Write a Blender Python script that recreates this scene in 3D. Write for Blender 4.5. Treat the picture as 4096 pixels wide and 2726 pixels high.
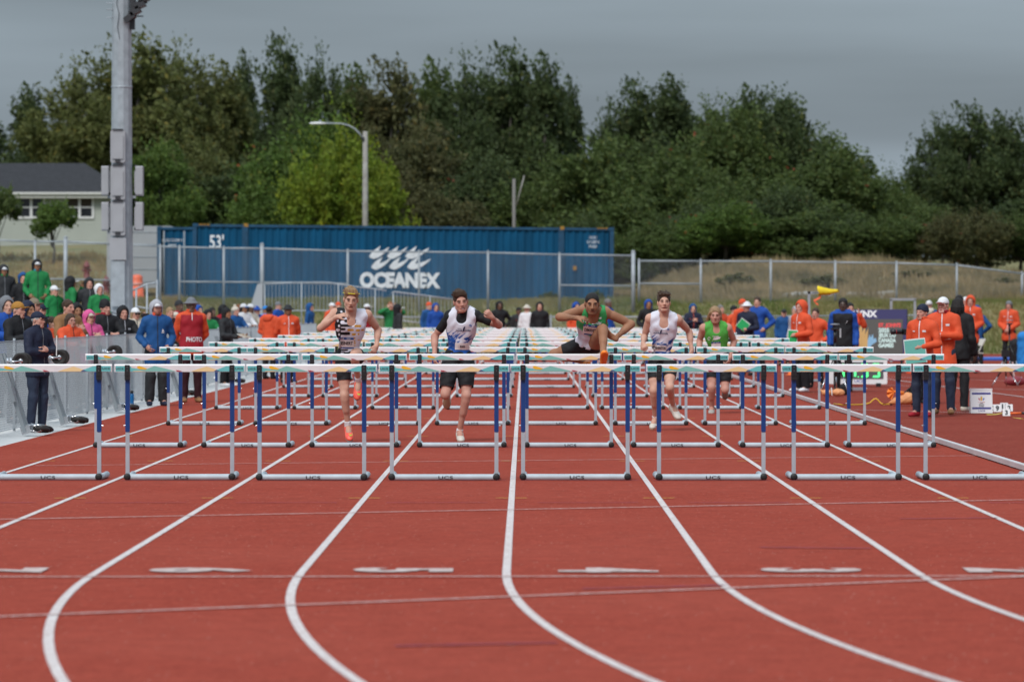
import bpy, math, random
import numpy as np
from mathutils import Vector, Matrix
from mathutils.bvhtree import BVHTree

for o in list(bpy.data.objects):
    bpy.data.objects.remove(o)
SC = bpy.context.scene
COL = SC.collection
R = math.radians
random.seed(7)
def nrm(a): return a / (np.linalg.norm(a) + 1e-12)

# ------------------------------------------------------------------ camera, sky, sun, exposure
F, VX, HY, H = 16600.0, 2098.0, 1243.0, 1.555     # focal length (px of the 4096 px wide photo), vanishing point, eye height
def P(px, py, d):
    """a pixel of the photograph at a known distance d down the track -> world point"""
    return np.array([(px - VX) * d / F, d, H - (py - HY) * d / F])
def G(px, py):
    """a pixel on the flat track -> world x, y"""
    d = H * F / (py - HY)
    return ((px - VX) * d / F, d)

cam_d = bpy.data.cameras.new('camera')
cam = bpy.data.objects.new('camera', cam_d)
COL.objects.link(cam)
cam.location = (0, 0, H)
cam.rotation_euler = (R(90), 0, 0)
cam_d.sensor_width = 36.0
cam_d.lens = F / 4096 * 36
cam_d.shift_x = (2048 - VX) / 4096
cam_d.shift_y = -(1363 - HY) / 4096
cam_d.clip_end = 5000
cam_d.dof.use_dof = True
cam_d.dof.focus_distance = 45.0
cam_d.dof.aperture_fstop = 3.5
cam_d.dof.aperture_blades = 9
SC.camera = cam

SUN_EL, SUN_AZ = R(47), R(203)      # azimuth from +Y, clockwise
world = bpy.data.worlds.new('World')
SC.world = world
world.use_nodes = True
nt = world.node_tree
nt.nodes.clear()
def N(t, typ, **kw):
    n = t.nodes.new(typ)
    for k, v in kw.items():
        setattr(n, k, v)
    return n
out = N(nt, 'ShaderNodeOutputWorld')
bg = N(nt, 'ShaderNodeBackground')
nt.links.new(bg.outputs[0], out.inputs[0])
sky = N(nt, 'ShaderNodeTexSky', sky_type='NISHITA')
sky.sun_disc = False
sky.sun_elevation = SUN_EL
sky.sun_rotation = SUN_AZ
sky.air_density = 1.2
sky.dust_density = 3.0
tc = N(nt, 'ShaderNodeTexCoord')
sep = N(nt, 'ShaderNodeSeparateXYZ')
nt.links.new(tc.outputs['Generated'], sep.inputs[0])
# overcast: a cloud deck of even grey, brighter towards the zenith, broken by soft stratus streaks
mp = N(nt, 'ShaderNodeMapping')
mp.inputs['Scale'].default_value = (1.8, 1.8, 17.0)
mp.inputs['Location'].default_value = (3.1, 0.4, 0.35)
nt.links.new(tc.outputs['Generated'], mp.inputs[0])
nz = N(nt, 'ShaderNodeTexNoise')
nz.inputs['Scale'].default_value = 1.6
nz.inputs['Detail'].default_value = 5
nz.inputs['Roughness'].default_value = 0.42
nt.links.new(mp.outputs[0], nz.inputs[0])
ramp = N(nt, 'ShaderNodeMapRange')
ramp.inputs['From Min'].default_value = 0.0
ramp.inputs['From Max'].default_value = 1.0
ramp.inputs['To Min'].default_value = 1.0
ramp.inputs['To Max'].default_value = 3.6
nt.links.new(sep.outputs['Z'], ramp.inputs[0])
cl = N(nt, 'ShaderNodeMapRange')
cl.inputs['From Min'].default_value = 0.3
cl.inputs['From Max'].default_value = 0.7
cl.inputs['To Min'].default_value = 0.64
cl.inputs['To Max'].default_value = 1.30
nt.links.new(nz.outputs[0], cl.inputs[0])
mul = N(nt, 'ShaderNodeMath', operation='MULTIPLY')
nt.links.new(ramp.outputs[0], mul.inputs[0])
nt.links.new(cl.outputs[0], mul.inputs[1])
cc = N(nt, 'ShaderNodeVectorMath', operation='SCALE')
cc.inputs[0].default_value = (1.50, 1.83, 2.12)
nt.links.new(mul.outputs[0], cc.inputs['Scale'])
mx = N(nt, 'ShaderNodeMix', data_type='RGBA')
mx.inputs[0].default_value = 0.94
nt.links.new(sky.outputs[0], mx.inputs['A'])
nt.links.new(cc.outputs[0], mx.inputs['B'])
nt.links.new(mx.outputs['Result'], bg.inputs['Color'])
bg.inputs['Strength'].default_value = 0.10

sun_l = bpy.data.lights.new('sun', 'SUN')
sun_l.energy = 1.5
sun_l.angle = R(20)
sun_l.color = (1.0, 0.97, 0.93)
sun = bpy.data.objects.new('sun', sun_l)
COL.objects.link(sun)
sun.rotation_euler = (R(90) - SUN_EL, 0, -SUN_AZ + R(180))
sun.location = (0, 40, 60)

SC.view_settings.view_transform = 'Standard'
SC.view_settings.look = 'None'
SC.view_settings.exposure = 0.72
SC.view_settings.gamma = 1.0
SC.view_settings.use_curve_mapping = False

# ------------------------------------------------------------------ materials
MATS = {}
def mat(name, color, rough=0.6, metal=0.0, var=0.0, vscale=8.0, bump=0.0, bscale=60.0, attr=False,
        color2=None, detail=4.0, emit=0.0, spec=0.5, sss=0.0, coat=0.0, two=None, crease=0.0, stretch=None):
    if name in MATS:
        return MATS[name]
    m = bpy.data.materials.new(name)
    MATS[name] = m
    m.use_nodes = True
    t = m.node_tree
    b = t.nodes['Principled BSDF']
    b.inputs['Roughness'].default_value = rough
    b.inputs['Metallic'].default_value = metal
    b.inputs['Specular IOR Level'].default_value = spec
    if coat:
        b.inputs['Coat Weight'].default_value = coat
    if sss:
        b.inputs['Subsurface Weight'].default_value = sss
        b.inputs['Subsurface Radius'].default_value = (0.012, 0.005, 0.003)
        b.inputs['Subsurface Scale'].default_value = 1.0
    col = (*color, 1.0)
    b.inputs['Base Color'].default_value = col
    tcn = None
    src = None
    if var or color2 or bump:
        tcn = N(t, 'ShaderNodeTexCoord')
        if stretch:
            mpn = N(t, 'ShaderNodeMapping')
            mpn.inputs['Scale'].default_value = stretch
            t.links.new(tcn.outputs['Object'], mpn.inputs[0])
            class _O: pass
            tcn = _O(); tcn.outputs = {'Object': mpn.outputs[0]}
    if var or color2:
        n1 = N(t, 'ShaderNodeTexNoise')
        n1.inputs['Scale'].default_value = vscale
        n1.inputs['Detail'].default_value = detail
        t.links.new(tcn.outputs['Object'], n1.inputs[0])
        mr = N(t, 'ShaderNodeMapRange')
        mr.inputs['From Min'].default_value = 0.3
        mr.inputs['From Max'].default_value = 0.7
        t.links.new(n1.outputs[0], mr.inputs[0])
        mix = N(t, 'ShaderNodeMix', data_type='RGBA')
        t.links.new(mr.outputs[0], mix.inputs[0])
        if color2:
            mix.inputs['A'].default_value = col
            mix.inputs['B'].default_value = (*color2, 1)
        else:
            mix.inputs['A'].default_value = (*[c * (1 - var) for c in color], 1)
            mix.inputs['B'].default_value = (*[min(1, c * (1 + var)) for c in color], 1)
        src = mix.outputs['Result']
    if attr:
        at = N(t, 'ShaderNodeAttribute')
        at.attribute_name = 'Col'
        if src is None:
            rgb = N(t, 'ShaderNodeRGB')
            rgb.outputs[0].default_value = col
            src = rgb.outputs[0]
        mm = N(t, 'ShaderNodeMix', data_type='RGBA', blend_type='MULTIPLY')
        mm.inputs[0].default_value = 1.0
        t.links.new(src, mm.inputs['A'])
        t.links.new(at.outputs['Color'], mm.inputs['B'])
        src = mm.outputs['Result']
    if src is not None:
        t.links.new(src, b.inputs['Base Color'])
    if bump:
        n2 = N(t, 'ShaderNodeTexNoise')
        n2.inputs['Scale'].default_value = bscale
        n2.inputs['Detail'].default_value = 3
        t.links.new(tcn.outputs['Object'], n2.inputs[0])
        bp = N(t, 'ShaderNodeBump')
        bp.inputs['Strength'].default_value = bump
        bp.inputs['Distance'].default_value = 0.02
        t.links.new(n2.outputs[0], bp.inputs['Height'])
        t.links.new(bp.outputs[0], b.inputs['Normal'])
        if crease:
            n3 = N(t, 'ShaderNodeTexNoise')
            n3.noise_type = 'RIDGED_MULTIFRACTAL'
            n3.inputs['Scale'].default_value = 4.5
            n3.inputs['Detail'].default_value = 4
            n3.inputs['Distortion'].default_value = 0.9
            t.links.new(tcn.outputs['Object'], n3.inputs[0])
            b3 = N(t, 'ShaderNodeBump')
            b3.inputs['Strength'].default_value = crease
            b3.inputs['Distance'].default_value = 0.025
            t.links.new(n3.outputs[0], b3.inputs['Height'])
            t.links.new(bp.outputs[0], b3.inputs['Normal'])
            t.links.new(b3.outputs[0], b.inputs['Normal'])
    if emit:
        b.inputs['Emission Color'].default_value = col
        b.inputs['Emission Strength'].default_value = emit
    return m

def srgb(r, g, b, k=1.0):
    f = lambda c: ((c / 255 + 0.055) / 1.055) ** 2.4 if c > 10 else c / 255 / 12.92
    return (f(r) * k, f(g) * k, f(b) * k)

def track_mat(name, base, base2, wear):
    m = mat(name, base, rough=1.0, spec=0.04)
    t = m.node_tree
    b = t.nodes['Principled BSDF']
    tcn = N(t, 'ShaderNodeTexCoord')
    g = N(t, 'ShaderNodeTexNoise')
    g.inputs['Scale'].default_value = 26
    g.inputs['Detail'].default_value = 8
    g.inputs['Roughness'].default_value = 0.85
    t.links.new(tcn.outputs['Object'], g.inputs[0])
    big = N(t, 'ShaderNodeTexNoise')
    big.inputs['Scale'].default_value = 0.35
    big.inputs['Detail'].default_value = 6
    t.links.new(tcn.outputs['Object'], big.inputs[0])
    r1 = N(t, 'ShaderNodeMapRange')
    r1.inputs['From Min'].default_value = 0.36
    r1.inputs['From Max'].default_value = 0.64
    t.links.new(g.outputs[0], r1.inputs[0])
    mix = N(t, 'ShaderNodeMix', data_type='RGBA')
    mix.inputs['A'].default_value = (*base, 1)
    mix.inputs['B'].default_value = (*base2, 1)
    t.links.new(r1.outputs[0], mix.inputs[0])
    r2 = N(t, 'ShaderNodeMapRange')
    r2.inputs['From Min'].default_value = 0.4
    r2.inputs['From Max'].default_value = 0.72
    r2.inputs['To Max'].default_value = 0.45
    t.links.new(big.outputs[0], r2.inputs[0])
    mix2 = N(t, 'ShaderNodeMix', data_type='RGBA')
    t.links.new(r2.outputs[0], mix2.inputs[0])
    t.links.new(mix.outputs['Result'], mix2.inputs['A'])
    mix2.inputs['B'].default_value = (*wear, 1)
    mid = N(t, 'ShaderNodeTexNoise')
    mid.inputs['Scale'].default_value = 5.0
    mid.inputs['Detail'].default_value = 5
    mid.inputs['Roughness'].default_value = 0.7
    t.links.new(tcn.outputs['Object'], mid.inputs[0])
    rm = N(t, 'ShaderNodeMapRange')
    rm.inputs['From Min'].default_value = 0.3
    rm.inputs['From Max'].default_value = 0.7
    rm.inputs['To Min'].default_value = 0.82
    rm.inputs['To Max'].default_value = 1.12
    t.links.new(mid.outputs[0], rm.inputs[0])
    sm = N(t, 'ShaderNodeVectorMath', operation='SCALE')
    t.links.new(mix2.outputs['Result'], sm.inputs[0])
    t.links.new(rm.outputs[0], sm.inputs['Scale'])
    # sparse pale granules
    v = N(t, 'ShaderNodeTexVoronoi')
    v.inputs['Scale'].default_value = 16
    t.links.new(tcn.outputs['Object'], v.inputs['Vector'])
    lt = N(t, 'ShaderNodeMath', operation='LESS_THAN')
    lt.inputs[1].default_value = 0.10
    t.links.new(v.outputs['Distance'], lt.inputs[0])
    gt = N(t, 'ShaderNodeMath', operation='GREATER_THAN')
    gt.inputs[1].default_value = 0.62
    t.links.new(v.outputs['Color'], gt.inputs[0])
    an = N(t, 'ShaderNodeMath', operation='MULTIPLY')
    t.links.new(lt.outputs[0], an.inputs[0])
    t.links.new(gt.outputs[0], an.inputs[1])
    mix3 = N(t, 'ShaderNodeMix', data_type='RGBA')
    t.links.new(an.outputs[0], mix3.inputs[0])
    t.links.new(sm.outputs[0], mix3.inputs['A'])
    mix3.inputs['B'].default_value = (0.62, 0.42, 0.36, 1)
    t.links.new(mix3.outputs['Result'], b.inputs['Base Color'])
    bp = N(t, 'ShaderNodeBump')
    bp.inputs['Strength'].default_value = 0.5
    bp.inputs['Distance'].default_value = 0.006
    t.links.new(g.outputs[0], bp.inputs['Height'])
    t.links.new(bp.outputs[0], b.inputs['Normal'])
    return m

M_TRACK = track_mat('track_rubber', (0.195, 0.028, 0.017), (0.395, 0.078, 0.052), (0.345, 0.075, 0.051))
M_APRON = track_mat('apron_rubber', (0.150, 0.024, 0.016), (0.300, 0.062, 0.043), (0.26, 0.060, 0.043))
M_LINE = mat('line_paint', (0.46, 0.36, 0.34), 0.9, spec=0.1, color2=(0.70, 0.67, 0.66), vscale=22, detail=9)
M_LINE_THIN = mat('thin_line_paint', (0.40, 0.17, 0.14), 0.9, spec=0.1, color2=(0.70, 0.58, 0.56), vscale=26, detail=8)
M_NUM = mat('number_paint', (0.40, 0.25, 0.22), 0.9, spec=0.1, color2=(0.62, 0.55, 0.53), vscale=16, detail=9)
M_MARK_Y = mat('mark_yellow', (0.52, 0.25, 0.02), 0.8, color2=(0.62, 0.36, 0.04), vscale=60)
M_MARK_B = mat('mark_blue', (0.20, 0.055, 0.12), 0.9, spec=0.1, color2=(0.28, 0.06, 0.06), vscale=9, detail=8)
M_CONC = mat('concrete', (0.48, 0.475, 0.465), 0.9, color2=(0.60, 0.595, 0.585), vscale=2.5, bump=0.2, bscale=80, detail=8)
M_GALV = mat('galvanised_steel', (0.33, 0.36, 0.39), 0.55, 0.2, var=0.14, vscale=6)
M_GALVD = mat('galvanised_wire', (0.40, 0.43, 0.46), 0.5, 0.3)
M_ALU = mat('aluminium', (0.62, 0.64, 0.67), 0.38, 0.55, var=0.08, vscale=5)
M_WHITE = mat('white_paint', (0.78, 0.78, 0.79), 0.45, var=0.03, vscale=6)
M_BLACKP = mat('black_plastic', (0.012, 0.012, 0.014), 0.38)
M_RUBBER = mat('black_rubber', (0.02, 0.019, 0.018), 0.75, var=0.2, vscale=30)
M_BLUEP = mat('blue_sleeve', (0.003, 0.038, 0.175), 0.4, var=0.1, vscale=9)
M_GREYP = mat('grey_leg', (0.36, 0.39, 0.43), 0.5, 0.0, var=0.07, vscale=10)
M_INK = mat('black_ink', (0.02, 0.022, 0.03), 0.5)
M_WINK = mat('white_ink', (0.75, 0.76, 0.78), 0.55)

# ------------------------------------------------------------------ mesh helpers
def mesh_from(name, v, f, smooth=False):
    me = bpy.data.meshes.new(name)
    if isinstance(v, np.ndarray) and isinstance(f, np.ndarray):
        n, k = len(f), f.shape[1]
        me.vertices.add(len(v))
        me.vertices.foreach_set('co', np.ascontiguousarray(v, dtype=np.float32).ravel())
        me.loops.add(n * k)
        me.loops.foreach_set('vertex_index', np.ascontiguousarray(f, dtype=np.int32).ravel())
        me.polygons.add(n)
        me.polygons.foreach_set('loop_start', np.arange(0, n * k, k, dtype=np.int32))
        me.update(calc_edges=True)
    else:
        me.from_pydata([tuple(map(float, p)) for p in v], [], [list(map(int, q)) for q in f])
        me.update()
    if smooth:
        me.polygons.foreach_set('use_smooth', [True] * len(me.polygons))
    return me

def link(name, me, m=None, parent=None):
    o = bpy.data.objects.new(name, me)
    COL.objects.link(o)
    if m is not None and me is not None:
        ms = m if isinstance(m, (list, tuple)) else [m]
        if len(me.materials) == 0:
            for q in ms:
                me.materials.append(q)
    if parent is not None:
        o.parent = parent
    return o

def tag(o, label=None, cat=None, group=None, kind=None):
    if label: o['label'] = label
    if cat: o['category'] = cat
    if group: o['group'] = group
    if kind: o['kind'] = kind
    return o

def thing(name, label, cat, loc=(0, 0, 0), rz=0.0, group=None):
    o = bpy.data.objects.new(name, None)
    COL.objects.link(o)
    o.location = tuple(float(c) for c in loc)
    o.rotation_euler = (0, 0, rz)
    o.empty_display_size = 0.1
    return tag(o, label, cat, group)

def copy_tree(o, parent=None):
    c = o.copy()
    COL.objects.link(c)
    c.parent = parent
    for ch in o.children:
        copy_tree(ch, c)
    return c

class MB:
    """collects boxes, tubes and polygons for ONE mesh"""
    def __init__(s):
        s.v, s.f, s.mi = [], [], []
        s.cur = 0
    def add(s, v, f):
        o = len(s.v)
        s.v += [tuple(map(float, p)) for p in v]
        s.f += [[o + i for i in q] for q in f]
        s.mi += [s.cur] * len(f)
        return s
    def box(s, c, size, rot=None):
        hx, hy, hz = [q / 2 for q in size]
        v = [Vector((x, y, z)) for z in (-hz, hz) for x, y in ((-hx, -hy), (hx, -hy), (hx, hy), (-hx, hy))]
        if rot is not None:
            v = [rot @ q for q in v]
        v = [(q[0] + c[0], q[1] + c[1], q[2] + c[2]) for q in v]
        return s.add(v, [(0, 3, 2, 1), (4, 5, 6, 7), (0, 1, 5, 4), (1, 2, 6, 5), (2, 3, 7, 6), (3, 0, 4, 7)])
    def bbox(s, c, size, b=0.004, rot=None):
        """box with chamfered edges along its longest silhouettes (octagonal in xz)"""
        hx, hy, hz = [q / 2 for q in size]
        sec = [(-hx + b, -hz), (hx - b, -hz), (hx, -hz + b), (hx, hz - b), (hx - b, hz), (-hx + b, hz), (-hx, hz - b), (-hx, -hz + b)]
        v = [Vector((x, -hy, z)) for x, z in sec] + [Vector((x, hy, z)) for x, z in sec]
        if rot is not None:
            v = [rot @ q for q in v]
        v = [(q[0] + c[0], q[1] + c[1], q[2] + c[2]) for q in v]
        f = [tuple(range(8)), tuple(range(15, 7, -1))] + [((i + 1) % 8, i, 8 + i, 8 + (i + 1) % 8) for i in range(8)]
        return s.add(v, f)
    def tube(s, p, q, r, n=8, r2=None, caps=True):
        p, q = Vector(p), Vector(q)
        r2 = r if r2 is None else r2
        d = (q - p).normalized()
        a = d.orthogonal().normalized()
        b = d.cross(a)
        v = []
        for c, rr in ((p, r), (q, r2)):
            for i in range(n):
                t = 2 * math.pi * i / n
                v.append(c + a * (rr * math.cos(t)) + b * (rr * math.sin(t)))
        f = [(i, (i + 1) % n, n + (i + 1) % n, n + i) for i in range(n)]
        if caps:
            f += [tuple(range(n - 1, -1, -1)), tuple(range(n, 2 * n))]
        return s.add(v, f)
    def path(s, pts, r, n=6, taper=None):
        pts = [Vector(p) for p in pts]
        m = len(pts)
        v = []
        a = None
        for i, p in enumerate(pts):
            d = (pts[min(i + 1, m - 1)] - pts[max(i - 1, 0)]).normalized()
            if a is None:
                a = d.orthogonal().normalized()
            a = (a - d * a.dot(d)).normalized()
            b = d.cross(a)
            rr = r if taper is None else r + (taper - r) * i / (m - 1)
            for k in range(n):
                t = 2 * math.pi * k / n
                v.append(p + a * (rr * math.cos(t)) + b * (rr * math.sin(t)))
        f = []
        for i in range(m - 1):
            for k in range(n):
                f.append((i * n + k, i * n + (k + 1) % n, (i + 1) * n + (k + 1) % n, (i + 1) * n + k))
        f += [tuple(range(n - 1, -1, -1)), tuple(range((m - 1) * n, m * n))]
        return s.add(v, f)
    def poly(s, pts):
        return s.add(pts, [tuple(range(len(pts)))])
    def lathe(s, prof, c=(0, 0, 0), axis='Z', n=16, rot=None):
        v = []
        for r_, h_ in prof:
            for k in range(n):
                t = 2 * math.pi * k / n
                p = (r_ * math.cos(t), r_ * math.sin(t), h_)
                if axis == 'Y': p = (p[0], p[2], p[1])
                if axis == 'X': p = (p[2], p[0], p[1])
                if rot is not None: p = rot @ Vector(p)
                v.append((p[0] + c[0], p[1] + c[1], p[2] + c[2]))
        f = []
        for i in range(len(prof) - 1):
            for k in range(n):
                f.append((i * n + k, i * n + (k + 1) % n, (i + 1) * n + (k + 1) % n, (i + 1) * n + k))
        f += [tuple(range(n - 1, -1, -1)), tuple(range((len(prof) - 1) * n, len(prof) * n))]
        return s.add(v, f)
    def mesh(s, name='mesh', smooth=False, mats=None):
        me = mesh_from(name, s.v, s.f, smooth)
        if mats:
            for q in mats: me.materials.append(q)
            me.polygons.foreach_set('material_index', s.mi)
        return me
    def build(s, name, m=None, parent=None, smooth=False):
        return link(name, s.mesh(name, smooth), m, parent)

_txt = {}
def text_geo(body, bold=0.0, spacing=1.0):
    """outline lettering as flat polygons, unit cap height, centred on x, baseline 0"""
    key = (body, bold, spacing)
    if key in _txt:
        return _txt[key]
    cu = bpy.data.curves.new('lettering', 'FONT')
    cu.body = body
    cu.offset = bold
    cu.space_character = spacing
    cu.resolution_u = 3
    ob = bpy.data.objects.new('lettering', cu)
    COL.objects.link(ob)
    dg = bpy.context.evaluated_depsgraph_get()
    me = ob.evaluated_get(dg).to_mesh()
    v = np.array([tuple(q.co) for q in me.vertices])
    f = [tuple(p.vertices) for p in me.polygons]
    ob.evaluated_get(dg).to_mesh_clear()
    bpy.data.objects.remove(ob)
    bpy.data.curves.remove(cu)
    cap = 0.70
    v[:, 0] -= (v[:, 0].max() + v[:, 0].min()) / 2
    v /= cap
    _txt[key] = (v[:, :2].copy(), f)
    return _txt[key]

def text_mesh(body, h, w=None, at=(0, 0, 0), ux=(1, 0, 0), uz=(0, 0, 1), bold=0.0, spacing=1.0, shear=0.0, mb=None):
    v, f = text_geo(body, bold, spacing)
    v = v * h
    if w:
        v = v * np.array([w / (v[:, 0].max() - v[:, 0].min()), 1])
    ux, uz, at = np.array(ux, float), np.array(uz, float), np.array(at, float)
    p = at + np.outer(v[:, 0] + shear * v[:, 1], ux) + np.outer(v[:, 1], uz)
    mb = mb or MB()
    mb.add(p, f)
    return mb
# ------------------------------------------------------------------ track geometry
X0, LANE = -0.107, 1.22                  # line between lanes 4 and 5; lane width
YF = 24.7                                # finish line / start of the bend
XC = X0 + 4 * LANE + 36.5                # centre of the bend
ROW = [38.15 + 9.14 * k for k in range(10)]
def lane_x(n): return X0 + LANE * (4.5 - n)

def sheet(name, outline, z, m, kind='structure', parent=None):
    mb = MB()
    mb.poly([(x, y, z) for x, y in outline])
    o = mb.build(name, m, parent)
    if kind and parent is None: o['kind'] = kind
    return o

def sstep(a, b, x):
    t = np.clip((x - a) / (b - a), 0, 1)
    return t * t * (3 - 2 * t)
def fbm(x, y, s=1.0, seed=0):
    r = np.zeros_like(np.asarray(x, float))
    rng = np.random.RandomState(seed)
    for k in range(6):
        a, b, c, d_ = rng.uniform(-1, 1, 4)
        fr = s * 1.7 ** k
        r = r + np.sin(fr * (a * x + b * y) * 1.6 + c * 9) * np.sin(fr * (b * x - a * y) * 1.3 + d_ * 9) / 1.5 ** k
    return r / 2.0

def zt(x, y):
    x = np.asarray(x, float); y = np.asarray(y, float)
    bank = sstep(151, 158, y) * 1.95
    left = sstep(-14, -19, x) * (sstep(158, 186, y) * 1.9)
    right = sstep(4, 9, x) * (sstep(157.5, 179, y) * 1.25 + sstep(158, 166, y) * 0.25 * np.clip(fbm(x, y, 0.3, 3), -1, 1)) * (1 - 0.35 * sstep(15, 22, x))
    back = sstep(170, 215, y) * 1.6
    und = 0.10 * fbm(x, y, 0.35, 5) * sstep(151, 160, y)
    return bank + left + right + back + und - 0.05

def terrain():
    xs = np.concatenate([np.arange(-140, -34, 6.0), np.arange(-34, 34, 0.7), np.arange(34, 146, 6.0)])
    ys = np.concatenate([np.arange(149, 190, 0.7), np.arange(190, 420, 7.0)])
    Xg, Yg = np.meshgrid(xs, ys, indexing='ij')
    Z = zt(Xg, Yg)
    v = np.stack([Xg, Yg, Z], -1).reshape(-1, 3)
    nx, ny = len(xs), len(ys)
    i, j = np.meshgrid(np.arange(nx - 1), np.arange(ny - 1), indexing='ij')
    a = (i * ny + j).ravel()
    f = np.stack([a, a + ny, a + ny + 1, a + 1], -1)
    me = mesh_from('terrain', v, f, True)
    m = mat('terrain_grass', (0.10, 0.115, 0.035), 0.95, color2=(0.21, 0.165, 0.075), vscale=0.55, detail=9, bump=0.6, bscale=6)
    o = link('terrain', me, m)
    o['kind'] = 'structure'
terrain()
sheet('ground', [(-2500, -2500), (2500, -2500), (2500, 2500), (-2500, 2500)], -0.12,
      mat('field_grass', (0.06, 0.09, 0.03), 0.95, color2=(0.10, 0.115, 0.04), vscale=0.4, detail=8))

# apron inside the bend and the infield run-up areas
sheet('apron', [(4.8, -14), (46, -14), (46, 160), (26, 168), (4.8, 152)], -0.012, M_APRON)

def ring(r0, r1, z, th0=0.0, th1=math.pi, n=240):
    v, f = [], []
    for i in range(n + 1):
        t = th0 + (th1 - th0) * i / n
        for r_ in (r0, r1):
            v.append((XC - r_ * math.cos(t), YF - r_ * math.sin(t), z))
    for i in range(n):
        f.append((2 * i, 2 * i + 2, 2 * i + 3, 2 * i + 1))
    return v, f
XE = -6.02                                # outer edge of the rubber
mb = MB()
mb.poly([(XE, YF, 0), (4.9, YF, 0), (4.9, 151, 0), (XE, 151, 0)])
v, f = ring(XC - 4.9, XC - XE, 0)
mb.add(v, f)
tr = mb.build('track', M_TRACK); tr['kind'] = 'structure'

# lane lines: straight, then round the bend; each line one part of the track
for k in range(-4, 5):
    x = X0 + k * LANE
    w = 0.05
    if k == 4: continue
    mb = MB()
    ys = [YF + (150.5 - YF) * i / 60 for i in range(61)]
    vv, ff = [], []
    for y in ys[::-1]:
        vv += [(x - w / 2, y, 0.004), (x + w / 2, y, 0.004)]
    for i in range(1, 241):
        t = math.pi * i / 240
        for r_ in (XC - x + w / 2, XC - x - w / 2):
            vv.append((XC - r_ * math.cos(t), YF - r_ * math.sin(t), 0.004))
    n = len(vv) // 2
    ff = [(2 * i, 2 * i + 2, 2 * i + 3, 2 * i + 1) for i in range(n - 1)]
    mb.add(vv, ff)
    mb.build('lane_line', M_LINE, tr)

def strip(name, a, b, w, z, m, parent=tr):
    a, b = np.array(a), np.array(b)
    d = (b - a) / np.linalg.norm(b - a)
    nrm = np.array([-d[1], d[0]]) * w / 2
    n = 24
    vv, ff = [], []
    for i in range(n + 1):
        c = a + (b - a) * i / n
        vv += [(*(c - nrm), z), (*(c + nrm), z)]
    ff = [(2 * i, 2 * i + 2, 2 * i + 3, 2 * i + 1) for i in range(n)]
    mb = MB(); mb.add(vv, ff)
    return mb.build(name, m, parent)
strip('finish_line', (-4.99, 24.20), (4.85, 24.33), 0.05, 0.007, M_LINE_THIN)
strip('relay_line', (-4.9, 19.8), (4.85, 25.35), 0.05, 0.0075, M_LINE_THIN)
strip('start_line', (-4.9, 30.5), (4.85, 34.4), 0.05, 0.007, M_LINE_THIN)
strip('start_line', (-4.9, 41.6), (4.85, 44.5), 0.04, 0.007, M_LINE_THIN)
for j, y in enumerate([34.4 + 8.5 * q for q in range(8)]):
    for k in range(-4, 4):
        x = X0 + k * LANE
        strip('hurdle_mark', (x - 0.13, y), (x - 0.03, y + 0.01), 0.05, 0.0075, M_MARK_Y)
        strip('hurdle_mark', (x + 0.03, y), (x + 0.13, y + 0.01), 0.05, 0.0075, M_MARK_Y)
for n in range(1, 9):
    x = lane_x(n)
    for y, a, b in ((33.6, -0.4, 0.42), (38.05, -0.55, 0.55), (47.1, -0.55, 0.55)):
        strip('blue_mark', (x + a, y), (x + b, y + 0.02), 0.035, 0.0065, M_MARK_B)
for (p, q) in (((1580, 2585), (2230, 2572)), ((3040, 2190), (3480, 2194)), ((3600, 2076), (3990, 2072)), ((2330, 2356), (2900, 2342))):
    strip('blue_mark', G(*p), G(*q), 0.05, 0.0068, M_MARK_B)
# lane numbers behind the finish line, turned a quarter clockwise
for n in range(1, 9):
    mbt = text_mesh(str(n), 0.53, None, (lane_x(n) - 0.265, 24.93 + 0.23, 0.0078), (0, -1, 0), (1, 0, 0), bold=0.05)
    # stretch along the track like the painted stencil
    mbt.v = [(a, 24.86 + (b - 25.16) * 1.05, c) for a, b, c in mbt.v]
    ym = (min(q[1] for q in mbt.v) + max(q[1] for q in mbt.v)) / 2
    mbt.v = [(a, b - ym + 24.84, c) for a, b, c in mbt.v]
    o = mbt.build('lane_number', M_NUM, tr)

# concrete strip between track and spectator fence, asphalt behind it
sheet('concrete_path', [(XE, 15), (XE, 151), (-7.75, 151), (-7.75, 15)], -0.006, M_CONC)
sheet('spectator_ground', [(-7.75, 15), (-7.75, 152), (-60, 152), (-60, 15)], -0.02,
      mat('asphalt', (0.13, 0.13, 0.13), 0.95, color2=(0.19, 0.19, 0.185), vscale=1.2, detail=8))

# inner rail: low aluminium kerb in sections, with dark feet
rail = thing('track_kerb_rail', 'low white aluminium rail along the inside edge of lane 1', 'rail', (4.86, YF, 0))
y = YF
i = 0
while y < 150:
    L = 4.0
    mb = MB()
    c = 0.006
    prof = [(-0.025, 0.012), (-0.025, 0.062), (-0.019, 0.068), (0.019, 0.068), (0.025, 0.062), (0.025, 0.012)]
    vv = [(a, y - YF + 0.004, b) for a, b in prof] + [(a, y - YF + L - 0.004, b) for a, b in prof]
    ff = [(q, q + 6, (q + 1) % 6 + 6, (q + 1) % 6) for q in range(6)] + [tuple(range(5, -1, -1))[::-1], tuple(range(6, 12))[::-1]]
    mb.add(vv, ff)
    mb.build('rail_section', mat('kerb_white', (0.60, 0.57, 0.57), 0.5, 0.15, var=0.10, vscale=1.5), rail)
    if y < 90:
        for q in range(4):
            MB().box((0, y - YF + 0.5 + q, 0.006), (0.062, 0.05, 0.011)).build('rail_foot', M_RUBBER, rail)
    y += L
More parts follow.
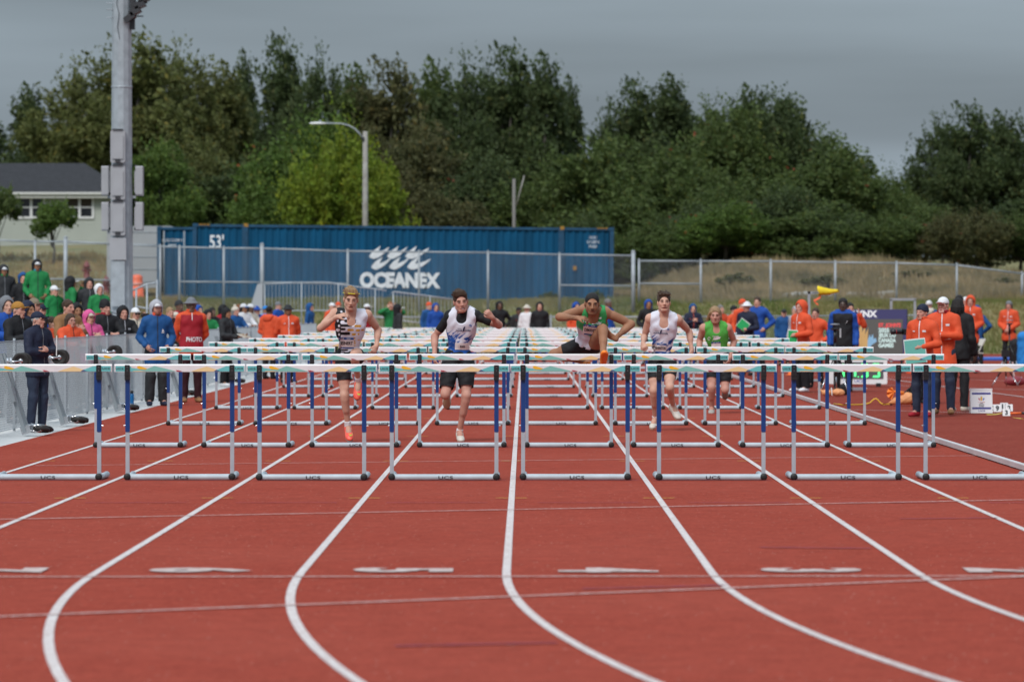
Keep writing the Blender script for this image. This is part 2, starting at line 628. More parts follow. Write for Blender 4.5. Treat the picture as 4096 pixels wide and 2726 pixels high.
# infield lines on the apron
for a, b, w in (((6.35, 150), (9.6, 60.5), 0.05), ((7.3, 88), (18.5, 62.5), 0.05), ((4.95, 66), (9.8, 60.0), 0.05), ((6.2, 104), (15, 82), 0.05),
                ((10, 141), (26, 141), 0.30), ((14, 133), (30, 133), 0.06)):
    strip('apron_line', a, b, w, -0.004, M_LINE, None)['kind'] = 'structure'

# ------------------------------------------------------------------ chain link
def link_mesh(w, h, pitch=0.075, wire=0.0042, top=None):
    """diagonal wires clipped to a w x h rectangle (x, z); top(x) may lower the upper edge"""
    mb = MB()
    n = int((w + h) / pitch) + 1
    r_ = wire / 2
    for fam in (0, 1):
        off = 0.0016 * (1 if fam else -1)
        for i in range(n + 1):
            c = i * pitch - h
            # line x = c + t, z = t (fam 0) or x = w - c - t, z = t
            t0, t1 = max(0, -c), min(h, w - c)
            if t1 - t0 < 0.01: continue
            if fam == 0: a, b = (c + t0, t0), (c + t1, t1)
            else: a, b = (w - c - t0, t0), (w - c - t1, t1)
            dx, dz = b[0] - a[0], b[1] - a[1]
            L = math.hypot(dx, dz)
            px_, pz_ = -dz / L * r_, dx / L * r_
            v = []
            for q in (a, b):
                v += [(q[0] + px_, off, q[1] + pz_), (q[0] - px_, off, q[1] - pz_), (q[0], off + r_ * 1.4, q[1])]
            mb.add(v, [(0, 1, 4, 3), (1, 2, 5, 4), (2, 0, 3, 5)])
    return mb.mesh('chain_link_mesh')

# spectator fence along the straight (low, with wire mesh and slim posts)
FX = -6.62
fence = thing('spectator_fence', 'low galvanised chain link fence in front of the spectators', 'fence', (FX, 24, 0))
me_l = link_mesh(3.0, 1.14, 0.058, 0.0050)
me_l.materials.append(mat('fence_wire', (0.36, 0.38, 0.40), 0.5, 0.3))
for i in range(36):
    y = i * 3.0
    o = link('chain_link_mesh', me_l, None, fence)
    o.location = (0, y, 0.03); o.rotation_euler = (0, 0, R(90))
    MB().tube((-0.02, y, -0.02), (-0.02, y, 1.2), 0.017, 8).build('post', M_GALV, fence, True)
    MB().tube((0, y, 0.035), (0, y + 3, 0.035), 0.005, 5).build('tension_wire', M_GALVD, fence)
    MB().tube((0, y, 1.165), (0, y + 3, 1.165), 0.006, 5).build('tension_wire', M_GALVD, fence)

def run_fence(name, label, pts, post_r, rail_r, pitch, wire, mids=(), big=(), group=None):
    """pts: (x, y, z_bottom, z_top) per post"""
    root = thing(name, label, 'fence', (pts[0][0], pts[0][1], pts[0][2]), 0, group)
    o0 = np.array(pts[0][:3])
    for i, p in enumerate(pts):
        b = np.array([p[0], p[1], p[2] - 0.15]) - o0
        t = np.array([p[0], p[1], p[3] + 0.04]) - o0
        r_ = post_r * (1.7 if i in big else 1)
        if i in big: t[2] += 0.12
        po = MB().tube(b, t, r_, 10).build('post', M_GALV, root, True)
        MB().lathe([(r_ * 1.1, -0.02), (r_ * 1.1, 0.01), (r_ * 0.5, 0.04), (0.002, 0.05)], t, n=8).build('post_cap', M_GALV, root, True)
        if i + 1 < len(pts):
            q = pts[i + 1]
            A = np.array([p[0], p[1], p[3]]) - o0
            B = np.array([q[0], q[1], q[3]]) - o0
            MB().tube(A, B, rail_r, 8).build('top_rail', M_GALV, root, True)
            if i in mids:
                f_ = 0.47
                A2 = np.array([p[0], p[1], p[2] + (p[3] - p[2]) * f_]) - o0
                B2 = np.array([q[0], q[1], q[2] + (q[3] - q[2]) * f_]) - o0
                MB().tube(A2, B2, rail_r, 8).build('mid_rail', M_GALV, root, True)
            L = math.hypot(q[0] - p[0], q[1] - p[1])
            hgt = ((p[3] - p[2]) + (q[3] - q[2])) / 2 + 0.05
            me = link_mesh(L, hgt, pitch, wire)
            me.materials.append(M_GALVD)
            # shear the panel so that its lower edge follows the posts
            sl = (q[2] - p[2]) / L
            co = np.empty(len(me.vertices) * 3, np.float32); me.vertices.foreach_get('co', co); co = co.reshape(-1, 3)
            fr = co[:, 0] / L
            hh = (p[3] - p[2]) * (1 - fr) + (q[3] - q[2]) * fr
            co[:, 2] = co[:, 2] / hgt * hh + sl * co[:, 0]
            me.vertices.foreach_set('co', co.ravel())
            o = link('chain_link_mesh', me, None, root)
            o.location = np.array([p[0], p[1] - 0.035, p[2]]) - o0
            o.rotation_euler = (0, 0, math.atan2(q[1] - p[1], q[0] - p[0]))
    return root

def post_at(px, py_top, d):
    a = P(px, py_top, d)
    return (a[0], d, float(zt(a[0], d)), a[2])
top_y = [(-420, 950), (-150, 955), (140, 966), (262, 966), (450, 975), (641, 985), (718, 988), (895, 992), (1048, 993), (1391, 1004), (1676, 1007), (1952, 1010), (2238, 1018), (2533, 1022)]
run_fence('chain_link_fence', 'tall grey chain link fence in front of the blue shipping container', [post_at(a, b, 156.0) for a, b in top_y],
          0.045, 0.032, 0.10, 0.0034, mids=(2, 3, 6, 7, 8, 12), big=(3, 8, 13))
top_y = [(2556, 1043), (2803, 1044), (3083, 1045), (3341, 1049), (3586, 1052), (3827, 1060), (4088, 1094), (4350, 1130)]
run_fence('chain_link_fence', 'grey chain link fence in front of the overgrown grassy hillside', [post_at(a, b, 157.5 + max(0, (a - 3500) / 200)) for a, b in top_y],
          0.045, 0.032, 0.10, 0.0036, mids=(0,))
lowp = []
for i in range(16):
    d = 150 + max(0, i - 5) * 1.2
    x = -5.5 + i * 2.15
    lowp.append((x, d, -0.02, 1.34 + 0.012 * max(0, i - 5)))
run_fence('chain_link_fence', 'low chain link fence with top rail behind the start line', lowp, 0.032, 0.026, 0.085, 0.0036)

# ------------------------------------------------------------------ shipping containers
def container(name, label, X_l, X_r, Yf, depth, z0, z1, tilt, main):
    Lx, Hh = X_r - X_l, z1 - z0
    root = thing(name, label, 'container', ((X_l + X_r) / 2, Yf, z0))
    root.rotation_euler = (0, tilt, 0)
    hx = Lx / 2
    Mb = mat('container_blue', (0.003, 0.066, 0.146), 0.6, spec=0.15, var=0.26, vscale=1.6, bump=0.05, bscale=4, detail=8, stretch=(1, 1, 0.25))
    Md = mat('container_frame_blue', (0.004, 0.055, 0.12), 0.5, var=0.3, vscale=3, detail=8)
    Ms = mat('container_rust', (0.16, 0.06, 0.02), 0.8, color2=(0.02, 0.07, 0.12), vscale=5)
    Mcst = mat('casting_yellow', (0.45, 0.22, 0.02), 0.7, color2=(0.10, 0.07, 0.03), vscale=9)
    # corrugated long wall
    mb = MB()
    per = 0.278
    n = int((Lx - 0.3) / per)
    x = -n * per / 2
    prof = []
    for i in range(n):
        prof += [(x, 0.045), (x + 0.072, 0.045), (x + 0.140, 0.085), (x + 0.21, 0.085)]
        x += per
    prof.append((x, 0.045))
    vv = []
    for a, b in prof: vv += [(a, b, 0.14), (a, b, Hh - 0.10)]
    ff = [(2 * i, 2 * i + 2, 2 * i + 3, 2 * i + 1) for i in range(len(prof) - 1)]
    mb.add(vv, ff)
    mb.build('corrugated_wall', Mb, root)
    MB().box((0, 0.06, Hh - 0.05), (Lx, 0.12, 0.10)).build('top_rail', Md, root)
    MB().box((0, 0.06, 0.075), (Lx, 0.12, 0.15)).build('bottom_rail', Md, root)
    for sx in (-1, 1):
        MB().box((sx * (hx - 0.08), 0.085, Hh / 2), (0.16, 0.17, Hh + 0.004)).build('corner_post', Md, root)
        MB().box((sx * (hx - 0.09), 0.08, Hh - 0.03), (0.19, 0.19, 0.12)).build('corner_casting', Md, root)
    MB().box((0, depth / 2 + 0.02, Hh - 0.03), (Lx - 0.02, depth - 0.05, 0.04)).build('roof', Mb, root)
    MB().box((0, depth - 0.03, Hh / 2), (Lx - 0.02, 0.06, Hh - 0.1)).build('rear_wall', Mb, root)
    for sx in (-1, 1):
        MB().box((sx * (hx - 0.03), depth / 2, Hh / 2), (0.05, depth - 0.4, Hh - 0.12)).build('end_wall', Mb, root)
    MB().box((0, depth / 2, 0.06), (Lx - 0.1, depth - 0.1, 0.08)).build('floor', Md, root)
    if main:
        for sx in (-1, 1):
            MB().box((sx * 6.096, 0.055, Hh / 2), (0.22, 0.15, Hh + 0.006)).build('intermediate_post', Md, root)
            MB().box((sx * 6.096 + 0.03, 0.05, Hh - 0.02), (0.17, 0.17, 0.13)).build('lifting_casting', Mcst, root)
            MB().box((sx * (hx - 0.45), 0.05, Hh - 0.012), (0.42, 0.16, 0.045)).build('yellow_marking', Mcst, root)
        MB().box((hx - 0.15 * 10.0 - 0.0, -0.004, 1.35), (0.14, 0.02, 0.16)).build('yellow_marking', Mcst, root)
    return root, hx, Hh
CD = 160.0
sc = F / CD
cx0, cx1 = (768 - VX) / sc, (2453 - VX) / sc
z0 = H + (HY - 1205) / sc; z1 = H + (HY - 904) / sc
cont, hx, Hh = container('shipping_container', 'long blue corrugated shipping container with white ship company lettering', cx0, cx1, CD, 2.44, z0, z1, R(0.55), True)
def cpt(px, py):      # pixel -> container wall local x, z (the wall is tilted a little)
    c = (cx0 + cx1) / 2
    a = P(px, py, CD)
    dx, dz = a[0] - c, a[2] - z0
    t = R(0.55)
    return dx * math.cos(t) - dz * math.sin(t), dx * math.sin(t) + dz * math.cos(t)
M_CINK = mat('container_lettering', (0.70, 0.73, 0.76), 0.6, var=0.12, vscale=4)
ca = cpt(1600, 1147)
text_mesh('OCEANEX', 0.53, 3.12, (ca[0], 0.038, ca[1]), bold=0.055, spacing=0.95).build('lettering', M_CINK, cont)
ca = cpt(866, 992)
text_mesh("53'", 0.50, 0.55, (ca[0], 0.038, ca[1]), bold=0.02).build('lettering', M_CINK, cont)
for i, t_ in enumerate(('OCEU', '531089 0', 'FM50')):
    ca = cpt(2372, 955 + i * 18)
    text_mesh(t_, 0.11, 0.30 + 0.18 * (i == 1), (ca[0], 0.038, ca[1])).build('lettering', M_CINK, cont)
# wave emblem: two rows of swooping crests
def wave(px0, py0, px1, py1, n):
    mb = MB()
    for i in range(n):
        u0 = px0 + (px1 - px0) * i / n
        w_ = (px1 - px0) / n
        y0, y1 = py0, py1
        last = i == n - 1
        top, bot = [], []
        K = 12
        for j in range(K + 1):
            t = j / K
            xx = u0 + w_ * (1.32 if last else 1.10) * t
            # crest: starts thick at the left foot, sweeps up to a fine tip on the right
            lift = t ** 2.2
            mid = y1 - (y1 - y0) * (0.16 + 0.80 * lift * (1.0 if not last else 0.9)) 
            th = (y1 - y0) * 0.50 * (1 - t) ** 0.55 * min(1.0, 0.25 + 3.5 * t)
            top.append((xx, mid - th * 0.55)); bot.append((xx, mid + th * 0.6))
        ring_ = [cpt(a, b) for a, b in top] + [cpt(a, b) for a, b in bot[::-1]]
        m_ = len(top)
        vv = [(a, 0.037, b) for a, b in ring_]
        mb.add(vv, [(j, 2 * m_ - 1 - j, 2 * m_ - 2 - j, j + 1) for j in range(m_ - 1)])
        # left horn rising to the neighbour's crest
        hv = [cpt(u0 - 2, y1 - (y1 - y0) * 0.18), cpt(u0 + w_ * 0.20, y1 - (y1 - y0) * 0.62), cpt(u0 + w_ * 0.62, y0 - 2), cpt(u0 + w_ * 0.42, y1 - (y1 - y0) * 0.42), cpt(u0 + w_ * 0.3, y1 - (y1 - y0) * 0.06)]
        mb.add([(a, 0.034, b) for a, b in hv], [(0, 1, 2, 3, 4)])
    return mb
wave(1478, 985, 1695, 1032, 3).build('wave_emblem', M_CINK, cont)
wave(1486, 1028, 1702, 1075, 3).build('wave_emblem', M_CINK, cont)

s2, hx2, Hh2 = container('shipping_container', 'second blue container standing behind the end of the long one', (628 - VX) / (F / 163.2), (628 - VX) / (F / 163.2) + 2.44, 163.2, 6.0,
                         H + (HY - 1205) * 163.2 / F, H + (HY - 908) * 163.2 / F, 0.0, False)
for i, t_ in enumerate(('OCEU 531089 0', 'FM50')):
    text_mesh(t_, 0.11, 0.80 - 0.5 * i, (-0.62, 0.036, 2.35 - 0.2 * i)).build('lettering', M_CINK, s2)
for xx in (-0.95, -0.15):
    MB().tube((xx, 0.02, 0.2), (xx, 0.02, Hh2 - 0.15), 0.025, 8).build('lock_rod', M_GALV, s2, True)
# white box trailer behind
tb = P(585, 1160, 168)
tw = thing('box_trailer', 'white box trailer parked behind the blue containers', 'trailer', (tb[0] - 0.3, 168, float(zt(tb[0], 168))))
MB().bbox((0, 1.5, 1.75), (2.6, 3.0, 2.5), 0.05).build('body', mat('trailer_white', (0.34, 0.35, 0.36), 0.5, var=0.06, vscale=1), tw)
for q in range(5):
    MB().box((0, -0.012, 0.75 + q * 0.5), (2.5, 0.02, 0.03)).build('panel_joint', M_GALV, tw)
for sx in (-0.9, 0.9):
    MB().lathe([(0.2, -0.11), (0.42, -0.11), (0.45, -0.07), (0.45, 0.07), (0.42, 0.11), (0.2, 0.11)], (sx, 1.2, 0.44), 'X', 18).build('wheel', M_RUBBER, tw, True)

# ------------------------------------------------------------------ house
HD = 192.0
hb = P(150, 1085, HD)
hx0, hx1 = P(-260, 0, HD)[0], P(452, 0, HD)[0]
ridge = P(0, 640, HD)[2]; eave = P(0, 772, HD)[2]; mid_z = P(0, 985, HD)[2]; base = float(zt(-22, HD)) - 0.2
house = thing('house', 'pale green clapboard house with dark shingle roof behind the small trees', 'house', ((hx0 + hx1) / 2, HD, base))
hw = hx1 - hx0
Mside = mat('siding_green', (0.35, 0.375, 0.335), 0.7, var=0.05, vscale=1)
Mside2 = mat('siding_cream', (0.45, 0.42, 0.24), 0.7)
Mroof = mat('roof_shingle', (0.018, 0.018, 0.022), 0.9, var=0.35, vscale=5, bump=0.4, bscale=12)
eh, rh, mh = eave - base, ridge - base, mid_z - base
MB().box((0, 4.05, mh / 2), (hw - 0.1, 7.9, mh)).build('lower_wall', Mside2, house)
core = MB().box((0, 4.0, (mh + eh) / 2), (hw - 0.06, 8.0, eh - mh)).build('wall', Mside, house)
nb = int((eh - mh) / 0.145)
for q in range(nb):
    b_ = MB()
    z = mh + q * 0.145
    b_.add([(-hw / 2, -0.012, z), (hw / 2, -0.012, z), (hw / 2, -0.002, z + 0.144), (-hw / 2, -0.002, z + 0.144), (-hw / 2, 0.01, z), (hw / 2, 0.01, z)],
           [(0, 1, 2, 3), (4, 5, 1, 0)])
    b_.build('clapboard', Mside, house)
# hip roof
rd = 4.6
mb = MB()
ov = 0.4
v = [(-hw / 2 - ov, -ov, eh), (hw / 2 + ov, -ov, eh), (hw / 2 + ov, 8 + ov, eh), (-hw / 2 - ov, 8 + ov, eh), (-hw / 2 + 2.4, 4, rh), (hw / 2 - 1.75, 4, rh),
     (-hw / 2 - ov, -ov, eh - 0.02), (hw / 2 + ov, -ov, eh - 0.02), (hw / 2 + ov, 8 + ov, eh - 0.02), (-hw / 2 - ov, 8 + ov, eh - 0.02)]
mb.add(v, [(0, 1, 5, 4), (1, 2, 5), (2, 3, 4, 5), (3, 0, 4), (9, 8, 7, 6)])
roof = mb.build('roof', Mroof, house)
MB().box((0, -ov - 0.03, eh - 0.12), (hw + 2 * ov, 0.05, 0.24)).build('fascia', mat('fascia_white', (0.50, 0.50, 0.47), 0.6), house)
MB().box((0, -ov - 0.11, eh - 0.02), (hw + 2 * ov, 0.10, 0.10)).build('gutter', mat('gutter_white', (0.58, 0.58, 0.56), 0.5), house)
Mwin = mat('window_glass', (0.015, 0.017, 0.022), 0.08)
Mframe = mat('window_frame', (0.62, 0.62, 0.62), 0.5)
Mcurt = mat('curtain_brown', (0.05, 0.04, 0.03), 0.9)
for pxa, pxb in ((72, 178), (265, 372)):
    a = P(pxa, 788, HD)[0] - house.location.x; b = P(pxb, 0, HD)[0] - house.location.x
    za = P(0, 870, HD)[2] - base; zb = P(0, 790, HD)[2] - base
    w_ = MB()
    t_ = 0.10
    w_.box(((a + b) / 2, -0.03, zb), (b - a + t_, 0.08, t_)).box(((a + b) / 2, -0.03, za), (b - a + t_, 0.09, t_))
    w_.box((a, -0.028, (za + zb) / 2), (t_, 0.08, zb - za - t_)).box((b, -0.028, (za + zb) / 2), (t_, 0.08, zb - za - t_)).box(((a + b) / 2, -0.027, (za + zb) / 2), (0.12, 0.08, zb - za - t_))
    win = w_.build('window', Mframe, house)
    for s_ in (0, 1):
        xa = a + 0.05 if s_ == 0 else (a + b) / 2 + 0.06
        xb = (a + b) / 2 - 0.06 if s_ == 0 else b - 0.05
        MB().box(((xa + xb) / 2, -0.014, za + (zb - za) * 0.26), (xb - xa, 0.01, (zb - za) * 0.46)).build('pane', Mwin, win)
        MB().box(((xa + xb) / 2, -0.014, za + (zb - za) * 0.75), (xb - xa, 0.01, (zb - za) * 0.44)).build('pane', Mcurt if pxa > 200 else Mwin, win)
        MB().box(((xa + xb) / 2, -0.03, za + (zb - za) * 0.51), (xb - xa, 0.06, 0.06)).build('sash', Mframe, win)
for pxa, w_, m_ in ((338, 0.45, Mframe), (358, 0.28, Mcurt), (376, 0.4, Mframe), (420, 0.9, mat('garage_grey', (0.16, 0.17, 0.19), 0.7)), (240, 0.35, Mframe), (120, 1.8, mat('garage_grey2', (0.20, 0.21, 0.23), 0.7))):
    a = P(pxa, 0, HD)[0] - house.location.x
    MB().box((a, 0.02, mh * 0.5 - 0.05), (w_, 0.14, mh - 0.12)).build('door', m_, house)

# ------------------------------------------------------------------ lamp posts
fl = P(487, 1290, 100)
pole = thing('floodlight_pole', 'tall tapered galvanised floodlight pole behind the spectators', 'light pole', (fl[0], 100, 0))
mb = MB()
nf = 12
def oct_(r, z): return [(r * math.cos(2 * math.pi * (k + .5) / nf), r * math.sin(2 * math.pi * (k + .5) / nf), z) for k in range(nf)]
lev = [(0.285, 0), (0.275, 2), (0.262, 4.6), (0.256, 4.62), (0.235, 9.2), (0.20, 16)]
vv = []
for r_, z in lev: vv += oct_(r_, z)
mb.add(vv, [(i * nf + k, i * nf + (k + 1) % nf, (i + 1) * nf + (k + 1) % nf, (i + 1) * nf + k) for i in range(len(lev) - 1) for k in range(nf)] + [tuple(range((len(lev) - 1) * nf, len(lev) * nf))])
mb.build('shaft', M_GALV, pole)
MB().lathe([(0.42, 0), (0.42, 0.05), (0.3, 0.06)], n=16).build('base_plate', M_GALV, pole)
Mbox = mat('driver_box_grey', (0.33, 0.33, 0.35), 0.5, var=0.05, vscale=3)
Mdk = mat('dark_trim', (0.03, 0.03, 0.035), 0.5)
def pz(py): return H - (py - HY) * 100 / F
def driver_box(parent, loc, w, dpt, h, rz):
    bx = MB().bbox((0, 0, 0), (w, dpt, h), 0.03).build('driver_box', Mbox, parent)
    bx.location = loc; bx.rotation_euler = (0, 0, rz)
    MB().box((0, -dpt / 2 - 0.012, -0.02), (w * 0.78, 0.03, h * 0.72)).build('cover', Mbox, bx)
    for sx in (-1, 1):
        MB().tube((sx * w * 0.36, -dpt / 2 - 0.02, -h * 0.36), (sx * w * 0.36, -dpt / 2 - 0.02, h * 0.33), 0.012, 6).build('fin', Mbox, bx)
    MB().box((0, -dpt / 2 - 0.01, h / 2 + 0.012), (w * 0.72, 0.05, 0.028)).build('hood', Mdk, bx)
    MB().box((0, -dpt / 2 - 0.02, -h * 0.5 + 0.05), (w * 0.34, 0.04, 0.07)).build('cable_gland', Mdk, bx)
    return bx
for ya, yb in ((520, 655), (662, 802), (806, 945)):
    driver_box(pole, (-0.06, -0.30, (pz(ya) + pz(yb)) / 2), 0.35, 0.14, pz(ya) - pz(yb) - 0.03, 0)
for ya, yb in ((662, 785), (806, 925)):
    for sx in (-1, 1):
        driver_box(pole, (sx * 0.41 + 0.015, 0.06, (pz(ya) + pz(yb)) / 2), 0.36, 0.17, pz(ya) - pz(yb) - 0.03, sx * R(-90) + R(180) * 0)
        MB().box((sx * 0.28, 0, pz(yb) - 0.02), (0.12, 0.05, 0.06)).build('bracket', M_GALV, pole)
MB().box((-0.06, -0.285, (pz(952) + pz(1040)) / 2), (0.40, 0.14, pz(952) - pz(1040))).build('junction_box', Mbox, pole)
MB().box((-0.06, -0.28, (pz(1044) + pz(1225)) / 2), (0.33, 0.10, pz(1044) - pz(1225))).build('cable_cover', M_GALV, pole)
MB().lathe([(0.252, 0), (0.258, 0.02), (0.252, 0.04)], (0, 0, pz(352)), n=16).build('joint_ring', M_GALV, pole)
MB().path([(-0.05, -0.25, pz(-60)), (-0.10, -0.26, pz(20)), (-0.04, -0.26, pz(60)), (-0.08, -0.26, pz(110)), (-0.03, -0.27, pz(158))], 0.008, 5).build('cable', Mdk, pole)
for py in (15, 40, 72):
    MB().tube((-0.36, -0.1, pz(py)), (-0.2, -0.1, pz(py)), 0.012, 6).build('step_bolt', M_GALV, pole)
MB().box((0.27, -0.05, pz(20)), (0.10, 0.16, 1.2)).build('speaker_rail', Mdk, pole)
# curved line array loudspeaker
la = thing('line_array_speaker', 'black curved line array loudspeaker hung on the floodlight pole', 'loudspeaker', (fl[0] + 0.33, 99.9, pz(70)))
for i in range(7):
    a = R(-38 + i * 7)
    cx_, cz_ = 0.27 + 0.10 * math.sin(i * 0.45) , -0.02 + i * 0.155
    cx_ = 0.34 - 0.011 * (i - 6.5) ** 2
    rot = Matrix.Rotation(a, 3, 'Y')
    bx = MB().box((cx_, 0, cz_), (0.26, 0.5, 0.145), rot).build('cabinet', Mdk, la)
MB().tube((0, 0, 0.35), (0.3, 0, 0.35), 0.02, 6).build('bracket', Mdk, la)
MB().tube((-0.03, 0, -0.08), (0.02, 0, 0.9), 0.03, 8).build('hanger', Mdk, la)
MB().tube((0.0, 0, 0.02), (0.2, 0, 0.02), 0.015, 6).build('bracket', Mdk, la)

LD = 178.0
lb = P(1461, 0, LD)
lamp = thing('street_lamp', 'weathered pole street lamp with curved arm behind the container', 'street lamp', (lb[0], LD, float(zt(lb[0], LD))))
zb = lamp.location.z
def lz(py): return H - (py - HY) * LD / F - zb
MB().tube((0, 0, -0.2), (0, 0, lz(525)), 0.135, 10, 0.105).build('pole', mat('grey_wood_pole', (0.34, 0.33, 0.31), 0.9, color2=(0.22, 0.20, 0.18), vscale=3, bump=0.3, bscale=20), lamp, True)
apts = []
for px, py in ((1452, 556), (1440, 536), (1420, 516), (1395, 502), (1365, 495), (1330, 494), (1300, 494)):
    a = P(px, py, LD); apts.append((a[0] - lb[0], -0.1, a[2] - zb))
MB().path(apts, 0.03, 8).build('arm', M_GALV, lamp, True)
MB().box((-0.08, -0.08, lz(556)), (0.1, 0.12, 0.16)).build('clamp', Mdk, lamp)
a = P(1272, 494, LD)
hd = MB()
hd.lathe([(0.02, -0.36), (0.09, -0.3), (0.12, -0.1), (0.11, 0.1), (0.06, 0.33), (0.03, 0.36)], (a[0] - lb[0], -0.1, a[2] - zb), 'X', 10)
hd.v = [(x, y, (z - (a[2] - zb)) * 0.5 + a[2] - zb) for x, y, z in hd.v]
hd.build('lamp_head', M_WHITE, lamp, True)
MB().lathe([(0.05, 0), (0.05, 0.09), (0.01, 0.11)], (a[0] - lb[0] + 0.1, -0.1, a[2] - zb + 0.04), n=8).build('photocell', M_GALV, lamp)
pb = P(2056, 0, 182)
pp = thing('wooden_pole', 'short grey timber pole standing among the trees', 'pole', (pb[0], 182, float(zt(pb[0], 182))))
MB().tube((0, 0, -0.2), (0, 0, H - (715 - HY) * 182 / F - pp.location.z), 0.085, 10, 0.07).build('shaft', mat('dark_wood_pole', (0.17, 0.16, 0.15), 0.9), pp, True)
MB().tube((0.1, 0, 4.0), (0.45, 0, 5.3), 0.03, 6).build('brace', MATS['grey_wood_pole'], pp, True)
# ------------------------------------------------------------------ trees
def leaf_mat(name, c1, c2):
    m = mat(name, c1, 0.65, attr=True, color2=c2, vscale=0.6, detail=5, spec=0.25)
    t = m.node_tree
    p = t.nodes['Principled BSDF']
    src = p.inputs['Base Color'].links[0].from_socket
    tr_ = N(t, 'ShaderNodeBsdfTranslucent')
    t.links.new(src, tr_.inputs['Color'])
    mx_ = N(t, 'ShaderNodeMixShader')
    mx_.inputs[0].default_value = 0.42
    o_ = t.nodes['Material Output']
    t.links.new(p.outputs[0], mx_.inputs[1]); t.links.new(tr_.outputs[0], mx_.inputs[2])
    t.links.new(mx_.outputs[0], o_.inputs['Surface'])
    return m
LM = {
    'dark': leaf_mat('leaf_dark', (0.05, 0.076, 0.028), (0.08, 0.108, 0.04)),
    'mid': leaf_mat('leaf_mid', (0.064, 0.097, 0.027), (0.1, 0.136, 0.039)),
    'olive': leaf_mat('leaf_olive', (0.098, 0.116, 0.036), (0.142, 0.153, 0.05)),
    'yellow': leaf_mat('leaf_yellow_green', (0.118, 0.188, 0.02), (0.205, 0.245, 0.028)),
    'brown': leaf_mat('leaf_brown', (0.075, 0.085, 0.034), (0.12, 0.112, 0.046)),
    'fresh': leaf_mat('leaf_fresh', (0.07, 0.124, 0.025), (0.108, 0.162, 0.035)),
}
M_BARK = mat('bark', (0.07, 0.06, 0.05), 0.95, color2=(0.13, 0.115, 0.10), vscale=7, bump=0.5, bscale=14)

def make_tree(seed, Hh, Rr, n_lead, W, wind, n_leaf, leaf, spiky, berries=0.0, low=0.12):
    rng = np.random.RandomState(seed)
    limbs = MB()
    limbs.path([(0, 0, -0.3), (0.1, 0, Hh * 0.2), (-0.05 * Hh * 0.3, 0.1, Hh * 0.5)], 0.02 * Hh, 8, 0.012 * Hh)
    pos, axis = [], []
    per = n_leaf // n_lead
    for i in range(n_lead):
        th = 2 * math.pi * i / n_lead * 2.4 + rng.uniform(-0.5, 0.5)
        rho = Rr * math.sqrt((i + 0.4) / n_lead) * rng.uniform(0.8, 1.0)
        topz = Hh * (1.0 - (0.36 if spiky else 0.55) * (rho / Rr) ** 2.2) * rng.uniform(0.86, 1.0)
        if i == 0: topz = Hh
        base = np.array([0.15 * rho * math.cos(th), 0.15 * rho * math.sin(th), Hh * low * rng.uniform(0.8, 1.6)])
        ctrl = np.array([0.95 * rho * math.cos(th), 0.95 * rho * math.sin(th), topz * 0.45])
        tip = np.array([rho * math.cos(th) + wind * 0.10 * topz, rho * math.sin(th), topz])
        t = np.linspace(0, 1, 9)
        cur = np.outer((1 - t) ** 2, base) + np.outer(2 * t * (1 - t), ctrl) + np.outer(t ** 2, tip)
        limbs.path([tuple(c) for c in cur[:8]], 0.008 * Hh, 5, 0.002 * Hh)
        # clumps along the leader, leaves within each clump
        nc = 26
        tc_ = rng.uniform(0.08, 1.0, nc) ** 0.85
        for q in range(nc):
            tt = tc_[q]
            c = (1 - tt) ** 2 * base + 2 * tt * (1 - tt) * ctrl + tt ** 2 * tip
            env = max(0.16, (1 - tt)) ** 0.5 * (0.55 + 0.45 * tt) * 1.15 if spiky else max(0.25, (1 - tt * 0.75)) * (0.55 + 0.45 * tt)
            dirn = rng.normal(size=3); dirn /= np.linalg.norm(dirn)
            c = c + dirn * np.array([1, 1, 0.7]) * W * env * rng.uniform(0.25, 1.0)
            ax = dirn * 0.55 + np.array([wind * 0.75, 0, 0.75 if spiky else 0.30]) + rng.normal(size=3) * 0.25
            ax /= np.linalg.norm(ax)
            k = max(6, per // nc)
            L = W * (1.15 if spiky else 0.70) * rng.uniform(0.6, 1.25)
            s_ = rng.uniform(-0.5, 0.5, k)
            side = rng.normal(size=(k, 3)) * ((0.13 if spiky else 0.20) * L * (1 - np.abs(s_) * 1.1))[:, None]
            pos.append(c + np.outer(s_ * L, ax) + side)
            axis.append(np.tile(ax, (k, 1)))
    pos = np.concatenate(pos); axis = np.concatenate(axis)
    n = len(pos)
    a = axis * 0.55 + rng.normal(size=(n, 3)) * 0.6
    a /= np.linalg.norm(a, axis=1)[:, None]
    b = np.cross(a, rng.normal(size=(n, 3)))
    b /= np.linalg.norm(b, axis=1)[:, None]
    sz = leaf * rng.uniform(0.6, 1.3, n)[:, None]
    v = np.stack([pos - a * sz, pos + b * sz * 0.55, pos + a * sz, pos - b * sz * 0.55], 1).reshape(-1, 3)
    f = np.arange(4 * n).reshape(n, 4)
    me = mesh_from('crown', v, f)
    col = np.ones((n, 4), np.float32)
    br = rng.uniform(0.72, 1.28, n)
    yl = (rng.uniform(size=n) < 0.10)
    col[:, 0] = br * np.where(yl, 1.7, 1.0); col[:, 1] = br * np.where(yl, 1.25, 1.0); col[:, 2] = br
    if berries:
        rb = rng.uniform(size=n) < berries
        col[rb, 0] = 5.0; col[rb, 1] = 0.7; col[rb, 2] = 1.2
    at = me.color_attributes.new('Col', 'FLOAT_COLOR', 'POINT')
    at.data.foreach_set('color', np.repeat(col, 4, axis=0).ravel())
    return me, limbs.mesh('trunk', True)

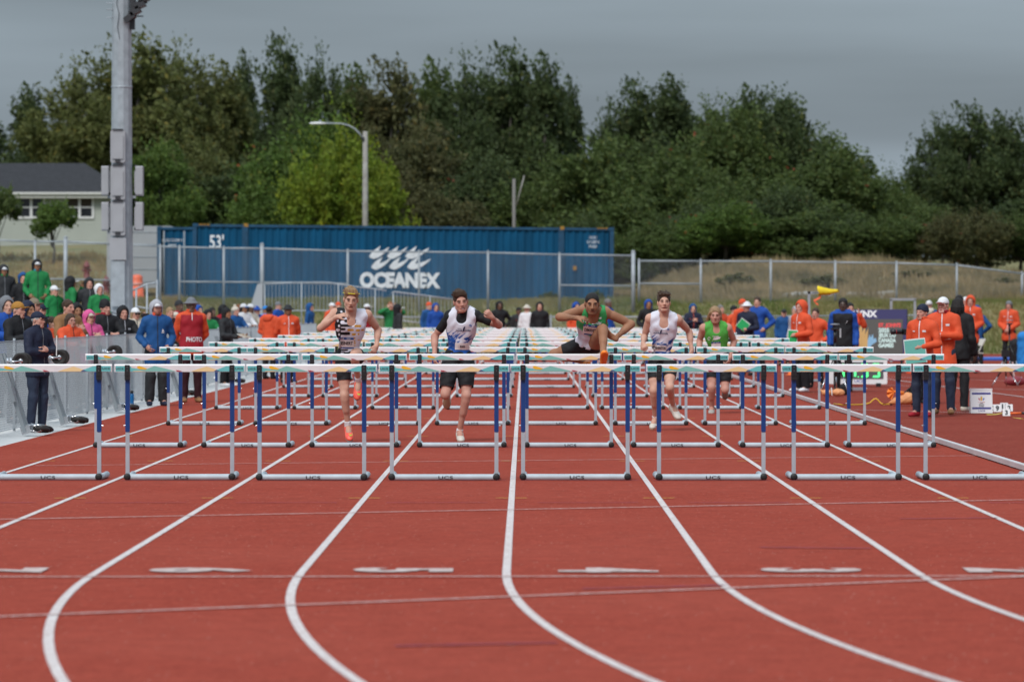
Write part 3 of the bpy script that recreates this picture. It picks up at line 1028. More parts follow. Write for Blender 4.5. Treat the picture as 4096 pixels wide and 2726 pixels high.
def make_tree2(seed, Hh, Rr, n_lobe, wind, n_leaf, leaf, feather, berries=0.0, zlow=0.22):
    """billowing crown: overlapping lobes of leaf sprays, with windblown sprigs breaking the outline"""
    rng = np.random.RandomState(seed)
    limbs = MB()
    limbs.path([(0, 0, -0.3), (0.1, 0, Hh * 0.2), (-0.1, 0.1, Hh * 0.55)], 0.022 * Hh, 8, 0.010 * Hh)
    pos, axis, clb = [], [], []
    per_lobe = n_leaf // n_lobe
    for i in range(n_lobe):
        lr = Rr * rng.uniform(0.30, 0.46)
        if i < 2:
            rho, zc = Rr * rng.uniform(0.0, 0.30), Hh - lr * 1.0 - (0.02 + 0.07 * i) * Hh
        else:
            rho = Rr * rng.uniform(0.35, 0.70)
            f_ = rho / Rr
            zmax = Hh * (1 - 0.45 * f_ ** 2) - lr
            zc = rng.uniform(zlow * Hh, max(zmax, zlow * Hh + 0.5))
        th = 2.4 * i + rng.uniform(-0.4, 0.4)
        c0 = np.array([rho * math.cos(th), rho * math.sin(th), zc])
        limbs.path([(-0.05, 0.05, Hh * 0.25), tuple(c0 * np.array([0.5, 0.5, 0.85])), tuple(c0)], 0.008 * Hh, 5, 0.003 * Hh)
        nc = 64
        k = max(6, per_lobe // nc)
        for q in range(nc):
            dv = rng.normal(size=3); dv /= np.linalg.norm(dv)
            dv[2] = dv[2] * 0.9 + 0.12
            rr = lr * rng.uniform(0.55, 1.0) * (1 + 0.18 * math.sin(5 * dv[0] + seed) * math.sin(4 * dv[2] + i))
            c = c0 + dv * rr * np.array([1.0, 1.0, 0.92])
            ax = dv * 0.5 + np.array([wind * 0.6, 0, 0.45]) + rng.normal(size=3) * 0.3
            ax /= np.linalg.norm(ax)
            L = Rr * 0.30 * rng.uniform(0.5, 1.1)
            if rng.uniform() < feather and dv[2] > 0.1:
                L *= 1.9
                ax = nrm(np.array([wind * 0.55, 0.1 * rng.normal(), 1.0]) + rng.normal(size=3) * 0.22)
                c = c + ax * L * 0.3
            s_ = rng.uniform(-0.5, 0.5, k)
            side = rng.normal(size=(k, 3)) * (0.17 * L * (1 - np.abs(s_) * 1.2))[:, None]
            pos.append(c + np.outer(s_ * L, ax) + side)
            axis.append(np.tile(ax, (k, 1)))
            clb.append(np.full(k, rng.uniform(0.74, 1.30)))
    pos = np.concatenate(pos); axis = np.concatenate(axis)
    pos[:, 2] = np.maximum(pos[:, 2], 0.04 * Hh)
    n = len(pos)
    a = axis * 0.6 + rng.normal(size=(n, 3)) * 0.55
    a /= np.linalg.norm(a, axis=1)[:, None]
    b = np.cross(a, rng.normal(size=(n, 3)))
    b /= np.linalg.norm(b, axis=1)[:, None]
    sz = leaf * rng.uniform(0.55, 1.3, n)[:, None]
    v = np.stack([pos - a * sz, pos + b * sz * 0.5, pos + a * sz, pos - b * sz * 0.5], 1).reshape(-1, 3)
    f = np.arange(4 * n).reshape(n, 4)
    me = mesh_from('crown', v, f)
    col = np.ones((n, 4), np.float32)
    br = rng.uniform(0.88, 1.12, n) * np.concatenate(clb)
    yl = (rng.uniform(size=n) < 0.05)
    col[:, 0] = br * np.where(yl, 1.6, 1.0); col[:, 1] = br * np.where(yl, 1.25, 1.0); col[:, 2] = br
    if berries:
        rb = rng.uniform(size=n) < berries
        col[rb, 0] = 4.0; col[rb, 1] = 0.7; col[rb, 2] = 1.2
    at = me.color_attributes.new('Col', 'FLOAT_COLOR', 'POINT')
    at.data.foreach_set('color', np.repeat(col, 4, axis=0).ravel())
    return me, limbs.mesh('trunk', True)
TV = {
    'S1': make_tree2(1, 12, 4.4, 15, -0.8, 25000, 0.19, 0.30),
    'S2': make_tree2(2, 12, 4.0, 13, -0.8, 22000, 0.19, 0.34),
    'S3': make_tree2(3, 12, 4.9, 17, -0.7, 27000, 0.18, 0.28),
    'R1': make_tree2(4, 10, 5.4, 16, -0.45, 26000, 0.21, 0.14, zlow=0.10),
    'R2': make_tree2(5, 10, 5.2, 15, -0.35, 25000, 0.18, 0.10, 0.006, zlow=0.10),
    'R3': make_tree2(6, 10, 5.6, 17, -0.45, 26000, 0.19, 0.12, zlow=0.10),
    'B1': make_tree(7, 4, 2.0, 12, 0.8, -0.3, 6000, 0.13, False, low=0.03),
    'Y1': make_tree2(8, 4.5, 1.9, 8, -0.3, 5200, 0.12, 0.15, zlow=0.42),
}
tree_n = [0]
def tree(px, top, wpx, d, kind, colr, label, group=None, zbase=None):
    me_c, me_t = TV[kind]
    Hu = {'S': 12.0, 'R': 10.0, 'B': 4.0, 'Y': 4.5}[kind[0]]
    Ru = {'S1': 4.4, 'S2': 4.0, 'S3': 4.9, 'R1': 5.4, 'R2': 5.2, 'R3': 5.6, 'B1': 2.5, 'Y1': 1.9}[kind]
    x = (px - VX) * d / F
    zb = float(zt(x, d)) if zbase is None else zbase
    ztop = H - (top - HY) * d / F
    h = ztop - zb
    w = wpx * d / F / 2
    root = thing({'B': 'bush'}.get(kind[0], 'tree'), label, {'B': 'bush'}.get(kind[0], 'tree'), (x, d, zb), 0, group)
    sx, sz = w / Ru * (1.16 if kind[0] in 'SR' else 1.0), h / Hu
    tree_n[0] += 1
    c = link('crown' if kind[0] != 'B' else 'foliage', me_c, None, root)
    if len(me_c.materials) == 0: me_c.materials.append(LM[colr])
    c.material_slots[0].link = 'OBJECT'; c.material_slots[0].material = LM[colr]
    c.scale = (sx, sx, sz)
    rot = (tree_n[0] * 37 % 40 - 20)
    c.rotation_euler = (0, 0, R(rot))
    t = link('trunk' if kind[0] != 'B' else 'stem', me_t, M_BARK, root)
    t.scale = (sx, sx, sz); t.rotation_euler = (0, 0, R(rot))
    return root
gb = 'trees of the belt behind the fence'
lab = {'dark': 'dark green windswept tree in the belt behind the fence', 'mid': 'mid green leafy tree in the belt behind the fence',
       'olive': 'olive green windblown tree in the belt behind the house and container', 'brown': 'brownish green tree in the belt behind the fence',
       'yellow': 'yellow-green rounded tree behind the street lamp', 'fresh': 'fresh green tree behind the fence'}
ZONES = [(200, 'behind the roof of the green house'), (420, 'behind the windows of the green house'), (600, 'behind the floodlight pole'), (800, 'behind the white box trailer'),
         (1000, 'behind the 53 foot lettering'), (1300, 'behind the picket railing'), (1480, 'behind the street lamp'), (1720, 'behind the wave emblem'), (1950, 'between wave emblem and timber pole'),
         (2150, 'behind the short timber pole'), (2460, 'behind the far end of the container'), (2700, 'behind the post where the fences meet'), (2950, 'behind the tan grass of the hillside'),
         (3150, 'behind the official in the white hat'), (3350, 'behind the yellow windsock'), (3560, 'behind the display board'), (3760, 'behind the rocky patch'), (3960, 'behind the rusty rounded tree'), (99999, 'beyond the bend of the hillside fence')]
LOOK = {'dark': 'dark green', 'mid': 'mid green', 'olive': 'olive green', 'brown': 'brownish green', 'fresh': 'fresh green'}
BELT = []
def belt(rows): BELT.extend(rows)
def plant_belt():
    cells = {}
    for r_ in BELT:
        z = next(i for i, q in enumerate(ZONES) if r_[0] < q[0])
        cells.setdefault((z, r_[5]), []).append(r_)
    for (z, c), rows in cells.items():
        rows.sort(key=lambda q: q[1])
        words = {1: ['windswept'], 2: ['taller windswept', 'lower rounded'], 3: ['tallest windswept', 'middle sized', 'lowest rounded']}.get(len(rows)) or ['tallest windswept', 'second tallest', 'third tallest', 'fourth tallest', 'fifth tallest', 'smallest'][:len(rows)]
        for r_, w_ in zip(rows, words):
            px, top, w, d, kind, cc_ = r_
            tree(px, top, w, d, kind, cc_, '%s %s tree %s' % (w_, LOOK[cc_], ZONES[z][1]), gb)
belt([
    # back row
    (-80, 500, 420, 240, 'S1', 'dark'), (120, 365, 280, 232, 'S2', 'dark'), (300, 262, 400, 226, 'S3', 'olive'), (520, 170, 560, 224, 'S1', 'olive'),
    (700, 195, 420, 228, 'S3', 'olive'), (900, 285, 360, 230, 'S2', 'olive'), (975, 245, 190, 240, 'S2', 'dark'), (1115, 188, 330, 236, 'S1', 'dark'),
    (1260, 228, 330, 232, 'S3', 'dark'), (1420, 300, 340, 230, 'S2', 'mid'), (1540, 278, 420, 228, 'S1', 'brown'), (1740, 275, 340, 236, 'S2', 'mid'),
    (1860, 250, 420, 234, 'S3', 'dark'), (2020, 225, 400, 230, 'S1', 'dark'), (2180, 255, 330, 228, 'S2', 'dark'), (2280, 345, 200, 232, 'S2', 'dark'),
    (2430, 430, 260, 236, 'S3', 'dark'), (2530, 350, 320, 230, 'S1', 'dark'), (2680, 330, 330, 228, 'S2', 'dark'), (2830, 410, 360, 232, 'S3', 'mid'),
    (3010, 372, 330, 226, 'S2', 'dark'), (3120, 420, 330, 222, 'S1', 'dark'), (3260, 545, 420, 224, 'R2', 'mid'), (3430, 630, 300, 222, 'R1', 'mid'), (3560, 690, 290, 226, 'R3', 'mid'),
    (3745, 480, 250, 236, 'S3', 'dark'), (3860, 445, 330, 230, 'S1', 'dark'), (4010, 470, 300, 234, 'S2', 'dark'), (4150, 430, 400, 232, 'S3', 'dark'), (4380, 470, 480, 236, 'S1', 'dark'),
    (-330, 420, 480, 238, 'S3', 'mid'), (-640, 440, 520, 240, 'S1', 'mid'), (-960, 400, 560, 236, 'S2', 'olive'), (-1300, 470, 560, 240, 'S3', 'dark'), (4700, 480, 520, 236, 'S2', 'mid'), (5050, 520, 560, 238, 'S3', 'olive'), (3230, 680, 380, 238, 'R3', 'dark'), (3500, 780, 420, 240, 'R1', 'dark'),
])
belt([
    (2600, 880, 420, 187, 'R3', 'mid'), (2900, 820, 420, 187, 'R2', 'fresh'), (3220, 840, 420, 187, 'R1', 'mid'), (3540, 850, 400, 187, 'R3', 'mid'), (4080, 860, 360, 189, 'R2', 'mid'), (2330, 860, 360, 188, 'R3', 'dark'),
    # nearer, lower row
    (640, 585, 420, 205, 'R1', 'mid'), (760, 520, 400, 210, 'R3', 'olive'), (960, 640, 420, 206, 'R1', 'dark'),
    (1230, 480, 600, 203, 'R2', 'fresh'), (1150, 700, 420, 200, 'R3', 'fresh'),
    (1700, 480, 460, 210, 'R1', 'brown'), (1640, 690, 420, 202, 'R3', 'brown'), (1930, 640, 420, 208, 'R2', 'dark'), (1860, 800, 330, 198, 'R1', 'brown'),
    (2200, 640, 420, 206, 'R3', 'mid'), (2420, 540, 560, 203, 'R1', 'mid'), (2660, 590, 560, 202, 'R3', 'mid'), (2520, 770, 460, 196, 'R1', 'mid'),
    (2900, 440, 480, 206, 'R2', 'mid'), (3080, 400, 460, 208, 'R2', 'dark'), (3000, 680, 520, 196, 'R3', 'mid'), (3320, 600, 520, 200, 'R2', 'mid'), (3300, 800, 480, 193, 'R1', 'mid'),
    (3560, 760, 380, 200, 'R3', 'mid'), (3700, 830, 330, 193, 'R2', 'mid'), (3120, 760, 420, 190, 'R2', 'dark'), (4150, 760, 420, 205, 'R1', 'dark'), (3420, 860, 360, 188, 'R3', 'dark'),
    (480, 690, 260, 210, 'R3', 'mid'), (2790, 830, 420, 192, 'R2', 'dark'),
])
plant_belt()
tree(1375, 500, 460, 196, 'R3', 'yellow', 'yellow-green rounded tree rising beside the street lamp')
tree(1530, 665, 300, 194, 'R1', 'yellow', 'lower yellowing tree just right of the street lamp above the container')
tree(3905, 835, 330, 188, 'R3', 'brown', 'rusty brown rounded tree above the bend of the hillside fence')
tree(3770, 860, 240, 186, 'R2', 'brown', 'half brown half green bushy tree beside the rusty rounded one')
tree(212, 790, 230, 178, 'Y1', 'fresh', 'small young tree in front of the windows of the pale green house')
tree(-10, 735, 230, 178, 'Y1', 'mid', 'young tree partly hiding the left window of the green house')
tree(640, 560, 330, 200, 'R1', 'fresh', 'bright green tree between the floodlight pole and the lamp')
for px, top, w, d in ((2390, 1160, 90, 158.8), (2200, 1165, 120, 158.8), (2735, 1205, 120, 158.6), (2980, 1200, 90, 158.5), (3600, 1195, 80, 158.8), (3960, 1205, 90, 160.5), (3470, 1180, 60, 159.5), (310, 1035, 55, 178), (3300, 1100, 280, 168), (3650, 1080, 240, 172), (2950, 1090, 240, 170), (4020, 1110, 200, 172)):
    tree(px, top, w, d, 'B1', 'mid' if d < 165 else 'olive', 'small leafy bush growing in the grass by the fence' if d < 175 else 'round shrub by the lower wall of the green house', 'bushes along the fence' if d < 175 else None)

# ------------------------------------------------------------------ grass on the banks (uncountable)
def grass(name, label, n, xr, yr, hr, c1, c2, seed, dens=None, wid=0.03):
    rng = np.random.RandomState(seed)
    x = rng.uniform(*xr, n); y = rng.uniform(*yr, n)
    if dens is not None:
        k = rng.uniform(size=n) < dens(x, y)
        x, y = x[k], y[k]
    n = len(x)
    z = zt(x, y)
    cl = 0.75 + 0.45 * fbm(x, y, 0.8, seed + 4)
    h = rng.uniform(*hr, n) * np.clip(cl, 0.35, 1.3)
    K = 4
    V, Fc, Cc = [], [], []
    for k in range(K):
        dx = rng.normal(0, 0.10, n); dy = rng.normal(0, 0.10, n)
        lx = rng.normal(-0.22, 0.22, n) * h; ly = rng.normal(0, 0.15, n) * h
        w_ = wid * rng.uniform(0.6, 1.4, n)
        b0 = np.stack([x + dx - w_, y + dy, z - 0.05], -1)
        b1 = np.stack([x + dx + w_, y + dy, z - 0.05], -1)
        tp = np.stack([x + dx + lx, y + dy + ly, z + h * rng.uniform(0.7, 1.15, n)], -1)
        V.append(np.stack([b0, b1, tp], 1))
    V = np.stack(V, 1).reshape(-1, 3)
    f = np.arange(len(V)).reshape(-1, 3)
    me = mesh_from(name, V, f)
    mixv = np.clip(0.5 + 0.55 * fbm(x, y, 0.5, seed + 9) + rng.normal(0, 0.2, n), 0, 1)[:, None]
    c = np.array(c1) * (1 - mixv) + np.array(c2) * mixv
    c = c * rng.uniform(0.75, 1.25, n)[:, None]
    c = np.concatenate([c, np.ones((n, 1))], 1)
    at = me.color_attributes.new('Col', 'FLOAT_COLOR', 'POINT')
    at.data.foreach_set('color', np.repeat(c, 3 * K, axis=0).astype(np.float32).ravel())
    o = link(name, me, mat('grass_blades', (1, 1, 1), 0.8, attr=True, spec=0.2))
    tag(o, label, 'grass', None, 'stuff')
grass('hillside_grass', 'tall dry tan and olive grass on the hillside behind the fence', 15000, (3.5, 30), (159, 182), (0.22, 0.60),
      (0.29, 0.215, 0.115), (0.10, 0.092, 0.048), 11, lambda x, y: np.where(((x - 12.8) / 3.6) ** 2 + ((y - 163) / 2.4) ** 2 < 1, 0.03, 1.0), 0.028)
grass('bank_grass', 'short green grass on the bank below the container and fence', 16000, (-15, 24), (151.5, 159.5), (0.08, 0.30),
      (0.075, 0.11, 0.025), (0.20, 0.17, 0.07), 12, None, 0.022)
grass('dry_bank_grass', 'dry tan grass on the slope below the green house', 9000, (-34, -13), (152, 182), (0.12, 0.40),
      (0.26, 0.18, 0.085), (0.13, 0.12, 0.05), 13, None, 0.03)
# bare rocky patch on the hillside
rng = np.random.RandomState(3)
for i in range(26):
    x = 12.8 + rng.normal(0, 1.4); y = 163 + rng.normal(0, 1.0)
    s_ = rng.uniform(0.18, 0.55)
    mb = MB()
    prof = [(0.3 * s_, -0.3 * s_), (s_ * 0.95, 0), (s_ * 0.8, s_ * 0.3), (s_ * 0.35, s_ * 0.45), (0.02, s_ * 0.48)]
    mb.lathe(prof, n=9)
    mb.v = [(a * rng.uniform(0.8, 1.2) * 1.4, b * rng.uniform(0.8, 1.2), c * rng.uniform(0.8, 1.2)) for a, b, c in mb.v]
    o = mb.build('rock', mat('pale_rock', (0.30, 0.29, 0.26), 0.95, color2=(0.20, 0.19, 0.17), vscale=3, bump=0.5, bscale=9))
    o.location = (x, y, float(zt(x, y)))
    tag(o, 'pale boulder in the rocky patch on the grassy hillside', 'rock', 'boulders of the rocky patch')
# ------------------------------------------------------------------ hurdles
M_BOARD = mat('board_white', (0.74, 0.73, 0.74), 0.4, var=0.02, vscale=5)
M_BOARDP = mat('board_print_pale', (0.70, 0.66, 0.675), 0.4, var=0.05, vscale=11, detail=7)
PRINT = {
    'teal': mat('print_teal', (0.13, 0.46, 0.47), 0.4), 'sage': mat('print_sage', (0.20, 0.45, 0.40), 0.4),
    'yellow': mat('print_yellow', (0.78, 0.42, 0.03), 0.4), 'red': mat('print_red', (0.42, 0.03, 0.05), 0.4),
    'tan': mat('print_tan', (0.76, 0.55, 0.28), 0.4), 'navy': mat('print_navy', (0.05, 0.10, 0.22), 0.4),
    'pink': mat('print_pink', (0.66, 0.55, 0.52), 0.4)}
M_CAP = mat('end_cap_black', (0.01, 0.01, 0.01), 0.55)
M_TUBE = mat('base_tube', (0.43, 0.49, 0.53), 0.5, 0.0, spec=0.35, var=0.10, vscale=7)
M_CHROME = mat('chrome', (0.6, 0.6, 0.62), 0.2, 0.9)

def make_hurdle():
    root = thing('hurdle', 'hurdle', 'hurdle', (0, 0, 0), 0, 'hurdles set out in rows across the lanes')
    # board: white plank with a rounded top edge
    hz0, hz1, w, t = 0.995, 1.067, 1.2, 0.012
    sec = [(-t, hz0), (t, hz0), (t, hz1 - 0.010), (t * 0.6, hz1 - 0.002), (0, hz1), (-t * 0.6, hz1 - 0.003), (-t, hz1 - 0.013)]
    vv = [(-w / 2, a, b) for a, b in sec] + [(w / 2, a, b) for a, b in sec]
    n = len(sec)
    mb = MB()
    mb.add(vv, [(i, (i + 1) % n, n + (i + 1) % n, n + i) for i in range(n)] + [tuple(range(n))[::-1], tuple(range(n, 2 * n))])
    board = mb.build('crossbar', M_BOARD, root)
    # printed band: pale ground and coloured hills
    def uv(x, y): return (-w / 2 + (x - 118) / 1634 * w, hz0 + (333 - y) / 101 * (hz1 - hz0))
    fy = -t - 0.0008
    layers = [
        ('pale', [(120, 253), (1750, 253), (1750, 329), (120, 329)]),
        ('teal', [(133, 257), (262, 257), (330, 268), (400, 292), (430, 300), (520, 327), (133, 327)]),
        ('pink', [(322, 278), (352, 263), (405, 285), (400, 292)]),
        ('sage', [(395, 300), (500, 305), (620, 256), (760, 290), (895, 327), (370, 327)]),
        ('teal', [(330, 285), (420, 303), (500, 306), (470, 327), (320, 327)]),
        ('yellow', [(405, 259), (428, 255), (478, 270), (530, 290), (507, 303), (430, 299), (402, 280)]),
        ('tan', [(355, 321), (440, 317), (520, 327), (350, 327)]),
        ('red', [(888, 308), (930, 314), (972, 327), (900, 327)]),
        ('tan', [(1072, 327), (1180, 290), (1275, 262), (1405, 305), (1365, 327)]),
        ('teal', [(1400, 305), (1520, 257), (1740, 257), (1740, 327), (1430, 327)]),
        ('navy', [(1395, 303), (1445, 327), (1362, 327)]),
    ]
    for i, (cname, pts) in enumerate(layers):
        mb = MB()
        q = [(*uv(a, b),) for a, b in pts]
        mb.poly([(a, fy - 0.0005 * i, b) for a, b in q])
        mb.build('printed_band', M_BOARDP if cname == 'pale' else PRINT[cname], board)
    for a in (184, 1680):
        cx_, cz_ = uv(a, 301)
        text_mesh('UCS', 0.017, 0.072, (cx_, fy - 0.0075, cz_), bold=0.02, spacing=1.05).build('lettering', M_INK, board)
    # uprights
    for sx in (-1, 1):
        x = sx * 0.481
        MB().bbox((0, 0, 0), (0.036, 0.030, 0.42), 0.006).build('upright', M_GREYP, root).location = (x, 0.025, 0.235)
        sl = MB().bbox((0, 0, 0), (0.041, 0.036, 0.50), 0.007).build('upright_sleeve', M_BLUEP, root)
        sl.location = (x, 0.025, 0.692)
        MB().tube((sx * 0.02, 0, -0.19), (sx * 0.036, 0, -0.19), 0.005, 8).build('bolt', M_CHROME, sl)
        # clamp: black bracket over the board
        c = MB()
        pr = [(-0.0235, -0.075), (0.0235, -0.075), (0.0235, 0.050), (0.0225, 0.057), (0.018, 0.062), (-0.018, 0.062), (-0.0225, 0.057), (-0.0235, 0.050)]
        m = len(pr)
        vv = [(a, -0.020, b) for a, b in pr] + [(a, 0.046, b) for a, b in pr]
        # notch so that the board passes through: keep the plate in front thin
        c.add(vv, [tuple(range(m)), tuple(range(m, 2 * m))[::-1]] + [((i + 1) % m, i, m + i, m + (i + 1) % m) for i in range(m)])
        cl_ = c.build('clamp', M_BLACKP, root)
        cl_.location = (x, -0.002, 0.997)
        for bz in (0.042, 0.010):
            MB().lathe([(0.0035, 0), (0.003, 0.002)], (0, -0.0225, bz), 'Y', 8).build('rivet', M_CHROME, cl_)
        MB().box((0, -0.012, -0.033), (0.056, 0.03, 0.006)).build('hinge_pin', M_RUBBER, cl_)
        for sx2 in (-1, 1):
            MB().box((sx2 * 0.0125, -0.0215, -0.0325), (0.017, 0.003, 0.0035)).build('hinge_pin', M_CHROME, cl_)
        # foot tube with black cap
        MB().tube((0, -0.006, 0), (0, 0.62, 0), 0.0285, 14).build('foot_tube', M_TUBE, root, True).location = (x, 0, 0.029)
        MB().lathe([(0.031, 0.026), (0.0325, 0.018), (0.0325, -0.006), (0.029, -0.014), (0.012, -0.017)], (0, 0, 0), 'Y', 16).build('end_cap', M_CAP, root, True).location = (x, -0.022, 0.0325)
        MB().lathe([(0.029, 0), (0.030, 0.006), (0.022, 0.010)], (0, 0, 0), 'Y', 14).build('rear_cap', M_TUBE, root, True).location = (x, 0.62, 0.0305)
    # ribbed cross tube
    mb = MB()
    prof = []
    for k in range(28):
        a = 2 * math.pi * k / 28
        rr = 0.0285 if k % 2 else 0.0272
        prof.append((rr * math.cos(a), 0.029 + rr * math.sin(a)))
    n = len(prof)
    vv = [(-0.46, a, b) for a, b in prof] + [(0.46, a, b) for a, b in prof]
    mb.add(vv, [(i, (i + 1) % n, n + (i + 1) % n, n + i) for i in range(n)])
    cross = mb.build('base_tube', M_TUBE, root)
    text_mesh('UCS', 0.028, 0.135, (0.015, -0.030, 0.013), bold=0.02, spacing=1.05).build('lettering', M_INK, cross)
    return root
_h0 = make_hurdle()
NUMW = ['', 'one', 'two', 'three', 'four', 'five', 'six', 'seven', 'eight']
ordn = ['first', 'second', 'third', 'fourth', 'fifth', 'sixth', 'seventh', 'eighth', 'ninth', 'tenth']
# measured board centres of the two nearest rows (photo px) keep their small irregularities
c1 = [186, 718, 1247.5, 1776.5, 2301.5, 2845.5, 3385, 3913]
c2 = [553, 985.5, 1416.5, 1847, 2276.5, 2704, 3139.5, 3564]
first = True
hr = random.Random(5)
for r_, d in enumerate(ROW):
    for lane in range(1, 9):
        o = _h0 if first else copy_tree(_h0)
        first = False
        x = lane_x(lane) + hr.uniform(-0.018, 0.018)
        if r_ == 0: x = (c1[8 - lane] - VX) * d / F
        if r_ == 1: x = (c2[8 - lane] - VX) * d / F
        o.location = (x, d + hr.uniform(-0.03, 0.03), 0)
        o.rotation_euler = (0, 0, R(hr.uniform(-1.1, 1.1)))
        o['label'] = 'white-topped hurdle with blue uprights in lane %s, %s row from the finish line' % (NUMW[lane], ordn[r_])
# ------------------------------------------------------------------ figures: smooth-blended volumes meshed by surface nets
def vec(*a): return np.array(a, dtype=float)
def nrm(a): return a / (np.linalg.norm(a) + 1e-12)
def lerp(a, b, t): return a + (b - a) * t
class Field:
    def __init__(s, xs, ys, zs):
        s.x, s.y, s.z = [np.asarray(q, np.float32) for q in (xs, ys, zs)]
        s.F = np.full((len(xs), len(ys), len(zs)), 0.12, np.float32)
    def block(s, lo, hi):
        sl = []
        for ax, a, b in ((s.x, lo[0], hi[0]), (s.y, lo[1], hi[1]), (s.z, lo[2], hi[2])):
            i, j = np.searchsorted(ax, a), np.searchsorted(ax, b)
            if j <= i: return None
            sl.append(slice(i, j))
        return tuple(sl)
    def dist(s, pr, sl, inf):
        x = s.x[sl[0]][:, None, None]; y = s.y[sl[1]][None, :, None]; z = s.z[sl[2]][None, None, :]
        if pr['t'] == 'c':
            p, q = pr['p'], pr['q']
            d = q - p
            L2 = float(d @ d) + 1e-9
            t = ((x - p[0]) * d[0] + (y - p[1]) * d[1] + (z - p[2]) * d[2]) / L2
            t = np.clip(t, 0, 1)
            r = pr['r'] + (pr['r2'] - pr['r']) * t + inf
            return np.sqrt((x - p[0] - t * d[0]) ** 2 + (y - p[1] - t * d[1]) ** 2 + (z - p[2] - t * d[2]) ** 2) - r
        c, ra, M = pr['c'], pr['ra'] + inf, pr['M']
        x, y, z = x - c[0], y - c[1], z - c[2]
        if M is None:
            u = (x / ra[0], y / ra[1], z / ra[2]); ra2 = ra
        else:
            u = tuple((x * M[0, k] + y * M[1, k] + z * M[2, k]) / ra[k] for k in range(3)); ra2 = ra
        k0 = np.sqrt(u[0] ** 2 + u[1] ** 2 + u[2] ** 2)
        k1 = np.sqrt((u[0] / ra2[0]) ** 2 + (u[1] / ra2[1]) ** 2 + (u[2] / ra2[2]) ** 2) + 1e-9
        return k0 * (k0 - 1) / k1
    def ext(s, pr, inf, m=0.05):
        if pr['t'] == 'c':
            r = max(pr['r'], pr['r2']) + inf + m
            return np.minimum(pr['p'], pr['q']) - r, np.maximum(pr['p'], pr['q']) + r
        r = pr['ra'].max() + inf + m
        return pr['c'] - r, pr['c'] + r
    def add(s, pr, inf=0.0, k=None):
        sl = s.block(*s.ext(pr, inf))
        if sl is None: return
        d = s.dist(pr, sl, inf)
        k = pr['k'] if k is None else k
        a = s.F[sl]
        if k > 0:
            h = np.maximum(k - np.abs(a - d), 0) / k
            s.F[sl] = np.minimum(a, d) - h * h * k * 0.25
        else:
            s.F[sl] = np.minimum(a, d)
    def sub(s, pr, inf=0.0, k=0.01):
        sl = s.block(*s.ext(pr, inf))
        if sl is None: return
        d = -s.dist(pr, sl, inf)
        a = s.F[sl]
        h = np.maximum(k - np.abs(a - d), 0) / k
        s.F[sl] = np.maximum(a, d) + h * h * k * 0.25
    def cut(s, p, n, k=0.004):
        """remove the side the normal points to"""
        d = (s.x[:, None, None] - p[0]) * n[0] + (s.y[None, :, None] - p[1]) * n[1] + (s.z[None, None, :] - p[2]) * n[2]
        s.F = np.maximum(s.F, d.astype(np.float32))
    def fold(s, amp, fx, fy, fz, ph):
        m = np.abs(s.F) < 0.04
        i, j, k = np.nonzero(m)
        X, Y, Z = s.x[i], s.y[j], s.z[k]
        n = np.sin(fx * X + 2.2 * np.sin(fz * 0.6 * Z + ph) + ph) * np.sin(fz * Z + 1.7 * np.sin(fx * 0.8 * X + fy * 0.5 * Y) + 2 * ph) \
            + 0.6 * np.sin(fz * 1.9 * Z - fx * 1.1 * X + fy * Y + 3 * ph)
        s.F[i, j, k] += (amp * n * np.clip(1 - np.abs(s.F[i, j, k]) / 0.04, 0, 1)).astype(np.float32)
    def mesh(s):
        Fv = s.F
        ins = Fv < 0
        nx, ny, nz = Fv.shape
        cnt = np.zeros((nx - 1, ny - 1, nz - 1), np.int8)
        for a in (0, 1):
            for b in (0, 1):
                for c in (0, 1):
                    cnt += ins[a:nx - 1 + a, b:ny - 1 + b, c:nz - 1 + c]
        act = (cnt > 0) & (cnt < 8)
        I, J, K = np.nonzero(act)
        n = len(I)
        idx = np.full(act.shape, -1, np.int32)
        idx[I, J, K] = np.arange(n)
        acc = np.zeros((n, 3), np.float64); num = np.zeros(n)
        cor = [(a, b, c) for a in (0, 1) for b in (0, 1) for c in (0, 1)]
        val = {q: Fv[I + q[0], J + q[1], K + q[2]] for q in cor}
        crd = {q: np.stack([s.x[I + q[0]], s.y[J + q[1]], s.z[K + q[2]]], -1).astype(np.float64) for q in cor}
        for q in cor:
            for ax in range(3):
                if q[ax]: continue
                w = list(q); w[ax] = 1; w = tuple(w)
                m = (val[q] < 0) != (val[w] < 0)
                t = val[q][m] / (val[q][m] - val[w][m])
                acc[m] += crd[q][m] + (crd[w][m] - crd[q][m]) * t[:, None]
                num[m] += 1
        v = acc / num[:, None]
        faces = []
        for ax in range(3):
            a0 = [slice(None)] * 3; a1 = [slice(None)] * 3
            a0[ax] = slice(0, -1); a1[ax] = slice(1, None)
            A, B = ins[tuple(a0)], ins[tuple(a1)]
            ch = A != B
            i, j, k = np.nonzero(ch)
            o = [(ax + 1) % 3, (ax + 2) % 3]
            g = np.stack([i, j, k], -1)
            ok = (g[:, o[0]] > 0) & (g[:, o[1]] > 0) & (g[:, o[0]] < act.shape[o[0]]) & (g[:, o[1]] < act.shape[o[1]])
            g = g[ok]
            flip = A[g[:, 0], g[:, 1], g[:, 2]]
            qd = []
            for du, dv in ((-1, -1), (0, -1), (0, 0), (-1, 0)):
                h = g.copy(); h[:, o[0]] += du; h[:, o[1]] += dv
                qd.append(idx[h[:, 0], h[:, 1], h[:, 2]])
            qd = np.stack(qd, -1)
            qd[~flip] = qd[~flip][:, ::-1]
            faces.append(qd)
        return v, np.concatenate(faces)

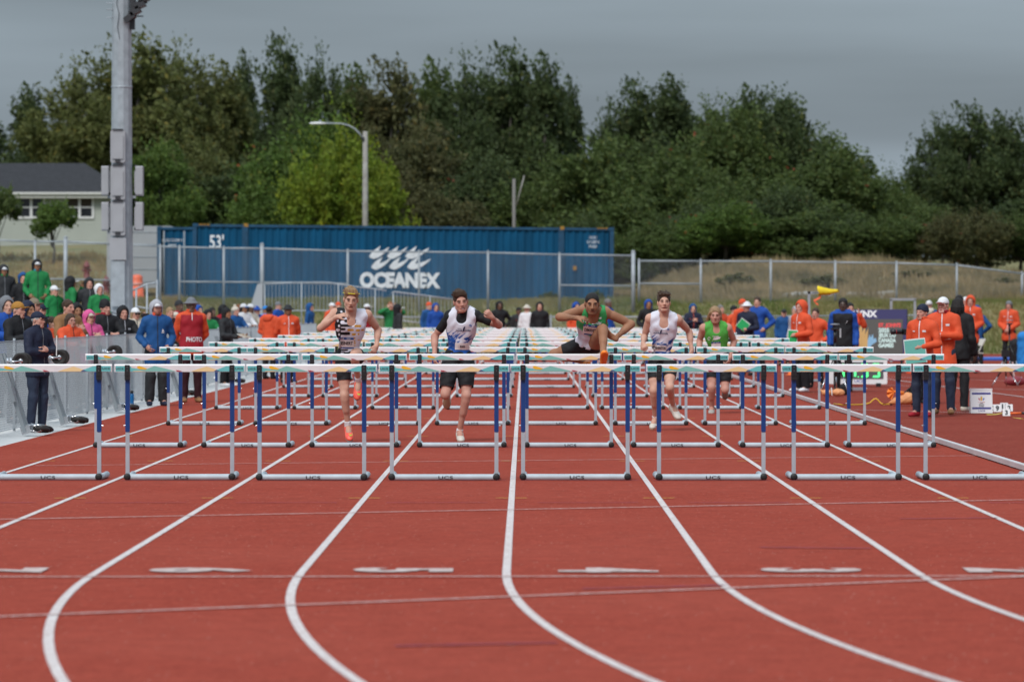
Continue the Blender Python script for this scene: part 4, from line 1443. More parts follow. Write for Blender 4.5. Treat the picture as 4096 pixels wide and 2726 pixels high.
def C(p, q, r, r2=None, k=0.02, g=''): return dict(t='c', p=np.asarray(p, float), q=np.asarray(q, float), r=r, r2=r if r2 is None else r2, k=k, g=g)
def E(c, ra, M=None, k=0.02, g=''): return dict(t='e', c=np.asarray(c, float), ra=np.asarray(ra, float), M=M, k=k, g=g)

def grid_for(prims, inf, vox, fine=None, fvox=None):
    lo = np.full(3, 1e9); hi = -lo
    for p in prims:
        if p['t'] == 'c':
            r = max(p['r'], p['r2']) + inf
            a, b = np.minimum(p['p'], p['q']) - r, np.maximum(p['p'], p['q']) + r
        else:
            a, b = p['c'] - p['ra'].max() - inf, p['c'] + p['ra'].max() + inf
        lo = np.minimum(lo, a); hi = np.maximum(hi, b)
    lo -= 0.03; hi += 0.03
    ax = []
    for i in range(3):
        if fine is None:
            ax.append(np.arange(lo[i], hi[i] + vox, vox)); continue
        c, r = fine[0][i], fine[1]
        L, Rr = c - r, c + r
        a = np.arange(lo[i], max(L, lo[i]), vox)
        b = np.arange(max(L, lo[i]), min(Rr, hi[i]), fvox)
        e = np.arange(min(Rr, hi[i]), hi[i] + vox, vox)
        q = np.unique(np.concatenate([a, b, e]))
        ax.append(q[np.concatenate([[True], np.diff(q) > 1e-5])])
    return ax

def head_prims(c, Rm, s=1.0, mouth=0.0, neck=None, neck_r=0.056):
    """head in its own frame: -y is where the face looks, z up; c = centre"""
    T = lambda x, y, z: c + Rm @ (np.array([x, y, z]) * s)
    g = 'head'
    pr = [E(T(0, 0.018, 0.036), np.array([.074, .094, .082]) * s, Rm, 0.02, g),
          E(T(0, -0.022, -0.03), np.array([.060, .068, .078]) * s, Rm, 0.03, g),
          E(T(0, -0.060, -0.088 - mouth * 0.6), np.array([.030, .026, .022]) * s, Rm, 0.03, g),
          C(T(-.046, 0.0, -.058), T(-.018, -.058, -.092 - mouth * 0.5), .020 * s, .016 * s, 0.025, g),
          C(T(.046, 0.0, -.058), T(.018, -.058, -.092 - mouth * 0.5), .020 * s, .016 * s, 0.025, g),
          E(T(-.040, -.056, -.020), np.array([.018, .013, .018]) * s, Rm, 0.025, g),
          E(T(.040, -.056, -.020), np.array([.018, .013, .018]) * s, Rm, 0.025, g),
          C(T(-.040, -.072, .026), T(.040, -.072, .026), .011 * s, None, 0.02, g),
          C(T(0, -.088, .014), T(0, -.110, -.026), .0075 * s, .0115 * s, 0.012, g),
          E(T(-.011, -.099, -.030), np.array([.009, .010, .008]) * s, Rm, 0.008, g),
          E(T(.011, -.099, -.030), np.array([.009, .010, .008]) * s, Rm, 0.008, g)]
    eyes = [E(T(sx * .032, -.099, .008), np.array([.015, .010, .0080]) * s, Rm, 0.008, 'socket') for sx in (-1, 1)]
    lips = [C(T(-.021, -.082, -.060), T(0, -.091, -.0565), .0048 * s, .0062 * s, 0.008, g), C(T(.021, -.082, -.060), T(0, -.091, -.0565), .0048 * s, .0062 * s, 0.008, g),
            C(T(-.017, -.082, -.071 - mouth), T(.017, -.082, -.071 - mouth), .0065 * s, None, 0.008, g)]
    slit = [E(T(0, -.093, -.0645 - mouth * 0.5), np.array([.019, .012, .0022 + mouth * 0.5]) * s, Rm, 0.003, 'mouth')]
    ears = [E(T(sx * .076, .016, -.004), np.array([.010, .021, .031]) * s, Rm, 0.008, g) for sx in (-1, 1)]
    lids = [E(T(sx * .031, -.0775, .0065), np.array([.0135, .0135, .0135]) * s, Rm, 0.004, g) for sx in (-1, 1)]
    out_ = pr + lips + ears
    if neck is not None:
        out_ += [C(T(0, .022, -.055), neck + Rm @ np.array([0, .012, 0.02]), neck_r * s, neck_r * 1.06, 0.03, 'neck')]
    return out_, eyes, slit, lids

def hand_prims(w, d, n, curl=25, spread=1.0, s=1.0, side=1, g='hand', thumb=35):
    """w wrist, d pointing to the knuckles, n out of the palm's back; side = +1 puts the thumb on the cross(d, n) side"""
    d, n = nrm(d), nrm(n - d * (n @ nrm(d)))
    u = np.cross(d, n) * side
    M = np.stack([u, n, d], 1)
    pr = [C(w - d * 0.02, w + d * 0.02, .025 * s, .026 * s, 0.02, g), E(w + d * .050 * s, np.array([.040, .0155, .047]) * s, M, 0.015, g)]
    lens = [(.043, .026, .020), (.047, .030, .022), (.044, .027, .021), (.034, .021, .018)]
    for i in range(4):
        off = (0.030 - 0.020 * i) * s
        b = w + d * (.088 - 0.004 * abs(i - 1.3)) * s + u * off
        ang = 0.0
        dd = nrm(d + u * (0.10 - 0.07 * i) * spread)
        for j in range(3):
            ang += R(curl) * (1.15 if j == 1 else 0.9)
            dr = dd * math.cos(ang) - n * math.sin(ang)
            e = b + dr * lens[i][j] * s
            pr.append(C(b, e, (.0092 - .0008 * j) * s, (.0086 - .0008 * j) * s, 0.004, g))
            b = e
    b = w + d * .022 * s + u * .028 * s
    t1 = nrm(d * math.cos(R(thumb)) + u * math.sin(R(thumb)) - n * 0.35)
    e = b + t1 * .042 * s
    pr.append(C(b, e, .0125 * s, .0105 * s, 0.010, g))
    t2 = nrm(t1 - u * (0.5 if curl > 40 else 0.15) - n * (0.4 if curl > 40 else 0.1))
    pr.append(C(e, e + t2 * .030 * s, .0100 * s, .0085 * s, 0.004, g))
    return pr

def body_prims(J, m=1.0, hands=True):
    """J: pel neck head shA elA wrA hdA hipA knA anA toA (+B); m = build"""
    pel, nk = J['pel'], J['neck']
    up = nrm(nk - pel)
    rt = nrm(J['shB'] - J['shA']); rt = nrm(rt - up * (rt @ up))
    fw = np.cross(rt, up)
    M = np.stack([rt, -fw, up], 1)
    hp = J['hipB'] - J['hipA']; hrt = nrm(hp - up * (hp @ up)); Mh = np.stack([hrt, -np.cross(hrt, up), up], 1)
    a = lambda t, x=0., f=0., z=0.: pel + (nk - pel) * t + rt * x + fw * f + up * z
    g = 'torso'
    pr = [E(a(.70), np.array([.158 * m, .105 * m, .165]), M, .04, g), E(a(.90), np.array([.140 * m, .078, .080]), M, .04, g),
          E(a(.38), np.array([.130 * m, .092 * m, .150]), M, .05, g), E(a(.03), np.array([.148 * m, .108 * m, .115]), Mh, .04, g),
          E(a(.78, -.068, .062), [.072, .034, .058], M, .03, g), E(a(.78, .068, .062), [.072, .034, .058], M, .03, g),
          E(a(-.04, 0, -.07), [.12 * m, .07, .09], Mh, .03, g)]
    for s_, A in ((-1, 'A'), (1, 'B')):
        sh, el, wr = J['sh' + A], J['el' + A], J['wr' + A]
        pr += [C(a(1.07), lerp(a(1.0), sh, .62) + up * .026, .050, .044, .05, g), C(a(.90), lerp(a(.92), sh, .86), .058, .052, .04, g),
               C(a(.55, s_ * .09), lerp(a(.85), sh, .75), .065, .05, .05, g)]
        ua = 'uarm' + A
        pr += [E(sh, np.array([.058, .058, .062]) * m, None, .035, ua), C(sh, el, .048 * m, .036 * m, .03, ua), C(lerp(sh, el, .30), lerp(sh, el, .68), .046 * m, .043 * m, .03, ua)]
        fa = 'farm' + A
        pr += [C(el, wr, .038 * m, .0255, .025, fa), C(lerp(el, wr, .10), lerp(el, wr, .42), .040 * m, .037 * m, .03, fa), E(el, np.array([.036, .036, .036]) * m, None, .02, fa)]
        hip, kn, an, to = J['hip' + A], J['kn' + A], J['an' + A], J['to' + A]
        th = 'thigh' + A
        pr += [C(hip, kn, .086 * m, .052 * m, .05, th), C(lerp(hip, kn, .15), lerp(hip, kn, .6), .082 * m, .066 * m, .04, th), E(kn, np.array([.050, .050, .054]) * m, None, .03, th)]
        kf = nrm(nrm(kn - hip) - nrm(an - kn) + 1e-4 * np.array([0, -1., 0])) if np.linalg.norm(nrm(kn - hip) - nrm(an - kn)) > .12 else np.array([0, -1., 0])
        pr += [E(kn + kf * .034 * m, np.array([.026, .020, .030]), None, .012, th), E(lerp(hip, kn, .80) + kf * .030 + rt * (-s_) * .028, np.array([.030, .030, .045]), None, .02, th)]
        sn = 'shin' + A
        kd = nrm(an - kn)
        td = nrm(kn - hip)
        back = td - kd * (td @ kd)
        back = -nrm(to - an - kd * ((to - an) @ kd)) if np.linalg.norm(back) < 0.25 else nrm(back)
        pr += [C(kn, an, .047 * m, .033 * m, .025, sn), C(lerp(kn, an, .14) + back * .018, lerp(kn, an, .46) + back * .016, .045 * m, .036 * m, .035, sn)]
        ft = 'foot' + A
        fd = nrm(to - an)
        pr += [C(an, an + fd * .09, .033, .030, .03, ft), C(an + fd * .07, an + fd * min(.15, np.linalg.norm(to - an) * .72), .028, .020, .03, ft), E(an - fd * .012 + kd * .02, [.031, .031, .031], None, .02, ft)]
    return pr, dict(a=a, up=up, rt=rt, fw=fw, M=M)

def run(prims, inf=0.0, vox=0.012, fine=None, fvox=None, subs=(), cuts=(), fold=None, k=None, extra=()):
    ax = grid_for(list(prims) + list(extra), inf, vox, fine, fvox)
    fl_ = Field(*ax)
    for p in prims: fl_.add(p, inf, k)
    for p in extra: fl_.add(p, 0.0)
    if fold: fl_.fold(*fold)
    for p in subs: fl_.sub(p, 0.0, p['k'])
    for p, n in cuts: fl_.cut(p, n)
    return fl_.mesh()

def vcol(me, cols):
    c = np.ones((len(cols), 4), np.float32); c[:, :cols.shape[1]] = cols
    at = me.color_attributes.new('Col', 'FLOAT_COLOR', 'POINT')
    at.data.foreach_set('color', c.ravel())

def face_paint(v, c, Rm, s=1.0, mouth=0.0, beard=0.0, brow=(0.25, 0.2, 0.17), lips=(0.95, 0.62, 0.6), eyes=True, flush=0.0, mous=0.0):
    """multiplier colours over the skin tone: lips, brows, lash line, stubble"""
    L = (v - c) @ Rm / s
    x, y, z = L[:, 0], L[:, 1], L[:, 2]
    col = np.ones((len(v), 3))
    frt = (y < -0.045) & (np.abs(x) < 0.07) & (np.abs(z) < 0.14)
    def mixc(w, cc):
        w = np.clip(w, 0, 1)[:, None]
        col[:] = col * (1 - w) + np.array(cc) * col * w
    bl = lambda d, r, e: np.clip((r - d) / e + 0.5, 0, 1) * frt
    if flush:
        for sx in (-1, 1): mixc(bl(np.hypot((x - sx * .042) / 1.2, z + .025), .022, .02) * flush, (1.02, .86, .84))
        mixc(bl(np.hypot(x, z + .02), .012, .012) * flush, (1.02, .88, .86))
    mixc(bl(np.hypot(x / 2.0, (z + .0645 + mouth * .5) / (1 + mouth * 30)), .0115, .006), lips)
    mixc(bl(np.hypot(x / 4.2, (z + .0645 + mouth * .5)), .0042 + mouth * .55, .003), (.28, .12, .11))
    for sx in (-1, 1):
        q = (x - sx * .034)
        mixc(bl(np.hypot(q / 3.8, z - .0285 + 0.10 * np.abs(q)), .0045, .005) * .8, brow)
        if eyes:
            mixc(bl(np.hypot(q / 1.9, z - .0085), .0060, .005) * .8, (.30, .25, .23))
        else:
            mixc(bl(np.hypot(q / 1.9, z - .0085), .0085, .006) * .25, (.60, .5, .47))
    if beard:
        reg = ((z < -.050) & (y < .02) & (z > -.15)) | ((np.abs(x) > .05) & (z < -.0) & (y < -.005))
        edge = np.clip((-z - .045) / .015, 0, 1) * np.clip((0.02 - y) / .02, 0, 1) * (np.abs(x) < .09) * (z > -.16)
        lipz = np.clip(1 - bl(np.hypot(x / 2.0, z + .0645), .0115, .004), 0, 1)
        mixc(edge * lipz * beard, brow)
    if mous:
        mixc(bl(np.hypot(x / 3.2, z + .050), .0075, .004) * mous, brow)
    return col

SKIN = {
    'fair': mat('skin_fair', (0.50, 0.275, 0.200), 0.62, attr=True, color2=(0.58, 0.340, 0.255), vscale=9, sss=0.06, bump=0.08, bscale=140, spec=0.3),
    'pink': mat('skin_pink', (0.46, 0.225, 0.170), 0.62, attr=True, color2=(0.53, 0.285, 0.22), vscale=9, sss=0.06, bump=0.08, bscale=140, spec=0.3),
    'tan': mat('skin_tan', (0.275, 0.130, 0.072), 0.62, attr=True, color2=(0.34, 0.170, 0.098), vscale=9, sss=0.05, bump=0.08, bscale=140, spec=0.3),
    'brown': mat('skin_brown', (0.11, 0.055, 0.035), 0.45, attr=True, color2=(0.15, 0.075, 0.048), vscale=9, sss=0.04),
    'dark': mat('skin_dark', (0.058, 0.033, 0.024), 0.45, attr=True, color2=(0.085, 0.048, 0.035), vscale=9, sss=0.03)}
def fabric(name, c, rough=0.7, attr=False, var=0.10, bump=0.25, bscale=45, spec=0.3):
    return mat('fabric_' + name, c, rough, var=var, vscale=6, bump=bump, bscale=bscale, attr=attr, spec=spec, crease=0.35)
FB = {
    'orange': (0.64, 0.080, 0.026), 'blue': (0.008, 0.068, 0.215), 'royal': (0.008, 0.062, 0.31), 'navy': (0.012, 0.016, 0.038), 'black': (0.010, 0.010, 0.012),
    'char': (0.022, 0.023, 0.026), 'green': (0.012, 0.180, 0.050), 'red': (0.30, 0.010, 0.020), 'maroon': (0.030, 0.006, 0.011), 'pink': (0.60, 0.09, 0.26),
    'brown': (0.24, 0.12, 0.05), 'tan': (0.36, 0.17, 0.03), 'white': (0.70, 0.70, 0.72), 'grey': (0.16, 0.165, 0.18), 'lgrey': (0.38, 0.38, 0.42), 'sky': (0.02, 0.20, 0.55),
    'jeans': (0.022, 0.032, 0.060), 'hair_dark': (0.012, 0.009, 0.008), 'hair_brown': (0.055, 0.032, 0.020), 'hair_blond': (0.30, 0.19, 0.10), 'hair_white': (0.50, 0.49, 0.47),
    'hair_grey': (0.18, 0.17, 0.16), 'hair_ginger': (0.22, 0.085, 0.03), 'camo': (0.20, 0.16, 0.11), 'cream': (0.55, 0.50, 0.42), 'teal': (0.02, 0.20, 0.28), 'yellow': (0.75, 0.55, 0.02)}
def fab(c):
    hair = c.startswith('hair')
    return mat('fabric_' + c, FB[c], 0.55 if hair else 0.72, var=0.30 if hair else 0.10, vscale=30 if hair else 6, bump=0.6 if hair else 0.3, bscale=90 if hair else 38, spec=0.3, crease=0.0 if hair else 0.55, stretch=(1.6, 1.6, 0.22) if hair else None)

def grid_obj(name, parent, v, f, m, smooth=True):
    return link(name, mesh_from(name, v.astype(np.float32), f, smooth), m, parent)
def bvh(v, f): return BVHTree.FromPolygons([tuple(p) for p in v], [tuple(q) for q in f])
def decal(tree, v2, f2, o, ux, uz, ray, off=0.003):
    """lay flat shapes on a surface: each 2d point is cast along ray"""
    o, ux, uz, ray = [np.asarray(q, float) for q in (o, ux, uz, ray)]
    ray = nrm(ray)
    pts, deps = [], []
    for a, b in v2:
        p = o + ux * a + uz * b - ray * 0.6
        h = tree.ray_cast(Vector(p), Vector(ray), 1.6)
        deps.append(h[3] if h[0] is not None else None); pts.append(p)
    ok = [d for d in deps if d is not None]
    med = float(np.median(ok)) if ok else 0.5
    return np.array([p + ray * ((d if d is not None and abs(d - med) < 0.16 else med) - off) for p, d in zip(pts, deps)])
def rect_grid(w, h, nx=6, ny=6, cx=0., cz=0.):
    v = [(cx - w / 2 + w * i / nx, cz - h / 2 + h * j / ny) for j in range(ny + 1) for i in range(nx + 1)]
    f = [(j * (nx + 1) + i, j * (nx + 1) + i + 1, (j + 1) * (nx + 1) + i + 1, (j + 1) * (nx + 1) + i) for j in range(ny) for i in range(nx)]
    return v, f

def hair_field(c, Rm, s, style):
    T = lambda x, y, z: c + Rm @ (np.array([x, y, z]) * s)
    pr, subs, cuts = [], [], []
    if style == 'buzz':
        pr = [E(T(0, .019, .040), np.array([.0775, .0975, .0835]) * s, Rm, .01)]
        subs = [E(T(0, -.116, -.018), np.array([.100, .084, .107]) * s, Rm, .006)]
        cuts = [(T(0, 0, -.012), Rm @ np.array([0, -.35, -1.0]))]
    elif style in ('short', 'sweep', 'curly', 'long', 'bob'):
        pr = [E(T(0, .020, .048), np.array([.082, .101, .092]) * s, Rm, .02)]
        rng = np.random.RandomState(len(style) * 7)
        amp = {'short': .007, 'sweep': .010, 'curly': .012, 'long': .012, 'bob': .010}[style]
        for i in range(46):
            th = rng.uniform(0, 2 * math.pi); ph = rng.uniform(0.05, 1.25)
            dv = np.array([math.sin(ph) * math.cos(th), math.sin(ph) * math.sin(th), math.cos(ph)])
            b = np.array([.072, .088, .078]) * dv + np.array([0, .022, .046])
            sw = {'sweep': np.array([-.9, -.25, .55]), 'curly': rng.normal(size=3) * .8, 'long': np.array([-.8, .5, -.15]), 'short': np.array([-.3, -.2, .2]), 'bob': np.array([0, .2, -.8])}[style]
            e = b + (dv * 0.9 + sw) * amp * 1.5 + rng.normal(size=3) * .004
            pr.append(C(T(*b), T(*e), .0135 * s, .006 * s, .012))
        if style == 'sweep':
            for i in range(9):
                x = -.058 + .0145 * i
                pr.append(C(T(x * .9, -.058, .088), T(x * .9 - .014, -.062, .122 + .008 * math.sin(i * 1.7)), .020 * s, .013 * s, .02))
        if style == 'curly':
            for i in range(16):
                x = -.062 + .125 * (i % 8) / 7
                pr.append(E(T(x + rng.normal(0, .006), -.062 + .04 * (i // 8) + rng.normal(0, .006), .105 + .02 * (i // 8) + rng.normal(0, .007)), np.array([.019, .019, .018]) * s, Rm, .01))
        if style == 'long':
            for i in range(12):
                pr.append(C(T(-.07 + rng.normal(0, .01), .02 + .01 * i - .05, .06 - .01 * i), T(-.115 + rng.normal(0, .012), .05 + rng.normal(0, .012), -.04 - .006 * i), .016 * s, .007 * s, .014))
                pr.append(C(T(.070, .03 + rng.normal(0, .01), .05), T(.085 + rng.normal(0, .008), .055, -.05 - .004 * i), .015 * s, .007 * s, .014))
        if style == 'bob':
            for i in range(14):
                th = R(-20 + 220 * i / 13)
                pr.append(C(T(.078 * math.cos(th), .03 + .075 * math.sin(th), .03), T(.086 * math.cos(th), .03 + .08 * math.sin(th), -.105), .020 * s, .012 * s, .02))
        subs = [E(T(0.002, -.118, -.020), np.array([.106, .086, .108 if style != 'long' else .102]) * s, Rm, .006)]
        if style not in ('long', 'bob'):
            cuts = [(T(0, .02, -.030), Rm @ np.array([0, -.30, -1.0]))]
    elif style == 'afro':
        pr = [E(T(0, .022, .048), np.array([.090, .104, .092]) * s, Rm, .02)]
        subs = [E(T(0, -.118, -.020), np.array([.080, .072, .100]) * s, Rm, .006)]
        cuts = [(T(0, .02, -.020), Rm @ np.array([0, -.30, -1.0]))]
    elif style == 'locs':
        rng = np.random.RandomState(3)
        pr = [E(T(0, .022, .044), np.array([.082, .099, .086]) * s, Rm, .02)]
        for i in range(26):
            th = R(-30 + 240 * i / 25)
            b = T(.075 * math.cos(th), .03 + .085 * math.sin(th), .05 + rng.uniform(-.02, .04))
            m_ = T(.100 * math.cos(th), .035 + .105 * math.sin(th), -.02)
            e = T(.098 * math.cos(th) + rng.normal(0, .01), .04 + .11 * math.sin(th), -.12 - rng.uniform(0, .06))
            pr += [C(b, m_, .011, .010, .006), C(m_, e, .010, .007, .004)]
        subs = [E(T(0.0, -.112, -.022), np.array([.071, .060, .092]) * s, Rm, .006)]
    return pr, subs, cuts
# ------------------------------------------------------------------ the five hurdlers
def rotm(yaw=0, pitch=0, roll=0):
    """yaw about z (+ = face turns to image right), pitch (+ = looks down), roll (+ = head tips to image right)"""
    return np.array(Matrix.Rotation(R(yaw), 3, 'Z') @ Matrix.Rotation(R(pitch), 3, 'X') @ Matrix.Rotation(R(roll), 3, 'Y'))

M_SHOE_SOLE = mat('shoe_sole', (0.20, 0.22, 0.22), 0.6)
def shoe(parent, an, to, up, m, m_sole, vox=0.007, s=1.0, name='shoe', lift=0.0, knit=None):
    """an ankle, to toe tip, up = away from the sole"""
    up = nrm(up)
    w_ = to - (an - up * .055)
    fd = nrm(w_)
    up = nrm(up - fd * (up @ fd))
    rt = np.cross(fd, up)
    base = an - up * 0.072 * s
    s = s * min(1.12, max(.92, np.linalg.norm(w_) / .185))
    Mx = np.stack([rt, fd, up], 1)
    L = 0.20 * s
    pr = [E(base + fd * -.022 * s + up * .030 * s, np.array([.034, .044, .040]) * s, Mx, .03), E(base + fd * .075 * s + up * .026 * s, np.array([.038, .075, .034]) * s, Mx, .03),
          E(base + fd * .135 * s + up * .018 * s, np.array([.041, .060, .026]) * s, Mx, .03), C(an + up * -.01, base + fd * .03 * s + up * .045 * s, .034 * s, .036 * s, .03)]
    v, f = run(pr, 0.004, vox, cuts=[(base - up * .004, -up), (an + up * .022 * s, nrm(up - fd * .25))])
    o = grid_obj(name, parent, v, f, m)
    sp = [E(base + fd * -.020 * s, np.array([.037, .050, .012]) * s, Mx, .02), E(base + fd * .07 * s, np.array([.034, .085, .012]) * s, Mx, .02), E(base + fd * .135 * s, np.array([.044, .066, .012]) * s, Mx, .02)]
    v, f = run(sp, 0.0, vox, cuts=[(base + up * .010, up)])
    grid_obj('sole', o, v, f, m_sole)
    # laces
    mb = MB()
    for q in range(4):
        c_ = base + fd * (.045 + .02 * q) * s + up * (.068 - .011 * q) * s
        mb.tube(tuple(c_ - rt * .018), tuple(c_ + rt * .018), .003, 5)
    mb.build('laces', M_WINK if knit is None else knit, o)
    return o

def hem_clip(v, f, axes):
    """open tubes cleanly: axes = [(p, q, t_end, mask)], vertices past the end are drawn back onto the end plane"""
    v = v.copy(); gone = np.zeros(len(v), bool)
    info = []
    for p, q, te, mk in axes:
        L = np.linalg.norm(q - p); u = (q - p) / L
        t = ((v - p) @ u) / L
        r_ = (t > te) & mk
        gone |= r_; info.append((u, L, t, te, r_))
    keep = ~gone
    fk = keep[f].any(1)
    for u, L, t, te, r_ in info:
        v[r_] -= np.outer((t[r_] - te) * L, u)
    return v, f[fk]

def runner(label, d, J2, headR, hs, skin, hair, hair_c, hands, feet_up, jersey, shorts, shoes, paint=None, mouth=0.0, beard=0.0, mous=0.0, brow=(0.25, 0.2, 0.17), tee=None,
           skin_paint=None, socks=None, m=1.0, flush=0.3, vox=0.0092):
    J = {}
    root_w = np.array([0.0, d, 0.0])
    root_w[0] = P(J2['pel'][0], 0, d)[0]
    for k_, q in J2.items():
        dy = q[2] if len(q) > 2 else 0.0
        J[k_] = P(q[0], q[1], d + dy) - root_w
    root = thing('person', label, 'person', root_w)
    pr, fr = body_prims(J, m)
    a, up, rt, fw, M = fr['a'], fr['up'], fr['rt'], fr['fw'], fr['M']
    hp, sock, slit, lids = head_prims(J['head'], headR, hs, mouth, J['neck'], .059)
    for A in 'AB':
        dd, nn, curl, side = hands[A]
        pr += hand_prims(J['wr' + A], np.asarray(dd, float), np.asarray(nn, float), curl, 1.0, 1.0, side, 'hand' + A)
    body = pr + hp
    ax = grid_for(body, 0.0, vox, (J['head'], 0.13), 0.0052)
    fl_ = Field(*ax)
    for p in body: fl_.add(p)
    for p in sock: fl_.sub(p, 0.0, .010)
    for p in slit: fl_.sub(p, 0.0, .004)
    v, f = fl_.mesh()
    col = face_paint(v, J['head'], headR, hs, mouth, beard, brow, eyes=False, flush=flush, mous=mous)
    # knees, elbows and knuckles a little redder, armpit-pale untouched
    for k_ in ('knA', 'knB', 'elA', 'elB'):
        w = np.clip(1 - np.linalg.norm(v - J[k_], axis=1) / .06, 0, 1)[:, None] * .5
        col = col * (1 - w) + col * np.array([.95, .80, .78]) * w
    if skin_paint: col = skin_paint(v, col, J, root_w, fr)
    me = mesh_from('body', v.astype(np.float32), f, True)
    vcol(me, col)
    bo = link('body', me, SKIN[skin], root)
    # eyes
    T = lambda x, y, z: J['head'] + headR @ (np.array([x, y, z]) * hs)
    for sx in (-1, 1):
        e = MB()
        c_ = T(sx * .031, -.0790, .0085)
        e.lathe([(.0008, -.0125), (.005, -.0114), (.009, -.0085), (.0118, -.004), (.0125, 0), (.009, .0085), (.001, .0125)], (0, 0, 0), 'Y', 12)
        e.v = [tuple(c_ + headR @ (np.array(q) * hs * np.array([1, 1, .62]))) for q in e.v]
        eo = e.build('eye', mat('eye_white', (0.38, 0.31, 0.28), 0.4), root, True)
        ir = MB()
        ir.lathe([(.0040, .0), (.0037, -.001), (.001, -.0012)], (0, 0, 0), 'Y', 10)
        ir.v = [tuple(c_ + headR @ ((np.array(q) + np.array([0, -.0122, 0])) * hs)) for q in ir.v]
        ir.build('iris', mat('iris_brown', (0.045, 0.032, 0.025), 0.3), eo)
        # upper lid and brow as soft ridges
        l_ = [C(T(sx * .018, -.0885, .0125), T(sx * .031, -.0945, .0160), .0020 * hs, .0022 * hs, .003), C(T(sx * .031, -.0945, .0160), T(sx * .045, -.084, .0120), .0022 * hs, .0018 * hs, .003)]
        vv, ff = run(l_, 0, .0016)
        grid_obj('eyelid', root, vv, ff, mat('lash_' + skin, tuple(q * 2.2 for q in FB['hair_brown']) if skin != 'tan' else (0.02, 0.012, 0.01), 0.7))
        b_ = [C(T(sx * .014, -.0905, .0255), T(sx * .033, -.0915, .0325), .0022 * hs, .0028 * hs, .003), C(T(sx * .033, -.0915, .0325), T(sx * .051, -.077, .0275), .0028 * hs, .0018 * hs, .003)]
        vv, ff = run(b_, 0, .0016)
        grid_obj('eyebrow', root, vv, ff, mat('brow_dark', (0.03, 0.02, 0.015), .8) if skin == 'tan' else mat('brow_light', (0.16, 0.085, 0.05), .8))
    # hair
    hpz, hsub, hcut = hair_field(J['head'], headR, hs, hair)
    vv, ff = run(hpz, 0, .0052, subs=hsub, cuts=hcut)
    grid_obj('hair', root, vv, ff, fab(hair_c))
    tp = [p for p in pr if p['g'] == 'torso']
    torso = tp
    # jersey
    nkc = jersey.get('neck', dict())
    subs = []
    for A, s_ in (('A', -1), ('B', 1)):
        sh = J['sh' + A]
        if not tee:
            o_ = sh + rt * s_ * .035
            subs += [C(o_ + up * .12 + rt * s_ * 0.03, o_ - up * .075 + rt * s_ * 0.01, .074, .066, .008), E(sh - up * .07 + rt * s_ * .055, [.075, .10, .075], M, .01)]
        else:
            o_ = sh + rt * s_ * .040
            subs += [C(o_ + up * .12, o_ - up * .08, .060, .056, .008)]
    nd = jersey.get('depth', .085)
    nw = jersey.get('nw', .062)
    # scoop: in front deep, behind shallow
    subs += [C(J['neck'] + fw * .115 + up * .06, J['neck'] + fw * .115 - up * (nd - nw * .75), nw * 1.12, nw, .01), C(J['neck'] + up * .12 - fw * .01, J['neck'] + up * .005 + fw * .03, nw + .010, nw + .002, .01)]
    hem = a(jersey.get('hem', -.02))
    jc = [(hem, nrm(-up * 1.0 + rt * jersey.get('slant', 0.0)))]
    vv, ff = run(torso, .006 + jersey.get('loose', .002) + (.007 if tee else 0), .0068, subs=subs, cuts=jc, fold=(.0028, 38., 30., 26., 1.3 + d))
    me = mesh_from('jersey', vv.astype(np.float32), ff, True)
    vw = vv + root_w
    px = VX + vw[:, 0] * F / vw[:, 1]; py = HY - (vw[:, 2] - H) * F / vw[:, 1]
    front = ((vv - a(.5)) @ fw) > -0.02
    vcol(me, paint(px, py, front))
    jo = link('jersey', me, fabric('jersey', (1, 1, 1), .6, True, var=.04, bump=.15), root)
    tree_j = bvh(vv, ff)
    if tee:
        tsub = [C(J['neck'] + up * .12, J['neck'] + up * .012, .052, .056, .008)]
        tprim = [p for p in pr if p['g'] == 'torso' or p['g'] in ('uarmA', 'uarmB')]
        cuts = [(a(.1), -up)]
        v1, f1 = run(tprim, .0040, .0085, subs=tsub, cuts=cuts, fold=(.003, 40., 30., 30., .3),
                     extra=[C(J['neck'] - up * .02, J['neck'] + up * .035, .058, .056, .02)])
        axs = []
        for A in 'AB':
            sh, el = J['sh' + A], J['el' + A]
            t = ((v1 - sh) @ (el - sh)) / ((el - sh) @ (el - sh))
            axs.append((sh, el, .68, np.linalg.norm(v1 - sh - np.outer(np.clip(t, 0, 1.2), el - sh), axis=1) < .11))
        v1, f1 = hem_clip(v1, f1, axs)
        grid_obj('t_shirt', root, v1, f1, fab('black'))
    # shorts
    sp = [p for p in pr if p['g'] in ('thighA', 'thighB')] + [p for p in torso[3:4]] + [torso[6]]
    cuts = []
    vs_, fs_ = run(sp, shorts.get('inf', .011), .0085, cuts=[(a(shorts.get('waist', .18)), up)], fold=(.003, 30., 30., 34., .7), k=.03)
    axs = []
    for A in 'AB':
        hip, kn = J['hip' + A], J['kn' + A]
        t = np.clip(((vs_ - hip) @ (kn - hip)) / ((kn - hip) @ (kn - hip)), 0, 1)
        dist = np.linalg.norm(vs_ - hip - np.outer(t, kn - hip), axis=1)
        oth = 'B' if A == 'A' else 'A'
        h2, k2 = J['hip' + oth], J['kn' + oth]
        t2 = np.clip(((vs_ - h2) @ (k2 - h2)) / ((k2 - h2) @ (k2 - h2)), 0, 1)
        d2 = np.linalg.norm(vs_ - h2 - np.outer(t2, k2 - h2), axis=1)
        axs.append((hip, kn, shorts['len'][A], dist < d2))
    vs_, fs_ = hem_clip(vs_, fs_, axs)
    so = grid_obj('shorts', root, vs_, fs_, fab(shorts.get('c', 'black')))
